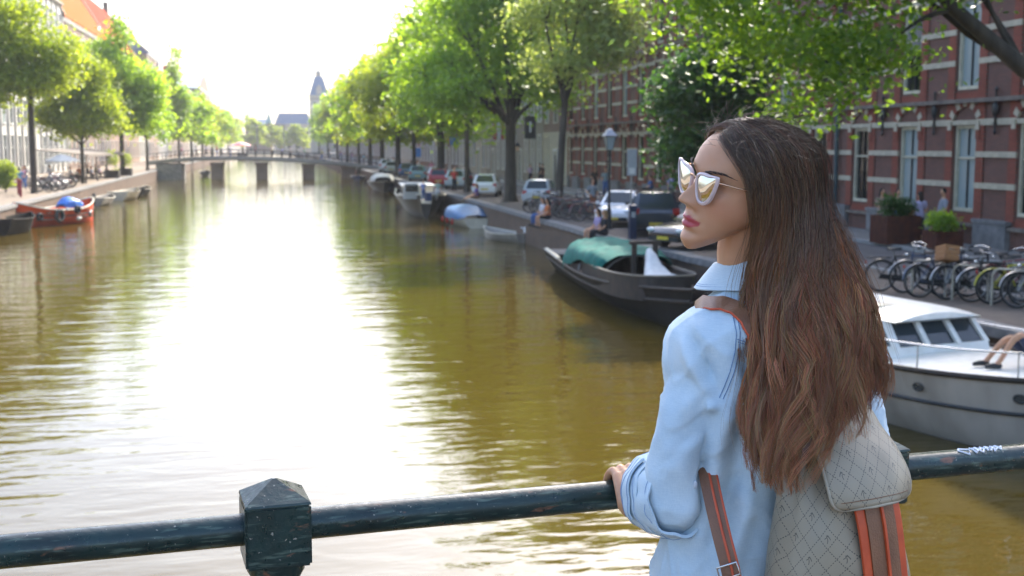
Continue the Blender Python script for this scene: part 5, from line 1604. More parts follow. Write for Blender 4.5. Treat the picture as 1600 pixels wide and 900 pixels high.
def grid_uv(name, rows, uvs, mats, parent, loc=(0, 0, 0), thick=0, smooth=True, closed=False):
    me = bpy.data.meshes.new(name)
    nv, nu = len(rows), len(rows[0])
    me.from_pydata([p for r in rows for p in r], [], [(i * nu + j, i * nu + (j + 1) % nu, (i + 1) * nu + (j + 1) % nu, (i + 1) * nu + j) for i in range(nv - 1) for j in range(nu if closed else nu - 1)])
    ul = me.uv_layers.new(name='UVMap')
    k = 0
    for p in me.polygons:
        vi = list(p.vertices)
        us = [uvs[a // nu][a % nu] for a in vi]
        if closed and max(u[0] for u in us) - min(u[0] for u in us) > .3:
            wr = max(uvs[0][j][0] for j in range(nu)) * nu / (nu - 1)
            us = [(u[0] + wr, u[1]) if u[0] < .2 else u for u in us]
        for l, u in zip(p.loop_indices, us): ul.data[l].uv = u
    me.materials.append(mats)
    me.polygons.foreach_set('use_smooth', [smooth] * len(me.polygons))
    o = link(name, me, parent, loc)
    if thick:
        md = o.modifiers.new('thickness', 'SOLIDIFY'); md.thickness = thick; md.offset = 0
    return o
def backpack():
    bn, be = Vector((0.5, -0.866, 0)), Vector((0.866, 0.5, 0))
    org = Vector((NB_.x, NB_.y, 0)) + bn * .105 + be * .012        # on the surface of her back
    root = thing('backpack', 'taupe monogram canvas backpack with rounded flap and brown straps on her back', 'backpack', Matrix.Rotation(-YAW, 3, 'Z') @ org + WROOT, -YAW)
    M['canvas'] = bagmat()
    M['leather'] = pm('tan_leather', (0.24, 0.105, 0.05), (0.18, 0.078, 0.038), 0.42, 20, bump=.15, bscale=300)
    M['orange'] = pm('orange_edge_paint', (0.62, 0.09, 0.025), (0.52, 0.07, 0.02), 0.45, 30)
    M['piping'] = pm('beige_piping', (0.44, 0.38, 0.28), (0.36, 0.31, 0.23), 0.6, 60)
    def B(e, n, z): return be * e + bn * n + Vector((0, 0, z))
    tabs = smooth_tab([(-1.23, .036, .020, .030), (-1.185, .055, .032, .040), (-1.15, .075, .046, .052), (-1.11, .095, .058, .062), (-1.05, .112, .068, .070), (-.98, .124, .074, .075), (-.90, .134, .078, .079), (-.84, .136, .078, .079), (-.80, .130, .072, .074), (-.785, .110, .055, .07)])
    rows, uvs = [], []
    n = 96
    for i in range(52):
        z = 1.215 + (0.785 - 1.215) * i / 51
        a, b, cn = tabs(-z)
        row, ur = [], []
        per = 2 * (a + b) * 1.05
        ga = sstep((z - .98) / .2)                                  # gathered folds under the drawstring
        for j in range(n):
            t = 2 * math.pi * j / n
            c, s = math.cos(t), math.sin(t)
            e = .72
            x = a * math.copysign(abs(c) ** e, c); y = b * math.copysign(abs(s) ** e, s)
            w = 1 + ga * .06 * math.sin(9 * t + 2.2 * math.sin(z * 13)) + .028 * noise.noise(Vector((c * 2, s * 2, z * 9))) + .012 * noise.noise(Vector((c * 6, s * 6, z * 22)))
            sag = .008 * math.sin(z * 40 + c * 3) * sstep((1.08 - z) / .2) * max(0, -0 + abs(s))
            row.append(B(x * w, cn + y * w + sag * (1 if s > 0 else 0), z)); ur.append((per * j / n, z))
        rows.append(row); uvs.append(ur)
    # one constant seam length so the print does not stretch
    for i, ur in enumerate(uvs): uvs[i] = [(0.52 * j / n, u[1]) for j, u in enumerate(ur)]
    grid_uv('bag_body', rows, uvs, M['canvas'], root, closed=True)
    MB().ell(B(0, .07, .79), (.11, .075, .012), 20, 8).build('bag_base', M['leather'], root, 60)
    # flap
    path = [(-.012, 1.205), (.004, 1.228), (.028, 1.237), (.058, 1.222), (.090, 1.180), (.120, 1.146), (.142, 1.108), (.153, 1.075)]
    L_ = [0]
    for p, q in zip(path, path[1:]): L_.append(L_[-1] + math.hypot(q[0] - p[0], q[1] - p[1]))
    fp = smooth_tab([(l, *p) for l, p in zip(L_, path)])
    hw = smooth_tab([(0, .048), (L_[-1] * .2, .057), (L_[-1] * .45, .074), (L_[-1] * .75, .088), (L_[-1] * .87, .090), (L_[-1] * .94, .088), (L_[-1] * .975, .083), (L_[-1], .069)])
    rows, uvs, edgeL, edgeR = [], [], [], []
    for i in range(41):
        l = L_[-1] * i / 40
        nn, z = fp(l); w = hw(l)[0]
        row, ur = [], []
        for j in range(25):
            s = j / 24 * 2 - 1
            bow = -.014 * s * s * (0.3 + l / L_[-1]) + .0015 * noise.noise(Vector((s * 3, l * 20, 1)))
            dz = -.004 * s * s
            e_off = -.004 + .010 * l / L_[-1]
            # bottom edge rounds off at the corners
            row.append(B(s * w + e_off, nn + bow + .012, z + dz)); ur.append((s * w + .3, 1.3 - l))
        rows.append(row); uvs.append(ur)
    fl = grid_uv('flap', rows, uvs, M['canvas'], root, thick=.005)
    rim = [r[0] for r in rows] + rows[-1][1:-1] + [r[-1] for r in reversed(rows)]
    MB().tube(rim, .0030, 8).build('piping', M['piping'], fl, 60)
    # thin line of stitching inside the edge
    rim2 = [r[0].lerp(r[-1], .045) + bn * .0034 + Vector((0, 0, .001)) for r in rows[:-2]] + [rows[-3][j] + bn * .0034 for j in range(2, 23)] + [r[-1].lerp(r[0], .045) + bn * .0034 + Vector((0, 0, .001)) for r in reversed(rows[:-2])]
    tag(MB().tube(rim2, .0006, 4).build('stitching', M['leather'], fl, 60), kind='stuff')
    # closing strap below the flap: tan leather with orange edges, hanging over the front
    def strap(e0, e1, w0, w1, mat, nm, lift, zt=1.105, zb=.80):
        A, Bq = [], []
        for i in range(14):
            k = i / 13; z = zt + (zb - zt) * k
            a, b, cn = tabs(-z)
            e = e0 + (e1 - e0) * k; w = w0 + (w1 - w0) * k
            f = cn + b * (1 - min(.95, abs(e) / a) ** (1 / .72 * 2)) ** .36 + lift
            f = max(f, .118 + .02 * k + lift)
            A.append(B(e - w / 2, f, z)); Bq.append(B(e + w / 2, f, z))
        return MB().loft(ribbon_solid(A, Bq, .004)).build(nm, M[mat], root, 50)
    strap(.000, .022, .034, .034, 'leather', 'closing_strap', .012)
    strap(.034, .052, .026, .026, 'leather', 'closing_strap', .0125)
    strap(-.026, -.004, .018, .016, 'orange', 'strap_edge', .010)
    strap(.056, .074, .022, .020, 'orange', 'strap_edge', .010)
    strap(.018, .037, .005, .005, 'orange', 'strap_edge', .016)
    # drawstring bead at the gathered neck
    MB().ell(B(-.046, .098, 1.105), (.006, .006, .006), 12, 8).build('bead', M['chrome'], root, 80)
    # shoulder straps: the upper one lies on the shirt, the lower one hangs free under the arm
    loc0 = org
    def pressed(line, w, nm):
        A, Bq = [], []
        P = []
        for a, b in zip(line, line[1:]):
            for i in range(8): P.append((a[0] + (b[0] - a[0]) * i / 8, a[1] + (b[1] - a[1]) * i / 8))
        P.append(line[-1])
        for i, p in enumerate(P):
            q0, q1 = P[max(i - 1, 0)], P[min(i + 1, len(P) - 1)]
            d = Vector((q1[0] - q0[0], q1[1] - q0[1])).normalized(); nrm = Vector((-d.y, d.x))
            h1, _ = cast(p[0] + nrm.x * w, p[1] + nrm.y * w, None, .004); h2, _ = cast(p[0] - nrm.x * w, p[1] - nrm.y * w, None, .004)
            if h1 is None or h2 is None or (h1 - h2).length > .05: continue
            if not A:                                   # the strap comes over the shoulder from the front
                for q in (Vector((-.02, .055, -.045)), Vector((-.018, .035, -.012)), Vector((-.008, .014, .001))):
                    A.append(h1 - loc0 + q); Bq.append(h2 - loc0 + q)
            A.append(h1 - loc0); Bq.append(h2 - loc0)
        s = MB().loft(ribbon_solid(A, Bq, .0045)).build(nm, M['leather'], root, 50)
        MB().tube([a + (a - b).normalized() * .0005 for a, b in zip(A, Bq)], .0022, 6).build('strap_edge', M['orange'], s, 60)
    pressed([(1112, 476), (1128, 475), (1148, 482), (1164, 498), (1176, 520), (1184, 550)], 9, 'shoulder_strap')
    ln = [(1080, 630, 2.15), (1088, 676, 2.11), (1099, 712, 2.05), (1112, 775, 1.965), (1126, 835, 1.93), (1140, 890, 1.91), (1150, 940, 1.90)]
    A, Bq = [], []
    f = smooth_tab([(i, *p) for i, p in enumerate(ln)])
    for i in range(31):
        a, b, v = f(i / 30 * (len(ln) - 1))
        A.append(lp(a - 13, b + 2, v + .006) - loc0); Bq.append(lp(a + 13, b - 2, v - .002) - loc0)
    s = MB().loft(ribbon_solid(A, Bq, .004)).build('lower_strap', M['leather'], root, 50)
    MB().tube([b + (b - a).normalized() * .001 for a, b in zip(A, Bq)], .0024, 6).build('strap_edge', M['orange'], s, 60)
    mid = [a.lerp(b, .62) + Vector((0, -.004, 0)) for a, b in zip(A, Bq)]
    MB().tube(mid, .0022, 6).build('strap_edge', M['orange'], s, 60)
    q = [lp(1120, 888, 1.905) - loc0, lp(1150, 878, 1.90) - loc0, lp(1157, 897, 1.90) - loc0, lp(1126, 908, 1.905) - loc0]
    MB().tube(q, .0022, 8, loop=True).build('buckle', M['chrome'], root, 60)
backpack()
# ------------------------------------------------------------------ boats
def hullf(t, stern, p=1.9, mid=.45):
    if t < mid: return stern + (1 - stern) * sstep(t / mid)
    return max(0.0, 1 - ((t - mid) / (1 - mid)) ** p)
def hull(root, L, B, free, rise=.35, stern=.7, mat='black', draft=.35, floor=.35, floormat='deckwood', rim='deckwood', th=.05, p=1.9, flare=.42, strakes=(), rimr=.035, sternrise=.08, bowmin=.0):
    """open boat; y runs to the bow, z = 0 is the water"""
    NS, NU = 28, 9
    def sheer(t): return free + rise * max(0, (t - .45) / .55) ** 2 + sternrise * max(0, (.35 - t) / .35) ** 2
    def pt(t, u, ins=0.0):
        b = max(B / 2 * max(bowmin, hullf(t, stern, p)) - ins, 0.004)
        zb = -draft * (1 - .85 * max(0, (t - .7) / .3) ** 2)
        z = zb + (sheer(t) - zb) * u
        rake = .10 * L * .35 * (max(0, (t - .75) / .25) ** 2) * (u - .6)
        return b * (u ** flare), -L / 2 + L * t + rake, z
    rings, inn = [], []
    for i in range(NS + 1):
        t = i / NS
        o = [pt(t, u / NU) for u in range(NU + 1)]
        ring = [(-x, y, z) for x, y, z in reversed(o)] + [(x, y, z) for x, y, z in o[1:]]
        fz = floor
        ii = [pt(t, u / NU, th) for u in range(NU + 1)]
        ring2 = [(x, y, z) for x, y, z in reversed(ii)] + [(-x, y, z) for x, y, z in ii[1:]]
        ring2 = [(x, y, max(z + .03, min(fz - .06, sheer(t) - .02)) if z < fz - .05 else z) for x, y, z in ring2]
        rings.append(ring + ring2)
    h = MB().loft(rings).build('hull', M[mat], root, 45)
    tr_ = [(x, z) for x, y, z in [pt(0, u / NU) for u in range(NU + 1)]]
    MB().prismy([(-x + .004, z) for x, z in reversed(tr_)] + [(x - .004, z) for x, z in tr_[1:]], -L / 2 + .004, -L / 2 + .055).build('transom', M[mat], root, loc=(0, 0, 0))
    for s in (-1, 1):
        MB().tube([(s * pt(t / 24, 1)[0], pt(t / 24, 1)[1], sheer(t / 24) + .01) for t in range(25)], rimr, 6).build('gunwale', M[rim], root, 45)
        for zf, r, mt in strakes:
            MB().tube([(s * (pt(t / 24, zf)[0] + .01), pt(t / 24, zf)[1], pt(t / 24, zf)[2]) for t in range(25)], r, 6).build('rubbing_strake', M[mt], root, 45)
    poly = []
    fl = MB(); rr = []
    for i in range(1, NS):
        t = i / NS
        lo_, hi_ = -draft, sheer(t)
        u = (floor - lo_) / max(.05, (hi_ - lo_)); u = min(1, max(.1, u))
        x = max(0.01, pt(t, u, th)[0] - .005); rr.append([(-x, pt(t, u)[1], floor), (x, pt(t, u)[1], floor), (x, pt(t, u)[1], floor - .03), (-x, pt(t, u)[1], floor - .03)])
    fl.loft(rr).build('floor', M[floormat], root)
    return pt, sheer
M['deckwood'] = pm('weathered_deck_wood', (0.30, 0.25, 0.19), (0.20, 0.17, 0.13), 0.8, 3, bump=.3, stretch=(1, .1, 1))
M['tarredhull'] = pm('tarred_brown_hull', (0.022, 0.018, 0.014), (0.012, 0.010, 0.008), 0.75, 2, bump=.2, spec=.2)
M['rustybrown'] = pm('brown_coaming', (0.045, 0.028, 0.019), (0.024, 0.018, 0.013), 0.7, 4, bump=.2)
M['greentarp'] = pm('green_tarpaulin', (0.008, 0.15, 0.12), (0.005, 0.095, 0.08), 0.8, 3, spec=.2)
M['bluetarp'] = pm('blue_tarpaulin', (0.06, 0.20, 0.42), (0.04, 0.14, 0.30), 0.5, 3)
M['brightblue'] = pm('bright_blue_tarpaulin', (0.03, 0.19, 0.62), (0.02, 0.13, 0.46), 0.5, 3)
M['orangehull'] = pm('orange_hull_paint', (0.82, 0.085, 0.008), (0.70, 0.07, 0.007), 0.6, 1.5, bump=.1)
M['creampaint'] = pm('cream_boat_paint', (0.66, 0.60, 0.47), (0.54, 0.48, 0.37), 0.5, 3)
M['greyhull'] = pm('grubby_shaded_hull', (0.42, 0.38, 0.33), (0.28, 0.25, 0.21), 0.42, 1.6, stretch=(1, 1, .25), bump=.05)  # grubby streaks; the white is also darkened to beige for the hull's shade
M['darkblue'] = pm('dark_blue_paint', (0.02, 0.05, 0.16), (0.015, 0.035, 0.11), 0.45, 4)
M['cloth'] = pm('white_canvas_cloth', (0.70, 0.69, 0.66), (0.58, 0.57, 0.55), 0.9, 6)
def cover(secs, seed=1, amp=.05, n=22, name='cover'):
    """a sheet draped over the stations (y, half width, crown z, hem z), uneven hem, with thickness"""
    rows = []
    for k, (y, w, zc, zh) in enumerate(secs):
        row = []
        for j in range(n + 1):
            a = -1 + 2 * j / n
            s = abs(a)
            x = w * math.sin(a * math.pi / 2) ** 1 * (1 + .03 * math.sin(k * 2 + seed))
            z = zc - (zc - zh) * (s ** 2.6)
            d = amp * noise.noise(Vector((x * 2.2 + seed, y * 1.9, z * 2))) + amp * .5 * noise.noise(Vector((x * 6, y * 5 + seed, z * 5)))
            row.append(Vector((x + d * math.copysign(1, a) * .6, y + d * .5, z + d * (1 - s * .4))))
        rows.append(row)
    top = [p for r in rows for p in r]; bot = [p - Vector((0, 0, .025)) for p in top]
    W_ = n + 1; k = len(rows); fs = []
    for i in range(k - 1):
        for j in range(n):
            q = (i * W_ + j, i * W_ + j + 1, (i + 1) * W_ + j + 1, (i + 1) * W_ + j); fs.append(q); fs.append(tuple(x + len(top) for x in reversed(q)))
    rim = list(range(W_)) + [i * W_ + n for i in range(1, k)] + [(k - 1) * W_ + j for j in range(n - 1, -1, -1)] + [i * W_ for i in range(k - 2, 0, -1)]
    for a, b in zip(rim, rim[1:] + rim[:1]): fs.append((b, a, a + len(top), b + len(top)))
    return MB().add(top + bot, fs)
def resamp(secs, m=4):
    f = smooth_tab([(i, *s) for i, s in enumerate(secs)])
    return [tuple(f(i / m)) for i in range((len(secs) - 1) * m + 1)]

def work_barge():
    root = thing('work_boat', 'old dark work boat with a green tarpaulin over its hold moored at the right quay', 'boat', (10.75, 37.3, 0), math.pi - R(3.5))
    pt, sh = hull(root, 16.5, 2.6, .72, .45, .88, 'tarredhull', .3, .30, 'rustybrown', 'rustybrown', strakes=((.74, .05, 'rustybrown'),), rimr=.05, p=2.6)
    bm_ = MB().box((0, 0, 0), (2.15, .36, .05)).mesh('deck_board', M['slab'])
    for i in range(5): link('deck_board', bm_, root, (0, -7.75 + .46 * i, .80 + .004 * i))
    MB().tube([(-(pt(.03 + .20 * i / 8, 1)[0] - .03), pt(.03 + .20 * i / 8, 1)[1], sh(.03 + .20 * i / 8) + .06) for i in range(9)], .07, 6).build('side_plank', M['creampaint'], root, 40)
    MB().tube([((pt(.03 + .20 * i / 8, 1)[0] - .03), pt(.03 + .20 * i / 8, 1)[1], sh(.03 + .20 * i / 8) + .06) for i in range(9)], .07, 6).build('side_plank', M['creampaint'], root, 40)
    # raised oval coaming
    rr = []
    for z, k in ((.45, 1.0), (1.12, 1.02), (1.15, .98), (1.10, .93), (.5, .92)):
        rr.append([(1.14 * k * math.copysign(abs(math.cos(a)) ** .55, math.cos(a)), 1.9 + 4.3 * math.copysign(abs(math.sin(a)) ** .7, math.sin(a)), z + .16 * max(0, math.sin(a))) for a in [2 * math.pi * i / 48 for i in range(48)]])
    MB().loft(rr, cap=False).build('coaming', M['rustybrown'], root, 40)
    MB().tube([(p[0] * 1.01, p[1], p[2] + .01) for p in rr[1]], .03, 6, loop=True).build('coaming_rail', M['deckwood'], root, 40)
    cover(resamp([(-4.3, .95, 1.25, .62), (-3.6, 1.22, 1.55, .55), (-2.2, 1.28, 1.66, .85), (-.6, 1.26, 1.60, 1.12), (1.2, 1.22, 1.66, 1.15), (2.4, 1.12, 1.52, 1.05)]), 3, .13).build('tarpaulin', M['greentarp'], root, 70)
    for y in (-3.6, -1.4, .8, 2.2): MB().tube([(1.1 * math.cos(a), y, .5 + 1.0 * math.sin(a)) for a in [math.pi * i / 10 for i in range(11)]], .03, 6).build('hoop', M['steel'], root, 40)
    MB().box((-.25, 3.6, 1.3), (.13, .13, 1.5)).build('post', M['rustybrown'], root)
    MB().box((.35, 3.5, 1.25), (.13, .13, 1.4)).build('post', M['rustybrown'], root)
    MB().box((.05, 3.55, 1.98), (.9, .16, .1)).build('crossbar', M['rustybrown'], root)
    cover(resamp([(3.9, .12, 1.85, 1.5), (4.3, .22, 1.7, 1.15), (4.9, .4, 1.35, 1.05), (5.6, .62, 1.2, 1.02)]), 5, .05, 12).build('canvas_sheet', M['cloth'], root, 70)
    MB().cyl((.7, -5.3, .3), (.7, -5.3, 1.05), .08).build('bollard', M['black'], root, 40)
    for y in (-2.2, 1.6, 5.2):
        MB().torus((0, 0, 0), .26, .10, 'x', 20, 8).build('tyre_fender', M['rubber'], root, 50, loc=(-1.38, y, .35))
work_barge()

def dinghy(x, y, rz, L, label, mat='greyhull', motor=True, seats=2, B=None, free=.38, name='dinghy', grp=None, extra=None):
    root = thing(name, label, 'boat', (x, y, 0), rz, grp)
    pt, sh = hull(root, L, B or L * .38, free, .22, .8, mat, .15, .12, 'deckwood', 'creampaint' if mat != 'creampaint' else 'deckwood', rimr=.03)
    for i in range(seats):
        yy = -L * .22 + i * L * .3
        MB().box((0, yy, free - .06), ((B or L * .38) * .86, .24, .05)).build('thwart', M['deckwood'], root)
    if motor:
        m = MB(); m.box((0, -L / 2 - .12, free + .28), (.26, .36, .30), tx=.8, ty=.8); m.box((0, -L / 2 - .14, free - .1), (.12, .16, .6)); m.cyl((0, -L / 2 + .1, free + .28), (0, -L / 2 + .5, free + .36), .025)
        m.build('outboard_motor', M['cloth'] if motor == 'white' else M['black'], root, 40)
    return root
dinghy(11.35, 60.3, R(21), 4.0, 'small grey dinghy with pale outboard hood close to the quay wall', motor='white')
def blue_boat():
    r = dinghy(11.15, 72.6, R(4), 7.0, 'launch under a blue cover lying below the largest right tree', 'creampaint', False, 0, 2.0, .5, 'covered_launch')
    cover(resamp([(-3.3, .75, .75, .52), (-1.5, 1.05, 1.15, .5), (.6, 1.05, 1.2, .5), (2.2, .65, .95, .62)]), 8, .05).build('cover', M['bluetarp'], r, 70)
    for y in (-1.6, -.2, 1.2): MB().ell((-1.06, y, .3), (.1, .1, .2), 10, 8).build('fender', M['redlamp'], r, 60)
blue_boat()
def big_barge():
    root = thing('barge', 'big black barge with pale deck and bow moored by the red and white cars', 'boat', (10.25, 87.6, 0), math.pi - R(4))
    pt, sh = hull(root, 18, 3.5, 1.25, .35, .85, 'black', .3, 1.0, 'creampaint', 'creampaint', rimr=.06, p=3.2, bowmin=.25, strakes=((.85, .05, 'black'),))
    MB().box((.2, -1.5, 1.45), (2.2, 6.5, .9), tx=.95).build('deckhouse', M['creampaint'], root)
    MB().box((.2, -1.5, 1.93), (2.4, 6.8, .06)).build('roof', M['cloth'], root)
    for s in (-1, 1):
        for k in range(4): MB().box((.2 + s * 1.085, -3.9 + 1.6 * k, 1.5), (.05, .8, .4)).build('window', M['glass'], root)
    MB().box((.9, 7.4, 1.75), (1.1, 1.2, 1.0), tx=.8, ty=.85).build('wheelhouse', M['whitestucco'], root)
    MB().box((.9, 8.0, 1.95), (.8, .05, .4)).build('wheelhouse_window', M['glass'], root)
    MB().torus((-.7, 8.3, 1.55), .3, .09, 'x', 18, 8).build('lifebuoy', M['whitestucco'], root, 50)
    MB().box((-.6, 5.2, 1.3), (.9, 1.6, .55)).build('locker', M['darkblue'], root)
big_barge()
def black_launch():
    r = dinghy(10.9, 127.5, math.pi - R(3), 13, 'black launch with cream fore-deck moored between the barge and the bridge', 'black', False, 0, 2.8, .95, 'launch')
    cover(resamp([(1.5, 1.1, 1.75, 1.15), (3.4, 1.2, 1.9, 1.1), (5.2, .8, 1.6, 1.2)]), 2, .05).build('cover', M['cloth'], r, 70)
    MB().box((0, -2.5, 1.25), (1.7, 3.4, .8), tx=.9).build('cabin', M['rustybrown'], r)
black_launch()
dinghy(11.0, 165, math.pi, 6, 'blue and orange open boat lying just before the far bridge', 'darkblue', False, 2, 1.9, .6, 'open_boat')
def orange_boat():
    root = thing('lifeboat', 'orange double-ended boat with tyre fender and blue tarpaulin on the left side', 'boat', (-13.1, 77.6, 0), R(-28))
    # both ends pointed
    NS, NU = 30, 8; L, B = 7.2, 2.5
    def prof(t): return math.sin(math.pi * min(max(t, .004), .996)) ** .62
    def sh(t): return .92 + .55 * abs(2 * t - 1) ** 2.4
    rings = []
    for i in range(NS + 1):
        t = i / NS; b = B / 2 * prof(t); o, q = [], []
        for u in range(NU + 1):
            k = u / NU; o.append((b * k ** .45, -L / 2 + L * t, -.3 + (sh(t) + .3) * k)); q.append((max(.003, b - .06) * k ** .45, -L / 2 + L * t, max(.35, -.3 + (sh(t) + .3) * k - .0)))
        rings.append([(-x, y, z) for x, y, z in reversed(o)] + o[1:] + list(reversed(q)) + [(-x, y, z) for x, y, z in q[1:]])
    MB().loft(rings).build('hull', M['orangehull'], root, 45)
    for s in (-1, 1):
        MB().tube([(s * (B / 2 * prof(i / 24)), -L / 2 + L * i / 24, sh(i / 24) + .01) for i in range(25)], .05, 6).build('gunwale', M['creampaint'], root, 45)
        MB().tube([(s * (B / 2 * prof(i / 24) * .93 + .01), -L / 2 + L * i / 24, sh(i / 24) * .62) for i in range(25)], .035, 6).build('rubbing_strake', M['rustybrown'], root, 45)
    MB().box((0, 0, .4), (1.8, 5, .06)).build('floor', M['deckwood'], root)
    for y in (-1.8, -.6, 1.9): MB().box((0, y, .82), (2.05, .3, .06)).build('thwart', M['deckwood'], root)
    cover(resamp([(.5, .35, 1.2, 1.0), (1.1, .55, 1.6, 1.02), (1.7, .5, 1.5, 1.0), (2.3, .3, 1.2, 1.02)]), 4, .08).build('tarpaulin', M['brightblue'], root, 70)
    tm = MB().torus((0, 0, 0), .30, .12, 'x', 20, 8).mesh('tyre_fender', M['rubber'], 50)
    for y, s in ((-1.2, 1.24), (-2.6, .94), (.4, 1.30)): 
        link('tyre_fender', tm, root, (s, y, .62 if y < 0 else .9)).scale = (1, 1 if y > -2 and y < 0 else .6, 1 if y > -2 and y < 0 else .6)
    MB().ell((1.16, .7, .35), (.10, .24, .12), 10, 8).build('fender', M['cloth'], root, 60)
    MB().ell((1.28, -.5, .95), (.07, .12, .10), 10, 8).build('fender', M['cloth'], root, 60)
    MB().ell((1.02, 2.0, .55), (.12, .15, .2), 10, 8).build('fender', M['steel'], root, 60)
    MB().box((0, 3.62, .7), (.10, .14, 1.5)).build('stem_post', M['black'], root)
orange_boat()
dinghy(-14.0, 70.6, R(-10), 4.6, 'black tarred rowing boat lying before the orange boat', 'tarredhull', False, 0, 1.8, .8, 'rowing_boat')
for o_ in [c for c in bpy.data.objects['rowing_boat'].children if c.name.startswith(('gunwale', 'floor'))]: o_.data.materials[0] = M['tarredhull']
dinghy(-13.7, 103, R(-6), 5.2, 'first small white boat past the orange boat with a dark outboard', 'greyhull', 'black', 2, 1.9, .55, 'white_boat', 'small boats along the left quay')
dinghy(-12.9, 112.6, R(-8), 6.2, 'second small white boat past the orange boat, rounded and largest of the row', 'creampaint', False, 2, 2.3, .7, 'white_boat', 'small boats along the left quay')
dinghy(-12.6, 122, R(-4), 5.0, 'small dark brown boat at the end of the row of white boats', 'tarredhull', False, 2, 1.8, .6, 'white_boat', 'small boats along the left quay')
dinghy(-10.6, 196, R(2), 6, 'small dark boat glimpsed under the far bridge at its left end', 'black', False, 1, 2.0, .6, 'rowing_boat')

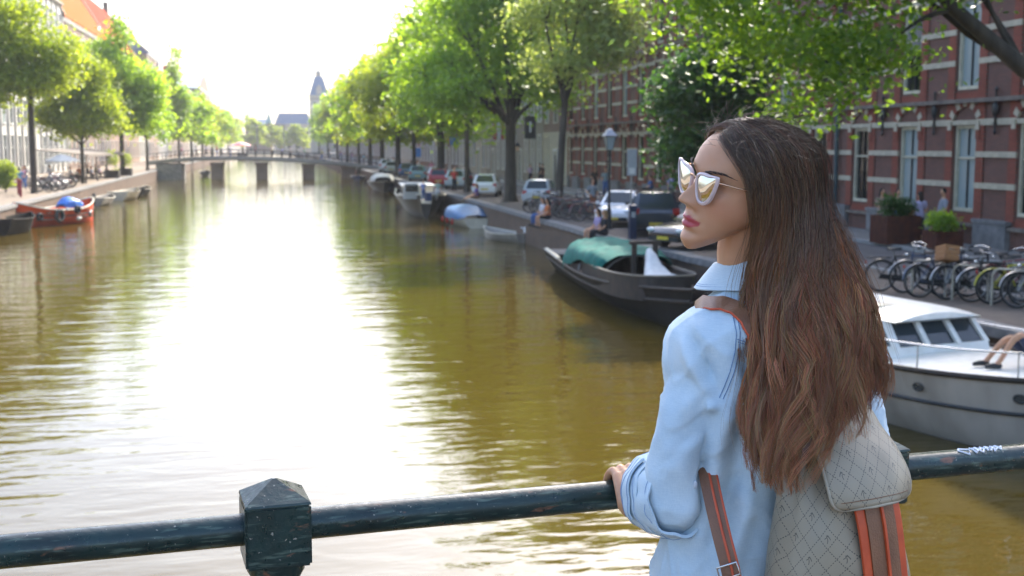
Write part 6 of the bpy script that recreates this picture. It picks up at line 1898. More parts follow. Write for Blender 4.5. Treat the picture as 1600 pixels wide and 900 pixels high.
def cruiser():
    root = thing('cabin_cruiser', 'white cabin cruiser with dappled roof and grubby shade-toned white hull right of the woman', 'boat', (11.35, 19.3, 0), math.pi + R(13))
    L, B = 9.4, 3.2
    pt, sh = hull(root, L, B, 1.12, .30, .9, 'greyhull', .35, 1.02, 'white', 'rustybrown', strakes=((.66, .035, 'black'), (.22, .03, 'black')), rimr=.05, p=2.3, flare=.30)
    # deck camber over the bow
    rr = []
    for i in range(20):
        t = .36 + .63 * i / 19
        w = max(.02, pt(t, 1)[0] - .03); y = pt(t, 1)[1]; z = sh(t)
        rr.append([(-w + 2 * w * j / 12, y, z - .005 + .10 * (1 - (2 * j / 12 - 1) ** 2)) for j in range(13)])
    top = [p for r in rr for p in r]
    MB().loft([r + [(p[0], p[1], p[2] - .04) for p in reversed(r)] for r in rr]).build('fore_deck', M['white'], root, 50)
    SH = (0, -1.35, 0)
    # cabin: coachroof side, sloping windows, roof
    def ring(y0, y1, w0, w1, z): return [(-w0, y0, z), (w0, y0, z), (w1, y1, z), (-w1, y1, z)]
    MB().loft([ring(-3.6, 1.62, 1.36, 1.06, 1.0), ring(-3.6, 1.52, 1.33, 1.03, 1.34)]).build('cabin_side', M['white'], root, loc=SH)
    MB().box((0, -1.3, 1.25), (1.6, 3.6, .4)).build('cabin_floor', M['rustybrown'], root, loc=SH)
    corners = [((-1.31, -3.5), (-1.20, -3.3)), ((-1.27, -1.9), (-1.17, -1.8)), ((-1.18, -.3), (-1.08, -.35)), ((-1.01, 1.47), (-.94, 1.08)), ((-.35, 1.5), (-.33, 1.1))]
    for s in (-1, 1):
        for (a, b), (c, d) in corners:
            MB().loft([[(s * a + dx, b + dy, 1.335) for dx, dy in ((-.05, -.06), (.05, -.06), (.05, .06), (-.05, .06))], [(s * c + dx, d + dy, 1.79) for dx, dy in ((-.05, -.06), (.05, -.06), (.05, .06), (-.05, .06))]]).build('window_post', M['white'], root, loc=SH)
        for k in range(3):
            (a, b), (c, d) = corners[k]; (e, f), (g_, h_) = corners[k + 1]
            MB().loft([[(s * a * .985, b + .05, 1.34), (s * e * .985, f - .05, 1.34), (s * (e * .985) + s * .02, f - .05, 1.34), (s * a * .985 + s * .02, b + .05, 1.34)], [(s * c * .985, d + .05, 1.785), (s * g_ * .985, h_ - .05, 1.785), (s * g_ * .985 + s * .02, h_ - .05, 1.785), (s * c * .985 + s * .02, d + .05, 1.785)]]).build('window', M['carglass'], root, loc=SH)
    for x0, x1 in ((-.93, -.38), (-.3, .3), (.38, .93)):
        MB().loft([[(x0, 1.46, 1.34), (x1, 1.46, 1.34), (x1, 1.48, 1.34), (x0, 1.48, 1.34)], [(x0 * .95, 1.06, 1.785), (x1 * .95, 1.06, 1.785), (x1 * .95, 1.08, 1.785), (x0 * .95, 1.08, 1.785)]]).build('windscreen', M['carglass'], root, loc=SH)
    rr = []
    for i in range(14):
        k = i / 13; y = -3.75 + 5.15 * k; w = 1.34 - .26 * k ** 1.5; w *= (1 - .10 * max(0, (k - .85) / .15) ** 2)
        top = [(-w + 2 * w * j / 10, y, 1.80 + .14 * (1 - (2 * j / 10 - 1) ** 2) - .05 * max(0, (k - .8) / .2) ** 2) for j in range(11)]
        rr.append(top + [(p[0] * .985, p[1], 1.775) for p in reversed(top)])
    MB().loft(rr).build('cabin_roof', M['white'], root, 40, loc=SH)
    # stanchions and rail round the fore-deck
    for s in (-1, 1):
        rl_ = [(s * (pt(.40 + .57 * i / 16, 1)[0] - .10), pt(.40 + .57 * i / 16, 1)[1], sh(.40 + .57 * i / 16) + .42) for i in range(17)]
        MB().tube(rl_, .016, 8).build('guard_rail', M['chrome'], root, 50)
        for i in (1, 6, 11, 15):
            x, y, z = rl_[i]
            MB().cyl((x, y, z - .43), (x, y, z), .013, n=8).build('stanchion', M['chrome'], root, 50)
    yb = pt(.97, 1)[1]
    MB().tube([(-.42, yb - .9, 1.5), (-.40, yb - .9, 2.0), (-.28, yb - .6, 2.08), (0, yb - .2, 2.08), (.28, yb - .6, 2.08), (.40, yb - .9, 2.0), (.42, yb - .9, 1.5)], .018, 8).build('pulpit', M['chrome'], root, 50)
    for s in (-1, 1):
        for t in (.62, .40, .80):
            x, y, z = pt(t, .82)
            x2, y2, z2 = pt(t + .03, .82)
            n_ = Vector((y2 - y, -(x2 - x), 0)).normalized()
            d = MB(); c = Vector((s * x, y, z)); nn = Vector((s * n_.x, n_.y, 0)); 
            tt = Vector((-nn.y, nn.x, 0))
            d.tube([c + nn * .012 + tt * (.10 * math.cos(a)) + Vector((0, 0, .065 * math.sin(a))) for a in [2 * math.pi * k / 20 for k in range(20)]], .014, 6, loop=True)
            o = d.build('porthole', M['black'], root, 50)
            e = MB(); e.loft([[c + nn * f + tt * (.095 * math.cos(a)) + Vector((0, 0, .06 * math.sin(a))) for a in [2 * math.pi * k / 20 for k in range(20)]] for f in (-.03, .010)]).build('porthole_glass', M['glass'], o)
    MB().cyl((-.5, 2.2, 1.2), (-.5, 2.6, 1.32), .09).cyl((-.62, 2.6, 1.33), (-.38, 2.6, 1.33), .03).build('cleat', M['chrome'], root, 40)
    MB().box((.35, .1, 1.9), (.7, .9, .07)).build('roof_hatch', M['creampaint'], root, loc=SH)
    return root
cruiser()

# ropes and fenders
M['rope'] = pm('pale_rope', (0.42, 0.37, 0.28), (0.32, 0.28, 0.21), 0.9, 30)
def rope(a, b, sag, label, r=.014):
    a, b = Vector(a), Vector(b)
    pts = [a.lerp(b, i / 14) - a - Vector((0, 0, sag * math.sin(math.pi * i / 14))) for i in range(15)]
    tag(MB().tube(pts, r, 6).build('mooring_rope', M['rope'], None, 60, loc=a), label, 'rope', 'mooring ropes')
rope((11.55, 29.6, 1.12), (12.95, 28.2, 1.42), .12, 'mooring rope from the near end of the dark work boat to the quay')
rope((11.2, 45.3, .85), (12.3, 46.6, 1.42), .1, 'mooring rope from the far end of the dark work boat to the quay')
rope((12.75, 16.0, 1.45), (13.75, 15.2, 1.42), .1, 'mooring rope from the white cruiser to the quay')
rope((11.6, 78.9, 1.3), (12.2, 76.6, 1.42), .15, 'mooring rope from the black barge to the quay')
rope((-14.5, 74.6, 1.25), (-15.2, 73.0, 1.42), .1, 'mooring rope from the orange boat to the left quay')
# ------------------------------------------------------------------ cars
def car(label, loc, rz, paint, kind='hatch', name='parked_car', grp='cars parked along the right quay', detail=True, plate=True):
    dims = {'hatch': (3.9, 1.70, 1.47), 'suv': (4.4, 1.86, 1.68), 'sedan': (4.5, 1.80, 1.42)}[kind]
    L, W, Hh = dims
    root = thing(name, label, 'car', loc, rz, grp)
    belt = .92 if kind != 'suv' else 1.06
    # lower body: stations along y (rear -> front)
    hood = {'hatch': .90, 'suv': 1.05, 'sedan': .86}[kind]
    st = [(-L/2, .40, belt - .16, .84), (-L/2 + .06, .30, belt - .06, .94), (-L/2 + .35, .24, belt, 1.0), (-L * .1, .22, belt + .01, 1.0), (L * .16, .22, belt, 1.0), (L * .24, .22, hood + .02, .99), (L/2 - .45, .24, hood - .08, .96), (L/2 - .12, .28, hood - .18, .88), (L/2, .38, hood - .32, .76)]
    f = smooth_tab(st)
    rings = []
    for i in range(33):
        y = -L/2 + L * i / 32
        z0, z1, w = f(y); w = w * W / 2
        ring = []
        n = 20
        for j in range(n):
            a = 2 * math.pi * j / n
            c, s = math.cos(a), math.sin(a)
            x = w * math.copysign(abs(c) ** .35, c)
            z = (z0 + z1) / 2 + (z1 - z0) / 2 * math.copysign(abs(s) ** .55, s)
            x *= 1 - .06 * max(0, (z - z0) / (z1 - z0) - .6) / .4
            # wheel openings
            for wy in (-L * .30, L * .31):
                dd = math.hypot(y - wy, z - .31)
                if dd < .36 and abs(x) > W * .3: x *= .86
            ring.append((x, y, z))
        rings.append(ring)
    MB().loft(rings).build('body', M[paint], root, 35)
    gy = {'hatch': (-L/2 + .12, -L/2 + .50, L * .06, L * .25), 'suv': (-L/2 + .10, -L/2 + .35, L * .08, L * .25), 'sedan': (-L/2 + .75, -L/2 + 1.45, L * .04, L * .24)}[kind]
    wb, wt = W / 2 * .93, W / 2 * .70
    def roofring(k):        # k 0 belt .. 1 roof
        y0 = gy[0] + (gy[1] - gy[0]) * k; y1 = gy[3] + (gy[2] - gy[3]) * k
        w = wb + (wt - wb) * k; z = belt - .03 + (Hh - belt + .03) * k
        return y0, y1, w, z
    rr = []
    for k in (0, .35, .7, .92, 1.0):
        y0, y1, w, z = roofring(k if k < 1 else 1.0)
        if k == 1.0: w *= .82; y0 += .12; y1 -= .16
        q = []
        for (x, y) in ((-w, y0 + .10), (-w * .86, y0), (w * .86, y0), (w, y0 + .10), (w, y1 - .14), (w * .86, y1), (-w * .86, y1), (-w, y1 - .14)): q.append((x, y, z))
        rr.append(q)
    MB().loft(rr).build('cabin', M[paint], root, 35)
    # glass: set just proud of the cabin
    def lerpq(k): return roofring(k)
    e = .012
    def pane(nm, pts):
        n = (Vector(pts[1]) - Vector(pts[0])).cross(Vector(pts[3]) - Vector(pts[0])).normalized()
        c = sum((Vector(p) for p in pts), Vector()) / 4
        if n.dot(c - Vector((0, 0, .9))) < 0: n = -n
        MB().loft([[Vector(p) + n * .002 for p in pts], [Vector(p) + n * e for p in pts]]).build(nm, M['carglass'], root)
    a, b = .14, .86
    y0a, y1a, wa, za = roofring(a); y0b, y1b, wb_, zb = roofring(b)
    pane('windscreen', [(-wa * .80, y1a, za), (wa * .80, y1a, za), (wb_ * .80, y1b, zb), (-wb_ * .80, y1b, zb)])
    pane('rear_window', [(-wa * .78, y0a, za), (wa * .78, y0a, za), (wb_ * .76, y0b, zb), (-wb_ * .76, y0b, zb)])
    for s in (-1, 1):
        m0, m1 = y0a + (y1a - y0a) * .50, y0b + (y1b - y0b) * .47
        pane('side_window', [(s * wa, y0a + .24, za), (s * wa, m0 - .04, za), (s * wb_, m1 - .04, zb), (s * wb_, y0b + .24, zb)])
        pane('side_window', [(s * wa, m0 + .04, za), (s * wa, y1a - .26, za), (s * wb_, y1b - .22, zb), (s * wb_, m1 + .04, zb)])
    if not hasattr(car, 'wh'):
        car.wh = {}
    rad = .31 if kind != 'suv' else .35
    if rad not in car.wh:
        ty = MB(); ty.loft([[(x, r * math.cos(t), r * math.sin(t)) for t in [2 * math.pi * j / 24 for j in range(24)]] for x, r in ((-.10, rad * .62), (-.10, rad * .95), (-.07, rad), (.07, rad), (.10, rad * .95), (.10, rad * .62))], cap=True)
        rm = MB(); rm.loft([[(x, r * math.cos(t), r * math.sin(t)) for t in [2 * math.pi * j / 24 for j in range(24)]] for x, r in ((-.105, rad * .60), (-.115, rad * .56), (-.10, rad * .2), (-.115, .02))])
        for k in range(5):
            t = 2 * math.pi * k / 5; rm.box((-.112, math.cos(t) * rad * .34, math.sin(t) * rad * .34), (.02, .05, .05))
        car.wh[rad] = (ty.mesh('wheel', M['rubber'], 40), rm.mesh('rim', M['steel'], 40))
    for sx in (-1, 1):
        for wy in (-L * .30, L * .31):
            w = link('wheel', car.wh[rad][0], root, (sx * (W / 2 - .12), wy, rad), 0 if sx < 0 else math.pi)
            link('rim', car.wh[rad][1], w)
    zt = belt - .16
    for s in (-1, 1):
        MB().box((s * (W / 2 - .19), -L/2 + .055, zt), (.24, .10, .22 if kind != 'suv' else .34)).build('tail_light', M['redlamp'], root)
        MB().ell((s * (W / 2 - .25), L/2 - .12, hood - .23), (.19, .12, .08), 14, 8).build('headlight', M['headlamp'], root, 60)
        MB().box((s * (W / 2 + .07), gy[3] - .35, belt + .06), (.16, .10, .12)).build('wing_mirror', M[paint], root)
    MB().box((0, -L/2 + .01, .42), (W * .8, .12, .16)).build('rear_bumper', M['rubber'] if kind == 'suv' else M[paint], root)
    MB().box((0, L/2 - .03, .36), (W * .7, .10, .14)).build('front_bumper', M['rubber'], root)
    M.setdefault('plate', pm('yellow_number_plate', (0.62, 0.46, 0.04), (0.55, 0.40, 0.03), 0.4, 30))
    MB().box((0, -L/2 - .052, .50 if kind != 'sedan' else .62), (.50, .012, .11)).build('number_plate', M['plate'], root)
    MB().box((0, L/2 + .022, .38), (.50, .012, .11)).build('number_plate', M['plate'], root)
    return root
def paint(n, c, rough=.22): M[n] = pm(n, c, tuple(x * .93 for x in c), rough, 2, coat=.8)
M['headlamp'] = pm('headlamp_glass', (0.72, 0.74, 0.76), (0.6, 0.62, 0.64), 0.12, 20)
paint('white_car', (0.78, 0.78, 0.78)); paint('silver_car', (0.42, 0.46, 0.47), .3); paint('black_car', (0.012, 0.013, 0.015)); paint('darkgrey_car', (0.035, 0.04, 0.05)); paint('red_car', (0.42, 0.02, 0.02)); paint('blue_car', (0.05, 0.10, 0.22)); paint('teal_car', (0.18, 0.30, 0.32))
car('white hatchback parked just left of the thick forked tree', (14.0, 80.6, 1.4), R(-16), 'white_car')
car('silver hatchback seen from behind right of the thick forked tree', (14.9, 68.0, 1.4), R(-20), 'silver_car')
car('white car with dark roof line facing the canal beside the parking meter', (14.5, 50.0, 1.4), R(152), 'white_car', 'hatch')
car('dark grey off-roader seen from behind next to the parking meter', (14.3, 45.0, 1.4), R(-15), 'darkgrey_car', 'suv')
car('black saloon with bright windscreen just left of the woman', (14.35, 38.9, 1.4), R(118), 'black_car', 'sedan')
car('pale silver car behind the white hatchback', (14.0, 94.6, 1.4), R(-12), 'silver_car')
car('red car parked beside the black barge', (13.2, 99.5, 1.4), R(-8), 'red_car')
car('white car parked in front of the red car', (14.2, 107.5, 1.4), R(-10), 'white_car')
car('teal grey car parked past the red and white pair', (13.3, 115.5, 1.4), R(-6), 'teal_car')
car('dark car parked by the slim elm', (15.4, 101, 1.4), R(-8), 'darkgrey_car')
car('blue car parked under the bright elm', (13.7, 129, 1.4), R(-6), 'blue_car')
car('silver car parked past the bright elm', (13.6, 145, 1.4), R(-6), 'silver_car')
car('white car parked closest to the far bridge', (13.7, 152, 1.4), R(-6), 'white_car', 'suv')

# ------------------------------------------------------------------ bicycles
M['bikeblack'] = pm('black_bicycle_enamel', (0.015, 0.015, 0.016), (0.03, 0.03, 0.03), 0.3, 20)
M['bikeyellow'] = pm('yellow_bicycle_enamel', (0.50, 0.46, 0.03), (0.42, 0.38, 0.02), 0.3, 20)
M['bikeblue'] = pm('blue_grey_bicycle_enamel', (0.06, 0.09, 0.16), (0.04, 0.06, 0.11), 0.3, 20)
M['bikered'] = pm('dark_red_bicycle_enamel', (0.22, 0.02, 0.025), (0.16, 0.015, 0.02), 0.3, 20)
M['saddle'] = pm('black_saddle', (0.02, 0.018, 0.016), (0.03, 0.027, 0.024), 0.6, 20)
M['crate'] = pm('tan_wooden_crate', (0.36, 0.17, 0.06), (0.27, 0.12, 0.045), 0.7, 12, bump=.3, stretch=(1, 1, 6))
def bicycle(label, loc, rz, grp, frame='bikeblack', tilt=0.0, bars='chrome'):
    root = thing('bicycle', label, 'bicycle', loc, rz, grp)
    root.rotation_euler = (0, tilt, rz)
    R_, wy = .335, .54
    sp = MB()
    for k in range(14):
        a = 2 * math.pi * k / 14; sp.cyl((0, 0, 0), (0.012 * (-1) ** k, math.cos(a) * (R_ - .02), math.sin(a) * (R_ - .02)), .0022, n=4)
    tm, rm, sm = MB().torus((0, 0, 0), R_, .02, 'x', 36, 8).mesh('wheel', M['rubber'], 60), MB().torus((0, 0, 0), R_ - .028, .010, 'x', 36, 6).mesh('rim', M['steel'], 60), sp.mesh('spokes', M['steel'])
    for y in (-wy, wy):
        w = link('wheel', tm, root, (0, y, R_ + .02)); link('rim', rm, w); tag(link('spokes', sm, w), kind='stuff')
        MB().loft([[(x, math.cos(a) * (R_ + .035 + d), math.sin(a) * (R_ + .035 + d)) for x, d in ((-.03, 0), (0, .012), (.03, 0), (.03, .004), (0, .016), (-.03, .004))] for a in [R(10 + 165 * i / 18) for i in range(19)]]).build('mudguard', M[frame] if y < 0 else M['steel'], root, 50, loc=(0, y, R_ + .02))
    bb, hd, st, ra, fa = (0, -.05, .30), (0, .40, .82), (0, -.26, .78), (0, -wy, .355), (0, wy, .355)
    f = MB(); f.cyl(bb, st, .018).cyl(bb, (0, .42, .70), .02).cyl(st, hd, .018).cyl((0, .43, .64), (0, .385, .92), .02)
    for s in (-1, 1): f.cyl((s * .02, bb[1], bb[2]), (s * .05, ra[1], ra[2]), .011).cyl((s * .012, st[1], st[2] - .06), (s * .05, ra[1], ra[2]), .009)
    f.build('frame', M[frame], root, 50)
    k = MB()
    for s in (-1, 1): k.tube([(0, .43, .66), (s * .05, .445, .60), (s * .055, .50, .46), (s * .05, wy, .355)], .011, 8)
    k.build('fork', M['steel'], root, 50)
    MB().tube([(-.30, .13, 1.00), (-.29, .26, 1.03), (-.20, .36, 1.06), (0, .40, 1.04), (.20, .36, 1.06), (.29, .26, 1.03), (.30, .13, 1.00)], .012, 8).cyl((0, .385, .9), (0, .39, 1.04), .013).build('handlebar', M[bars], root, 50)
    for s in (-1, 1): MB().cyl((s * .295, .22, 1.025), (s * .30, .11, .998), .018).build('grip', M['rubber'], root, 50)
    MB().loft([[(x * w, y, z + (0 if x == 0 else -.03 * abs(x))) for x, z in ((-1, .955), (-.6, .975), (0, .98), (.6, .975), (1, .955), (.6, .93), (-.6, .93))] for y, w in ((-.42, .06), (-.38, .10), (-.30, .09), (-.20, .04), (-.12, .022))]).build('saddle', M['saddle'], root, 60)
    MB().cyl((0, -.26, .76), (0, -.30, .94), .013).build('seat_post', M['steel'], root, 50)
    MB().prismx([(-.60, .30), (-.55, .40), (-.1, .37), (.02, .36), (.05, .27), (-.02, .22), (-.5, .29)], .03, .05).build('chain_case', M['bikeblack'], root)
    for s in (-1, 1): MB().cyl((s * .06, bb[1], bb[2]), (s * .075, bb[1] + s * .10, bb[2] - s * .13), .009).box((s * .12, bb[1] + s * .10, bb[2] - s * .13), (.09, .08, .022)).build('pedal', M['steel'], root)
    rk = MB()
    for s in (-1, 1): rk.cyl((s * .05, -.34, .76), (s * .06, -.86, .75), .008).cyl((s * .06, -.72, .75), (s * .055, -wy, .355), .006)
    for y in (-.45, -.6, -.75): rk.cyl((-.06, y, .755), (.06, y, .755), .006)
    rk.build('luggage_rack', M['bikeblack'], root, 50)
    MB().ell((0, -.88, .66), (.03, .02, .035), 10, 6).build('tail_lamp', M['redlamp'], root, 60)
    MB().ell((0, .52, .84), (.035, .045, .035), 10, 6).build('front_lamp', M['chrome'], root, 60)
    MB().cyl((-.05, -.3, .32), (-.18, -.38, .02), .009).build('kick_stand', M['steel'], root)
    root.scale = (1.07,) * 3
    return root
BG = 'bicycles by the hoops on the right quay'
b1 = bicycle('black bicycle with silver swept handlebar and red tail lamp, leftmost by the hoops', (14.35, 25.9, 1.4), R(-100), BG, 'bikeblack', R(6))
b2 = bicycle('blue grey bicycle second from the left by the hoops', (14.65, 24.7, 1.4), R(-92), BG, 'bikeblue', R(-4))
b3 = bicycle('black bicycle carrying a tan wooden crate in front', (15.05, 24.3, 1.4), R(92), BG, 'bikeblack', R(5), 'steel')
cr = MB()
cr.box((0, 0, .02), (.44, .34, .03))
for zz in (.09, .19, .29):
    cr.box((0, -.165, zz), (.44, .018, .085)).box((0, .165, zz), (.44, .018, .085)).box((-.212, 0, zz), (.018, .31, .085)).box((.212, 0, zz), (.018, .31, .085))
tag(cr.build('wooden_crate', M['crate'], None, None, loc=(15.05 - .61 * math.sin(R(92)), 24.3 + .61 * math.cos(R(92)), 1.4 + .86), rz=R(92)), 'tan wooden crate carried on the front of a black bicycle', 'crate')
bpy.data.objects['wooden_crate'].rotation_euler = (R(9), R(12), R(88))
b4 = bicycle('yellow framed bicycle at the right end of the hoops', (15.6, 23.35, 1.4), R(-98), BG, 'bikeyellow', R(3))
b5 = bicycle('dark red bicycle behind the yellow one', (16.0, 24.1, 1.4), R(-85), BG, 'bikered', R(-5))
b6 = bicycle('black bicycle with white saddle cover cut by the right edge of the photo', (15.75, 22.6, 1.4), R(78), BG, 'bikeblack', R(4))
hp = MB().tube([(0, -.38, -.02), (0, -.38, .62), (0, -.34, .74), (0, -.25, .79), (0, .25, .79), (0, .34, .74), (0, .38, .62), (0, .38, -.02)], .028, 10)
M['hoop'] = pm('galvanised_hoop', (0.42, 0.38, 0.31), (0.32, 0.28, 0.22), 0.5, 12)
for i, (x, y) in enumerate([(14.45, 25.0), (14.8, 23.9), (15.15, 22.95)]):
    o = hp.build('bicycle_hoop', M['hoop'], None, 50, loc=(x, y, 1.4), rz=R(40))
    tag(o, ['bicycle hoop left of the tan crate', 'bicycle hoop just under the tan crate', 'bicycle hoop in front of the yellow bicycle'][i], 'bicycle stand', 'bicycle hoops on the right quay')
for i_, (x_, y_, a_, s_, l_) in enumerate([(14.75, 25.55, 84, b2, 'blue grey bicycle turned away behind the leftmost black one'), (15.25, 24.75, -96, b1, 'black bicycle with silver handlebar behind the tan crate'), (15.35, 23.75, 86, b3, 'black bicycle between the tan crate and the yellow bicycle'), (16.1, 22.9, -104, b1, 'black bicycle behind the white mudguard at the right edge')]):
    dup(s_, (x_, y_, 1.4), R(a_), l_, BG).rotation_euler[1] = R((-5, 4, -6, 5)[i_])
rg = random.Random(4)
SKIP = ('spokes', 'pedal', 'kick_stand', 'front_lamp', 'seat_post')
src = [b1, b2, b3, b5]
for i in range(12):
    s = src[i % 4]
    dup(s, (12.9 + rg.uniform(0, .5) + .07 * i, 59.2 - .6 * i, 1.4), R(rg.choice([78, -100]) + rg.uniform(-12, 12)), ['black', 'blue grey', 'grey barred', 'dark red'][i % 4] + ' bicycle in the thick row on the quay behind the seated pair', 'bicycles in the row between the silver car and the seated pair', skip=SKIP)
for i in range(6):
    dup(src[i % 4], (15.6 + .2 * i, 60.5 - .7 * i, 1.4), R(70 + rg.uniform(-10, 10)), ['black', 'blue grey', 'grey barred', 'dark red'][i % 4] + ' bicycle standing on the road side of the thick row of bicycles', 'bicycles on the road side behind the row', skip=SKIP)
for i in range(14):
    dup(src[i % 4], (-15.9 - rg.uniform(0, .7) - .05 * i, 92.3 + .95 * i, 1.4), R(rg.choice([80, -95]) + rg.uniform(-15, 15)), ['black', 'blue grey', 'grey barred', 'dark red'][i % 4] + ' bicycle in the sunlit row beneath the low bright tree on the left bank', 'bicycles on the left bank', skip=SKIP)

# ------------------------------------------------------------------ street furniture
def lamp():
    root = thing('street_lamp', 'black lantern street lamp in front of the far end of brick building', 'street lamp', (13.25, 47.6, 1.4))
    MB().lathe([(.16, 0), (.16, .12), (.11, .2), (.10, .75), (.075, .85), (.055, 1.0), (.045, 2.9), (.07, 2.95), (.05, 3.05), (.09, 3.18)], n=14).build('post', M['iron'], root, 40)
    MB().cyl((-.3, 0, 2.72), (.3, 0, 2.72), .018, n=8).build('ladder_bar', M['iron'], root)
    h = MB().loft([[(sx * a, sy * a, z) for sx, sy in ((-1, -1), (1, -1), (1, 1), (-1, 1))] for a, z in ((.10, 3.20), (.19, 3.72))]).build('lantern_glass', M['paleglass'], root)
    fr = MB()
    for sx, sy in ((-1, -1), (1, -1), (1, 1), (-1, 1)): fr.cyl((sx * .105, sy * .105, 3.18), (sx * .20, sy * .20, 3.74), .014, n=6)
    fr.build('lantern_frame', M['iron'], h)
    MB().loft([[(sx * a, sy * a, z) for sx, sy in ((-1, -1), (1, -1), (1, 1), (-1, 1))] for a, z in ((.25, 3.72), (.26, 3.75), (.13, 3.92), (.10, 3.99), (.03, 4.05))]).build('lantern_cap', M['steel'], root)
lamp()
def sign_post():
    root = thing('sign_post', 'slim grey post with a tall pale sign panel beside the dark off-roader', 'sign', (12.78, 42.9, 1.4))
    MB().cyl((0, 0, 0), (0, 0, 3.2), .035, n=10).build('post', M['steel'], root, 40)
    MB().box((0, -.045, 2.75), (.36, .03, .95)).build('panel', M['slab2'], root)
    MB().box((0, -.062, 2.45), (.22, .01, .22)).build('lower_panel', M['white'], root)
M['slab2'] = pm('pale_grey_sign', (0.42, 0.44, 0.44), (0.36, 0.38, 0.38), 0.5, 8)
sign_post()
def meter():
    root = thing('parking_meter', 'dark blue parking meter column at the edge of the quay', 'parking meter', (12.72, 42.5, 1.4))
    root.scale = (.72, .72, .72)
    M['meterblue'] = pm('dark_blue_meter', (0.015, 0.03, 0.075), (0.012, 0.022, 0.055), 0.4, 8)
    MB().box((0, 0, .75), (.34, .28, 1.5)).build('column', M['meterblue'], root)
    MB().loft([[(-.19, -.16, 1.5), (.19, -.16, 1.5), (.19, .16, 1.5), (-.19, .16, 1.5)], [(-.19, -.10, 1.68), (.19, -.10, 1.68), (.19, .16, 1.74), (-.19, .16, 1.74)]]).build('head', M['meterblue'], root)
    MB().box((0, -.145, 1.22), (.2, .01, .28)).build('panel', M['slab2'], root)
meter()
def planter(x, y, w, d, h, label, ph, seed, mat='corten', leaf='leafC', rz=0, cat='planter', grp='planters on the right pavement', flowers=None):
    root = thing('planter', label, cat, (x, y, 1.46 if x > 0 else 1.4), rz, grp)
    M.setdefault('corten', pm('rusty_steel_planter', (0.11, 0.038, 0.022), (0.07, 0.027, 0.018), 0.9, 5, bump=.2, spec=.2))
    M.setdefault('soil', pm('soil', (0.04, 0.03, 0.02), (0.03, 0.022, 0.015), 0.95, 12))
    t = .05
    MB().box((0, -d / 2 + t / 2, h / 2), (w, t, h)).box((0, d / 2 - t / 2, h / 2), (w, t, h)).box((-w / 2 + t / 2, 0, h / 2), (t, d - 2 * t - .002, h - .002)).box((w / 2 - t / 2, 0, h / 2), (t, d - 2 * t - .002, h - .002)).build('box', M[mat], root)
    MB().box((0, 0, h - .1), (w - 2 * t, d - 2 * t, .08)).build('soil', M['soil'], root)
    link('plants', leaf_mesh('plants', [(0, 0, h + ph * .45, w * .42, d * .42, ph * .45), (-w * .2, 0, h + ph * .6, w * .25, d * .4, ph * .4), (w * .25, d * .1, h + ph * .4, w * .25, d * .4, ph * .4)], 1400, .06, M[leaf], seed, .14, per=20), root)
    return root
planter(20.75, 38.2, 1.25, 1.2, .95, 'larger rusty planter of dark shrubs left of the woman in the long black skirt', .75, 1, rz=R(0))
planter(21.0, 35.6, .95, .9, .6, 'smaller rusty planter of bright shrubs behind the bicycles', .65, 2, leaf='leafA')
planter(-16.3, 130.5, 1.4, 1.4, .8, 'left one of two terrace planters with tall yellow green bamboo', 2.2, 3, mat='rustybrown', leaf='leafD', grp='terrace planters')
planter(-16.2, 141, 1.4, 1.4, .8, 'right one of two terrace planters with tall yellow green bamboo', 2.0, 4, mat='rustybrown', leaf='leafD', grp='terrace planters')
def shrub():
    root = thing('clipped_shrub', 'round clipped yellow green shrub at the far left edge', 'shrub', (-18.9, 92.5, 1.4))
    MB().cyl((0, 0, 0), (0, 0, 1.2), .07, n=8).build('stem', M['bark'], root)
    link('foliage', leaf_mesh('foliage', [(0, 0, 1.3, .85, .85, 1.0)], 3500, .09, M['leafD'], 9, .12, per=16), root)
shrub()
M['postred'] = pm('dark_red_post_paint', (0.30, 0.03, 0.03), (0.22, 0.025, 0.025), 0.5, 8)
def street_railing():
    root = thing('street_railing', 'dark red post and rail barrier at the left edge of the quay', 'railing', (-16.6, 86.6, 1.4), R(8))
    pmh = MB().cyl((0, 0, 0), (0, 0, 1.05), .06, n=8).ell((0, 0, 1.08), (.08, .08, .08), 8, 6).mesh('post', M['postred'], 50)
    for i in range(4): link('post', pmh, root, (-.15 * i, 1.7 * i - 2.6, 0))
    for z in (.5, .9): MB().cyl((0, -2.6, z), (-.45, 2.5, z), .03, n=6).build('rail', M['postred'], root)
street_railing()
def awning():
    root = thing('terrace_awning', 'long grey brown awning over the terrace on the left bank', 'awning', (-18.6, 128, 1.4))
    M['awning'] = pm('grey_brown_awning', (0.20, 0.165, 0.14), (0.15, 0.125, 0.105), 0.85, 3)
    MB().loft([[(-2.4, y, 3.0 + .02 * math.sin(y * 2)), (2.3, y, 2.55 + .03 * math.sin(y * 2)), (2.3, y, 2.3), (2.22, y, 2.3), (2.22, y, 2.5), (-2.4, y, 2.92)] for y in [-14 + 1.0 * i for i in range(29)]]).build('canopy', M['awning'], root, 30)
    for y in (-13.8, -7, 0, 7, 13.8):
        MB().cyl((2.1, y, 0), (2.1, y, 2.4), .05, n=8).build('pole', M['iron'], root)
awning()
def parasol(x, y, z, label, mat, h=2.5, r=1.5):
    root = thing('parasol', label, 'parasol', (x, y, z))
    MB().cyl((0, 0, 0), (0, 0, h), .03, n=8).build('pole', M['steel'], root)
    MB().loft([[(rr * math.cos(a), rr * math.sin(a), zz) for a in [2 * math.pi * k / 8 for k in range(8)]] for rr, zz in ((r, h - .55), (r * .5, h - .2), (.03, h), (.03, h - .03), (r * .5, h - .23), (r, h - .6))], cap=False).build('canopy', M[mat], root)
paint('red_cloth', (0.55, 0.05, 0.035), .8); paint('white_cloth', (0.75, 0.74, 0.72), .8)
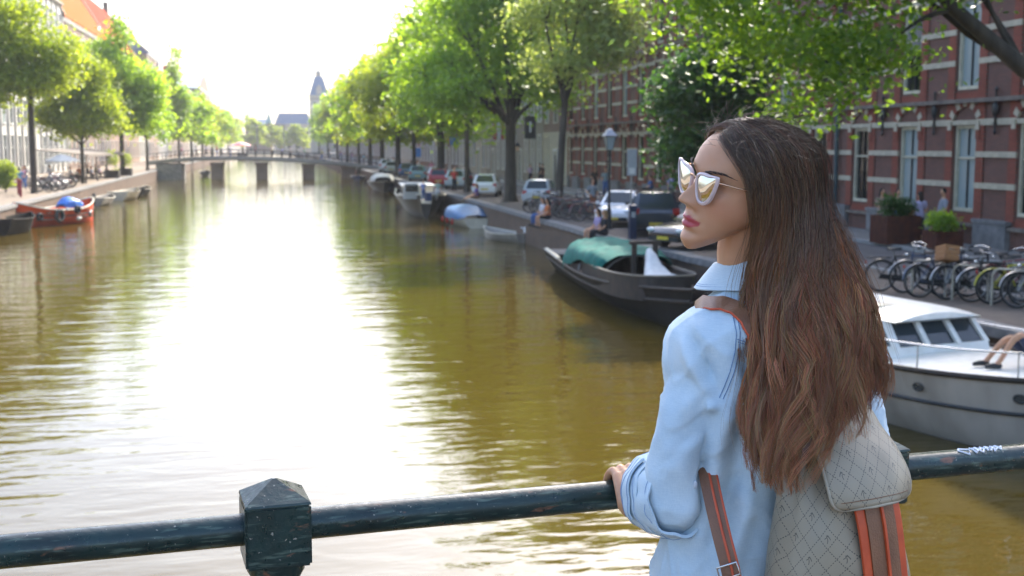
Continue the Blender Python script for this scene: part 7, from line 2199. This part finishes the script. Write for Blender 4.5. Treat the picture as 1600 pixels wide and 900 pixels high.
parasol(-4.6, 176.4, FBZ(-4.6), 'red parasol standing on the far bridge', 'red_cloth', 2.2)
parasol(-17.5, 108, 1.4, 'white parasol beside the bicycles on the left bank', 'white_cloth', 2.6)
# terrace tables and chairs under the awning
M['tabletop'] = pm('pale_table_top', (0.5, 0.42, 0.32), (0.42, 0.35, 0.26), 0.5, 6)
def table(x, y, k):
    root = thing('cafe_table', 'small round table under the awning, %s one from the bicycles' % ['nearest', 'second', 'middle', 'fourth', 'farthest'][k], 'table', (x, y, 1.4), 0, 'cafe tables under the awning')
    MB().lathe([(.36, .70), (.36, .73), (.02, .735)], n=16).build('top', M['tabletop'], root)
    MB().cyl((0, 0, .02), (0, 0, .71), .03, n=8).build('leg', M['iron'], root); MB().lathe([(.22, 0), (.22, .02), (.03, .04)], n=12).build('foot', M['iron'], root)
for i in range(5): table(-17.6 - .9 * (i % 2), 117 + 4.6 * i, i)
def hanging_flag(x, y, z, w, h, mats, label, name='flag', out=.9):
    root = thing(name, label, 'flag', (x, y, z))
    MB().cyl((0, 0, 0), (-out - w, 0, .15), .02, n=6).build('pole', M['iron'], root)
    n = 10; k = len(mats)
    for s in range(k):
        rr = []
        for i in range(n + 1):
            t = i / n; zz = .1 - h * t
            x0, x1 = -out - w + w * s / k, -out - w + w * (s + 1) / k
            rr.append([(x0, .05 * math.sin(t * 5 + x0 * 3), zz), (x1, .05 * math.sin(t * 5 + x1 * 3), zz), (x1, .05 * math.sin(t * 5 + x1 * 3) + .012, zz), (x0, .05 * math.sin(t * 5 + x0 * 3) + .012, zz)])
        MB().loft(rr).build('cloth' if k == 1 else 'stripe', M[mats[s]], root)
    return root
paint('flag_red', (0.42, 0.03, 0.04), .8); paint('flag_black', (0.015, 0.015, 0.016), .8); paint('flag_blue', (0.05, 0.22, 0.55), .8); paint('flag_orange', (0.75, 0.22, 0.02), .8)
hanging_flag(22.9, 117, 6.9, 1.1, 1.7, ['flag_red', 'white_cloth', 'flag_red'], 'red and white flag on the pale stone house')
fb = hanging_flag(22.9, 102.5, 7.1, 1.0, 1.9, ['flag_black'], 'black banner with a pale upright mark near the brick building', 'banner')
MB().box((-1.4, -.10, -.8), (.16, .012, .9)).build('mark', M['white_cloth'], fb)
hanging_flag(22.9, 150, 5.6, 1.0, .8, ['flag_orange'], 'orange flag over the street on the right')
hanging_flag(22.9, 147, 5.6, 1.1, 1.0, ['flag_blue'], 'blue flag next to the orange one on the right')
hanging_flag(22.9, 186, 4.2, 1.4, 1.4, ['flag_blue'], 'farther blue flag low over the right pavement')
paint('lamp_warm', (0.75, 0.5, 0.3), .3)
hs = next(o for o in bpy.data.objects if o.get('label', '').startswith('pale stone fronted house'))
for y in (-.2, -2.9):
    g_ = MB().box((.28, y, 3.0), (.30, .30, .42), tx=1.25, ty=1.25).build('wall_lantern', M['lamp_warm'], hs)
    MB().loft([[(.28 + sx * a, y + sy * a, z) for sx, sy in ((-1, -1), (1, -1), (1, 1), (-1, 1))] for a, z in ((.24, 3.22), (.05, 3.6))]).build('lantern_cap', M['iron'], g_)
    MB().box((.14, y, 2.75), (.3, .06, .06)).build('bracket', M['iron'], g_)

# ------------------------------------------------------------------ people in the distance
FIG = {}
def limb2(mb, pts, rs): limbt(mb, pts, rs, 10)
def figure_meshes(pose, bottoms, hairlen):
    k = (pose, bottoms, hairlen)
    if k in FIG: return FIG[k]
    V = Vector
    lean = 0
    if pose == 'stand': hip, kn, ft_ = .90, [(-.10, .02, .48), (.10, .05, .48)], [(-.11, 0, .06), (.12, .03, .06)]; hz = 0; arms = [[(-.19, 0, 1.38), (-.25, -.02, 1.12), (-.22, .08, .88)], [(.19, 0, 1.38), (.27, 0, 1.12), (.20, .16, .96)]]
    elif pose == 'walk': hip, kn, ft_ = .88, [(-.09, .16, .48), (.09, -.04, .47)], [(-.10, .30, .07), (.10, -.30, .10)]; hz = 0; arms = [[(-.19, 0, 1.37), (-.25, -.12, 1.12), (-.23, -.10, .88)], [(.19, 0, 1.37), (.26, .10, 1.12), (.22, .24, .95)]]
    elif pose == 'phone': hip, kn, ft_ = .90, [(-.10, .02, .48), (.10, .03, .48)], [(-.11, 0, .06), (.12, .03, .06)]; hz = 0; arms = [[(-.19, 0, 1.38), (-.26, .02, 1.12), (-.08, .26, 1.16)], [(.19, 0, 1.38), (.26, .02, 1.12), (.08, .26, 1.18)]]
    elif pose == 'lean': hip, kn, ft_ = .86, [(-.10, .12, .46), (.10, .22, .50)], [(-.11, .18, .06), (.12, .05, .08)]; hz = 0; arms = [[(-.19, -.1, 1.32), (-.27, -.02, 1.08), (-.12, .16, 1.0)], [(.19, -.1, 1.32), (.27, -.05, 1.06), (.22, .1, .86)]]
    elif pose == 'knees': hip, kn, ft_ = .12, [(-.12, .40, .52), (.12, .46, .44)], [(-.12, .74, .06), (.13, .84, .06)]; hz = -.78; arms = [[(-.18, -.1, .60), (-.24, -.2, .36), (-.2, -.25, .06)], [(.18, -.1, .60), (.25, .0, .34), (.12, .24, .4)]]
    else: hip, kn, ft_ = .12, [(-.12, .45, .16), (.12, .47, .14)], [(-.12, .44 if pose == 'sit' else .82, -.30 if pose == 'sit' else -.02), (.13, .50 if pose == 'sit' else .80, -.28 if pose == 'sit' else -.02)]; hz = -.78; arms = [[(-.18, .02, .60), (-.24, .1, .36), (-.14, .32, .22)], [(.18, .02, .60), (.25, .06, .34), (.12, .34, .2)]]
    off = hz if hz else 0
    sh_z = 1.40 + off * 1.0 if not hz else .62
    oy = -.10 if pose == 'lean' else 0
    hd = V((0, oy + .03, sh_z + .24))
    b = MB()
    b.ell(hd, (.075, .092, .115), 16, 12); b.ell(hd + V((0, .09, -.015)), (.014, .02, .018), 8, 6)
    limb2(b, [(0, oy, sh_z - .02), hd - V((0, .015, .05))], [.06, .05])
    limb2(b, [(0, 0, hip), (0, oy * .5, hip + (sh_z - hip) * .5), (0, oy, sh_z - .06)], [.135, .115, .12])
    limb2(b, [(-.13, oy, sh_z - .05), (.13, oy, sh_z - .05)], [.06, .06])
    for a in arms:
        limb2(b, [V(p) for p in a], [.05, .04, .03]); e = V(a[2]); d = (e - V(a[1])).normalized()
        limb2(b, [e, e + d * .08], [.032, .022])
        limb2(b, [e + V((0, .01, 0)), e + d * .05 + V((0, .035, .01))], [.014, .010])
    for i in (0, 1):
        s = -1 if i == 0 else 1
        K, T = V(kn[i]), V(ft_[i])
        limb2(b, [V((s * .09, 0, hip - .02)), K, T], [.085, .058, .042])
        limb2(b, [T + V((0, -.03, -.02)), T + V((0, .16, -.035))], [.042, .03])
    body = remesh(b, 'body', .026, 1)
    body.materials.append(M['skin'])
    t = MB()
    limb2(t, [(0, 0, hip + .02), (0, oy * .5, hip + (sh_z - hip) * .5), (0, oy, sh_z - .07)], [.155, .13, .135])
    limb2(t, [(-.15, oy, sh_z - .06), (.15, oy, sh_z - .06)], [.072, .072])
    for a in arms: limb2(t, [V(a[0]), V(a[0]).lerp(V(a[1]), .75)], [.066, .058])
    top = remesh(t, 'top', .032, 1)
    l = MB()
    if bottoms == 'skirt':
        l.loft([[(r * math.cos(a), r * .85 * math.sin(a) + .02, z) for a in [2 * math.pi * q / 20 for q in range(20)]] for r, z in ((.145, hip + .12), (.165, hip - .05), (.19, hip - .4), (.21, .25))])
    else:
        limb2(l, [(-.05, 0, hip + .02), (.05, 0, hip + .02)], [.145, .145])
        for i in (0, 1):
            s = -1 if i == 0 else 1
            K, T = V(kn[i]), V(ft_[i])
            e = T + (K - T).normalized() * .05 if bottoms == 'trousers' else K.lerp(T, .06)
            limb2(l, [V((s * .09, 0, hip - .02)), K, e] if bottoms == 'trousers' else [V((s * .09, 0, hip - .02)), V((s * .09, 0, hip - .02)).lerp(K, .6), K.lerp(V((s * .09, 0, hip)), .12)], [.10, .074, .06] if bottoms == 'trousers' else [.10, .085, .078])
    leg = remesh(l, 'lower', .032, 1)
    h = MB()
    h.ell(hd + V((0, -.018, .025)), (.086, .092, .105), 16, 12)
    if hairlen: limb2(h, [hd + V((0, -.06, .03)), hd + V((0, -.085, -.12)), hd + V((0, -.09, -.28))], [.075, .075, .05])
    hair_ = remesh(h, 'hair', .028, 1)
    s = MB()
    for i in (0, 1):
        T = V(ft_[i]); limb2(s, [T + V((0, -.035, -.02)), T + V((0, .08, -.02)), T + V((0, .17, -.035))], [.048, .044, .034])
    FIG[k] = (body, top, leg, hair_, s.mesh('shoe', M['black'], 60))
    return FIG[k]
CL = {}
def clothc(c):
    if c not in CL: CL[c] = pm('clothing', c, tuple(x * .8 for x in c), .9, 12)
    return CL[c]
HAIRC = {'brown': (0.035, 0.02, 0.012), 'black': (0.012, 0.01, 0.009), 'fair': (0.30, 0.18, 0.07), 'red': (0.22, 0.07, 0.02)}
def person(label, loc, rz, pose, top, bottom, bottoms='trousers', hair_='brown', long=True, scale=1.0, grp=None):
    root = thing('person', label, 'person', loc, rz, grp)
    root.scale = (scale,) * 3
    b, t, l, h, s = figure_meshes(pose, bottoms, long)
    link('body', b, root)
    for nm, me, c in (('shirt', t, top), ('skirt' if bottoms == 'skirt' else bottoms, l, bottom), ('hair', h, HAIRC[hair_])):
        m2 = me.copy(); m2.materials.clear(); m2.materials.append(clothc(c)); link(nm, m2, root)
    link('shoes', s, root)
    return root
E_ = 1.40
LIL, WHT, BLK, BLU, GRY, BEI, ORG, GRN, RED = (0.42, 0.34, 0.55), (0.68, 0.66, 0.68), (0.015, 0.015, 0.018), (0.06, 0.13, 0.32), (0.30, 0.31, 0.34), (0.45, 0.33, 0.24), (0.55, 0.16, 0.05), (0.10, 0.20, 0.12), (0.50, 0.04, 0.04)
person('seated woman in a lilac top with bare legs over the quay edge', (12.12, 45.0, E_), R(100), 'sit', LIL, (.3, .2, .18), 'shorts', 'brown')
person('fair haired person in black seated beside the woman in lilac on the quay edge', (12.12, 44.1, E_), R(95), 'sit', BLK, BLK, 'trousers', 'fair')
person('seated person in white bending over on the quay edge below the silver car', (12.2, 55.2, E_), R(100), 'sit', WHT, BLU, 'trousers', 'brown')
person('seated person in orange beside the one in white on the quay edge', (12.2, 54.2, E_), R(95), 'sit', ORG, BLK, 'shorts', 'black')
person('person in violet sitting on the quay in front of the white hatchback', (12.5, 76.0, E_), R(95), 'recline', (.16, .1, .34), (.3, .18, .12), 'shorts', 'red')
person('woman with dark hair in a beige top looking down at her hands by the window', (21.75, 41.1, 1.46), R(190), 'phone', BEI, (.4, .3, .25), 'skirt', 'black')
person('woman in a pale top and blue denim skirt next to the one in beige', (21.95, 40.3, 1.46), R(175), 'phone', (.6, .5, .32), (.10, .2, .36), 'skirt', 'black')
person('woman in a white lilac shirt and long black skirt standing right of the planter', (21.75, 38.4, 1.46), R(5), 'stand', (.55, .50, .68), BLK, 'skirt', 'brown')
person('man in a grey shirt and dark shorts leaning against the building wall', (22.3, 38.0, 1.46), R(85), 'lean', GRY, (.03, .035, .06), 'shorts', 'black', False, 1.06)
person('person in dark blue sitting against the wall behind the sign post', (22.2, 70.5, 2.0), R(90), 'sit', BLU, BLK, 'trousers', 'brown', False)
person('man in a lilac shirt and dark trousers walking past the brick building', (21.4, 64.2, 1.46), R(10), 'walk', (.40, .36, .58), (.02, .025, .05), 'trousers', 'black', False, 1.05)
person('man in grey green shirt and jeans standing by the street lamp', (21.2, 77, 1.46), R(150), 'stand', (.22, .28, .28), BLU, 'trousers', 'brown', False, 1.06)
person('person in dark brown standing left of the man in jeans', (21.3, 80.2, 1.46), R(200), 'stand', (.06, .045, .035), BLK, 'trousers', 'red', True, 1.04)
person('person in a grey top with an orange bag among the parked bicycles', (15.2, 57.6, E_), R(185), 'stand', (.24, .27, .28), (.35, .12, .05), 'shorts', 'brown', False)
person('woman in pink and black walking before the pale stone house', (20.9, 99.5, 1.46), R(170), 'walk', (.55, .38, .45), BLK, 'skirt', 'black')
person('left person of the dark clothed pair at the pale stone house', (21.6, 99, 1.46), R(90), 'stand', (.05, .04, .04), BLK, 'trousers', 'black', False, 1.05)
person('right person of the dark clothed pair at the pale stone house', (21.6, 97.8, 1.46), R(100), 'stand', (.10, .04, .03), BLK, 'trousers', 'black', False, 1.02)
person('person in light blue on the deck of the big black barge', (9.9, 82.6, 1.0), R(200), 'stand', (.25, .32, .65), BLU, 'trousers', 'brown', False, .8)
person('person in green and white on the barge deck beside the one in blue', (11.0, 83.2, 1.0), R(150), 'stand', (.35, .45, .38), WHT, 'shorts', 'fair', True, .8)
person('person in red shirt standing on the quay beside the barge', (12.9, 88.5, E_), R(190), 'stand', RED, BLK, 'trousers', 'black', False)
pv = [(.6, .2, .3), WHT, (.2, .25, .4), ORG, (.5, .45, .6), BLK, (.3, .1, .1), (.55, .5, .3)]
nm = ['pink', 'white', 'slate blue', 'orange', 'pale violet', 'black', 'dark red', 'straw coloured']
for i in range(8):
    person('guest in %s seated at the terrace under the awning' % nm[i], (-17.0 - 1.5 * (i % 2), 115.5 + 2.7 * i, E_ + .42), R(rg.choice([90, -90, 20])), 'sit', pv[i], BLK, 'trousers', rg.choice(list(HAIRC)), i % 2 == 0, 1, 'guests on the terrace')
for i in range(4):
    person('walker in %s on the left bank behind the bicycles' % ['sky blue', 'rose', 'grey', 'white'][i], (-18.4 - .6 * (i % 3), 95 + 4.2 * i, E_), R(rg.uniform(0, 360)), 'walk', [(.2, .4, .65), (.6, .25, .35), GRY, WHT][i], BLU, 'trousers', 'brown', i % 2 == 0, 1, 'walkers on the left bank')
for i in range(16):
    x = -13 + 1.75 * i + rg.uniform(-.5, .5)
    c, cn = (pv + [(.25, .3, .6), (.6, .55, .5), (.1, .3, .15), (.45, .4, .1), GRY, (.1, .1, .3), (.3, .15, .3), (.2, .5, .55)])[i], (nm + ['mid blue', 'cream', 'green', 'mustard', 'grey', 'navy', 'plum', 'turquoise'])[i]
    person('passer-by in %s crossing the far bridge' % cn, (x, 178 + rg.uniform(-3, 2), FBZ(x)), R(rg.choice([90, -90])), rg.choice(['walk', 'stand']), c, rg.choice([BLU, BLK, GRY]), 'trousers', rg.choice(list(HAIRC)), rg.random() < .5, 1, 'passers-by on the far bridge')
for i in range(10):
    person('stroller in %s on the right quay before the far bridge' % (nm + ['mid blue', 'cream'])[i], (rg.uniform(13, 19), 128 + 4.6 * i, E_), R(rg.uniform(0, 360)), 'walk', (pv + [(.25, .3, .6), (.6, .55, .5)])[i], rg.choice([BLU, BLK]), 'trousers', 'brown', i % 2 == 0, 1, 'strollers on the far right quay')
# the person sunning on the fore-deck of the cruiser, mostly past the right edge
person('person with bare legs sitting on the fore-deck of the white cruiser', (11.95, 17.2, 1.27), R(79), 'knees', (.55, .52, .52), (.05, .06, .1), 'shorts', 'brown', True, 1.0)
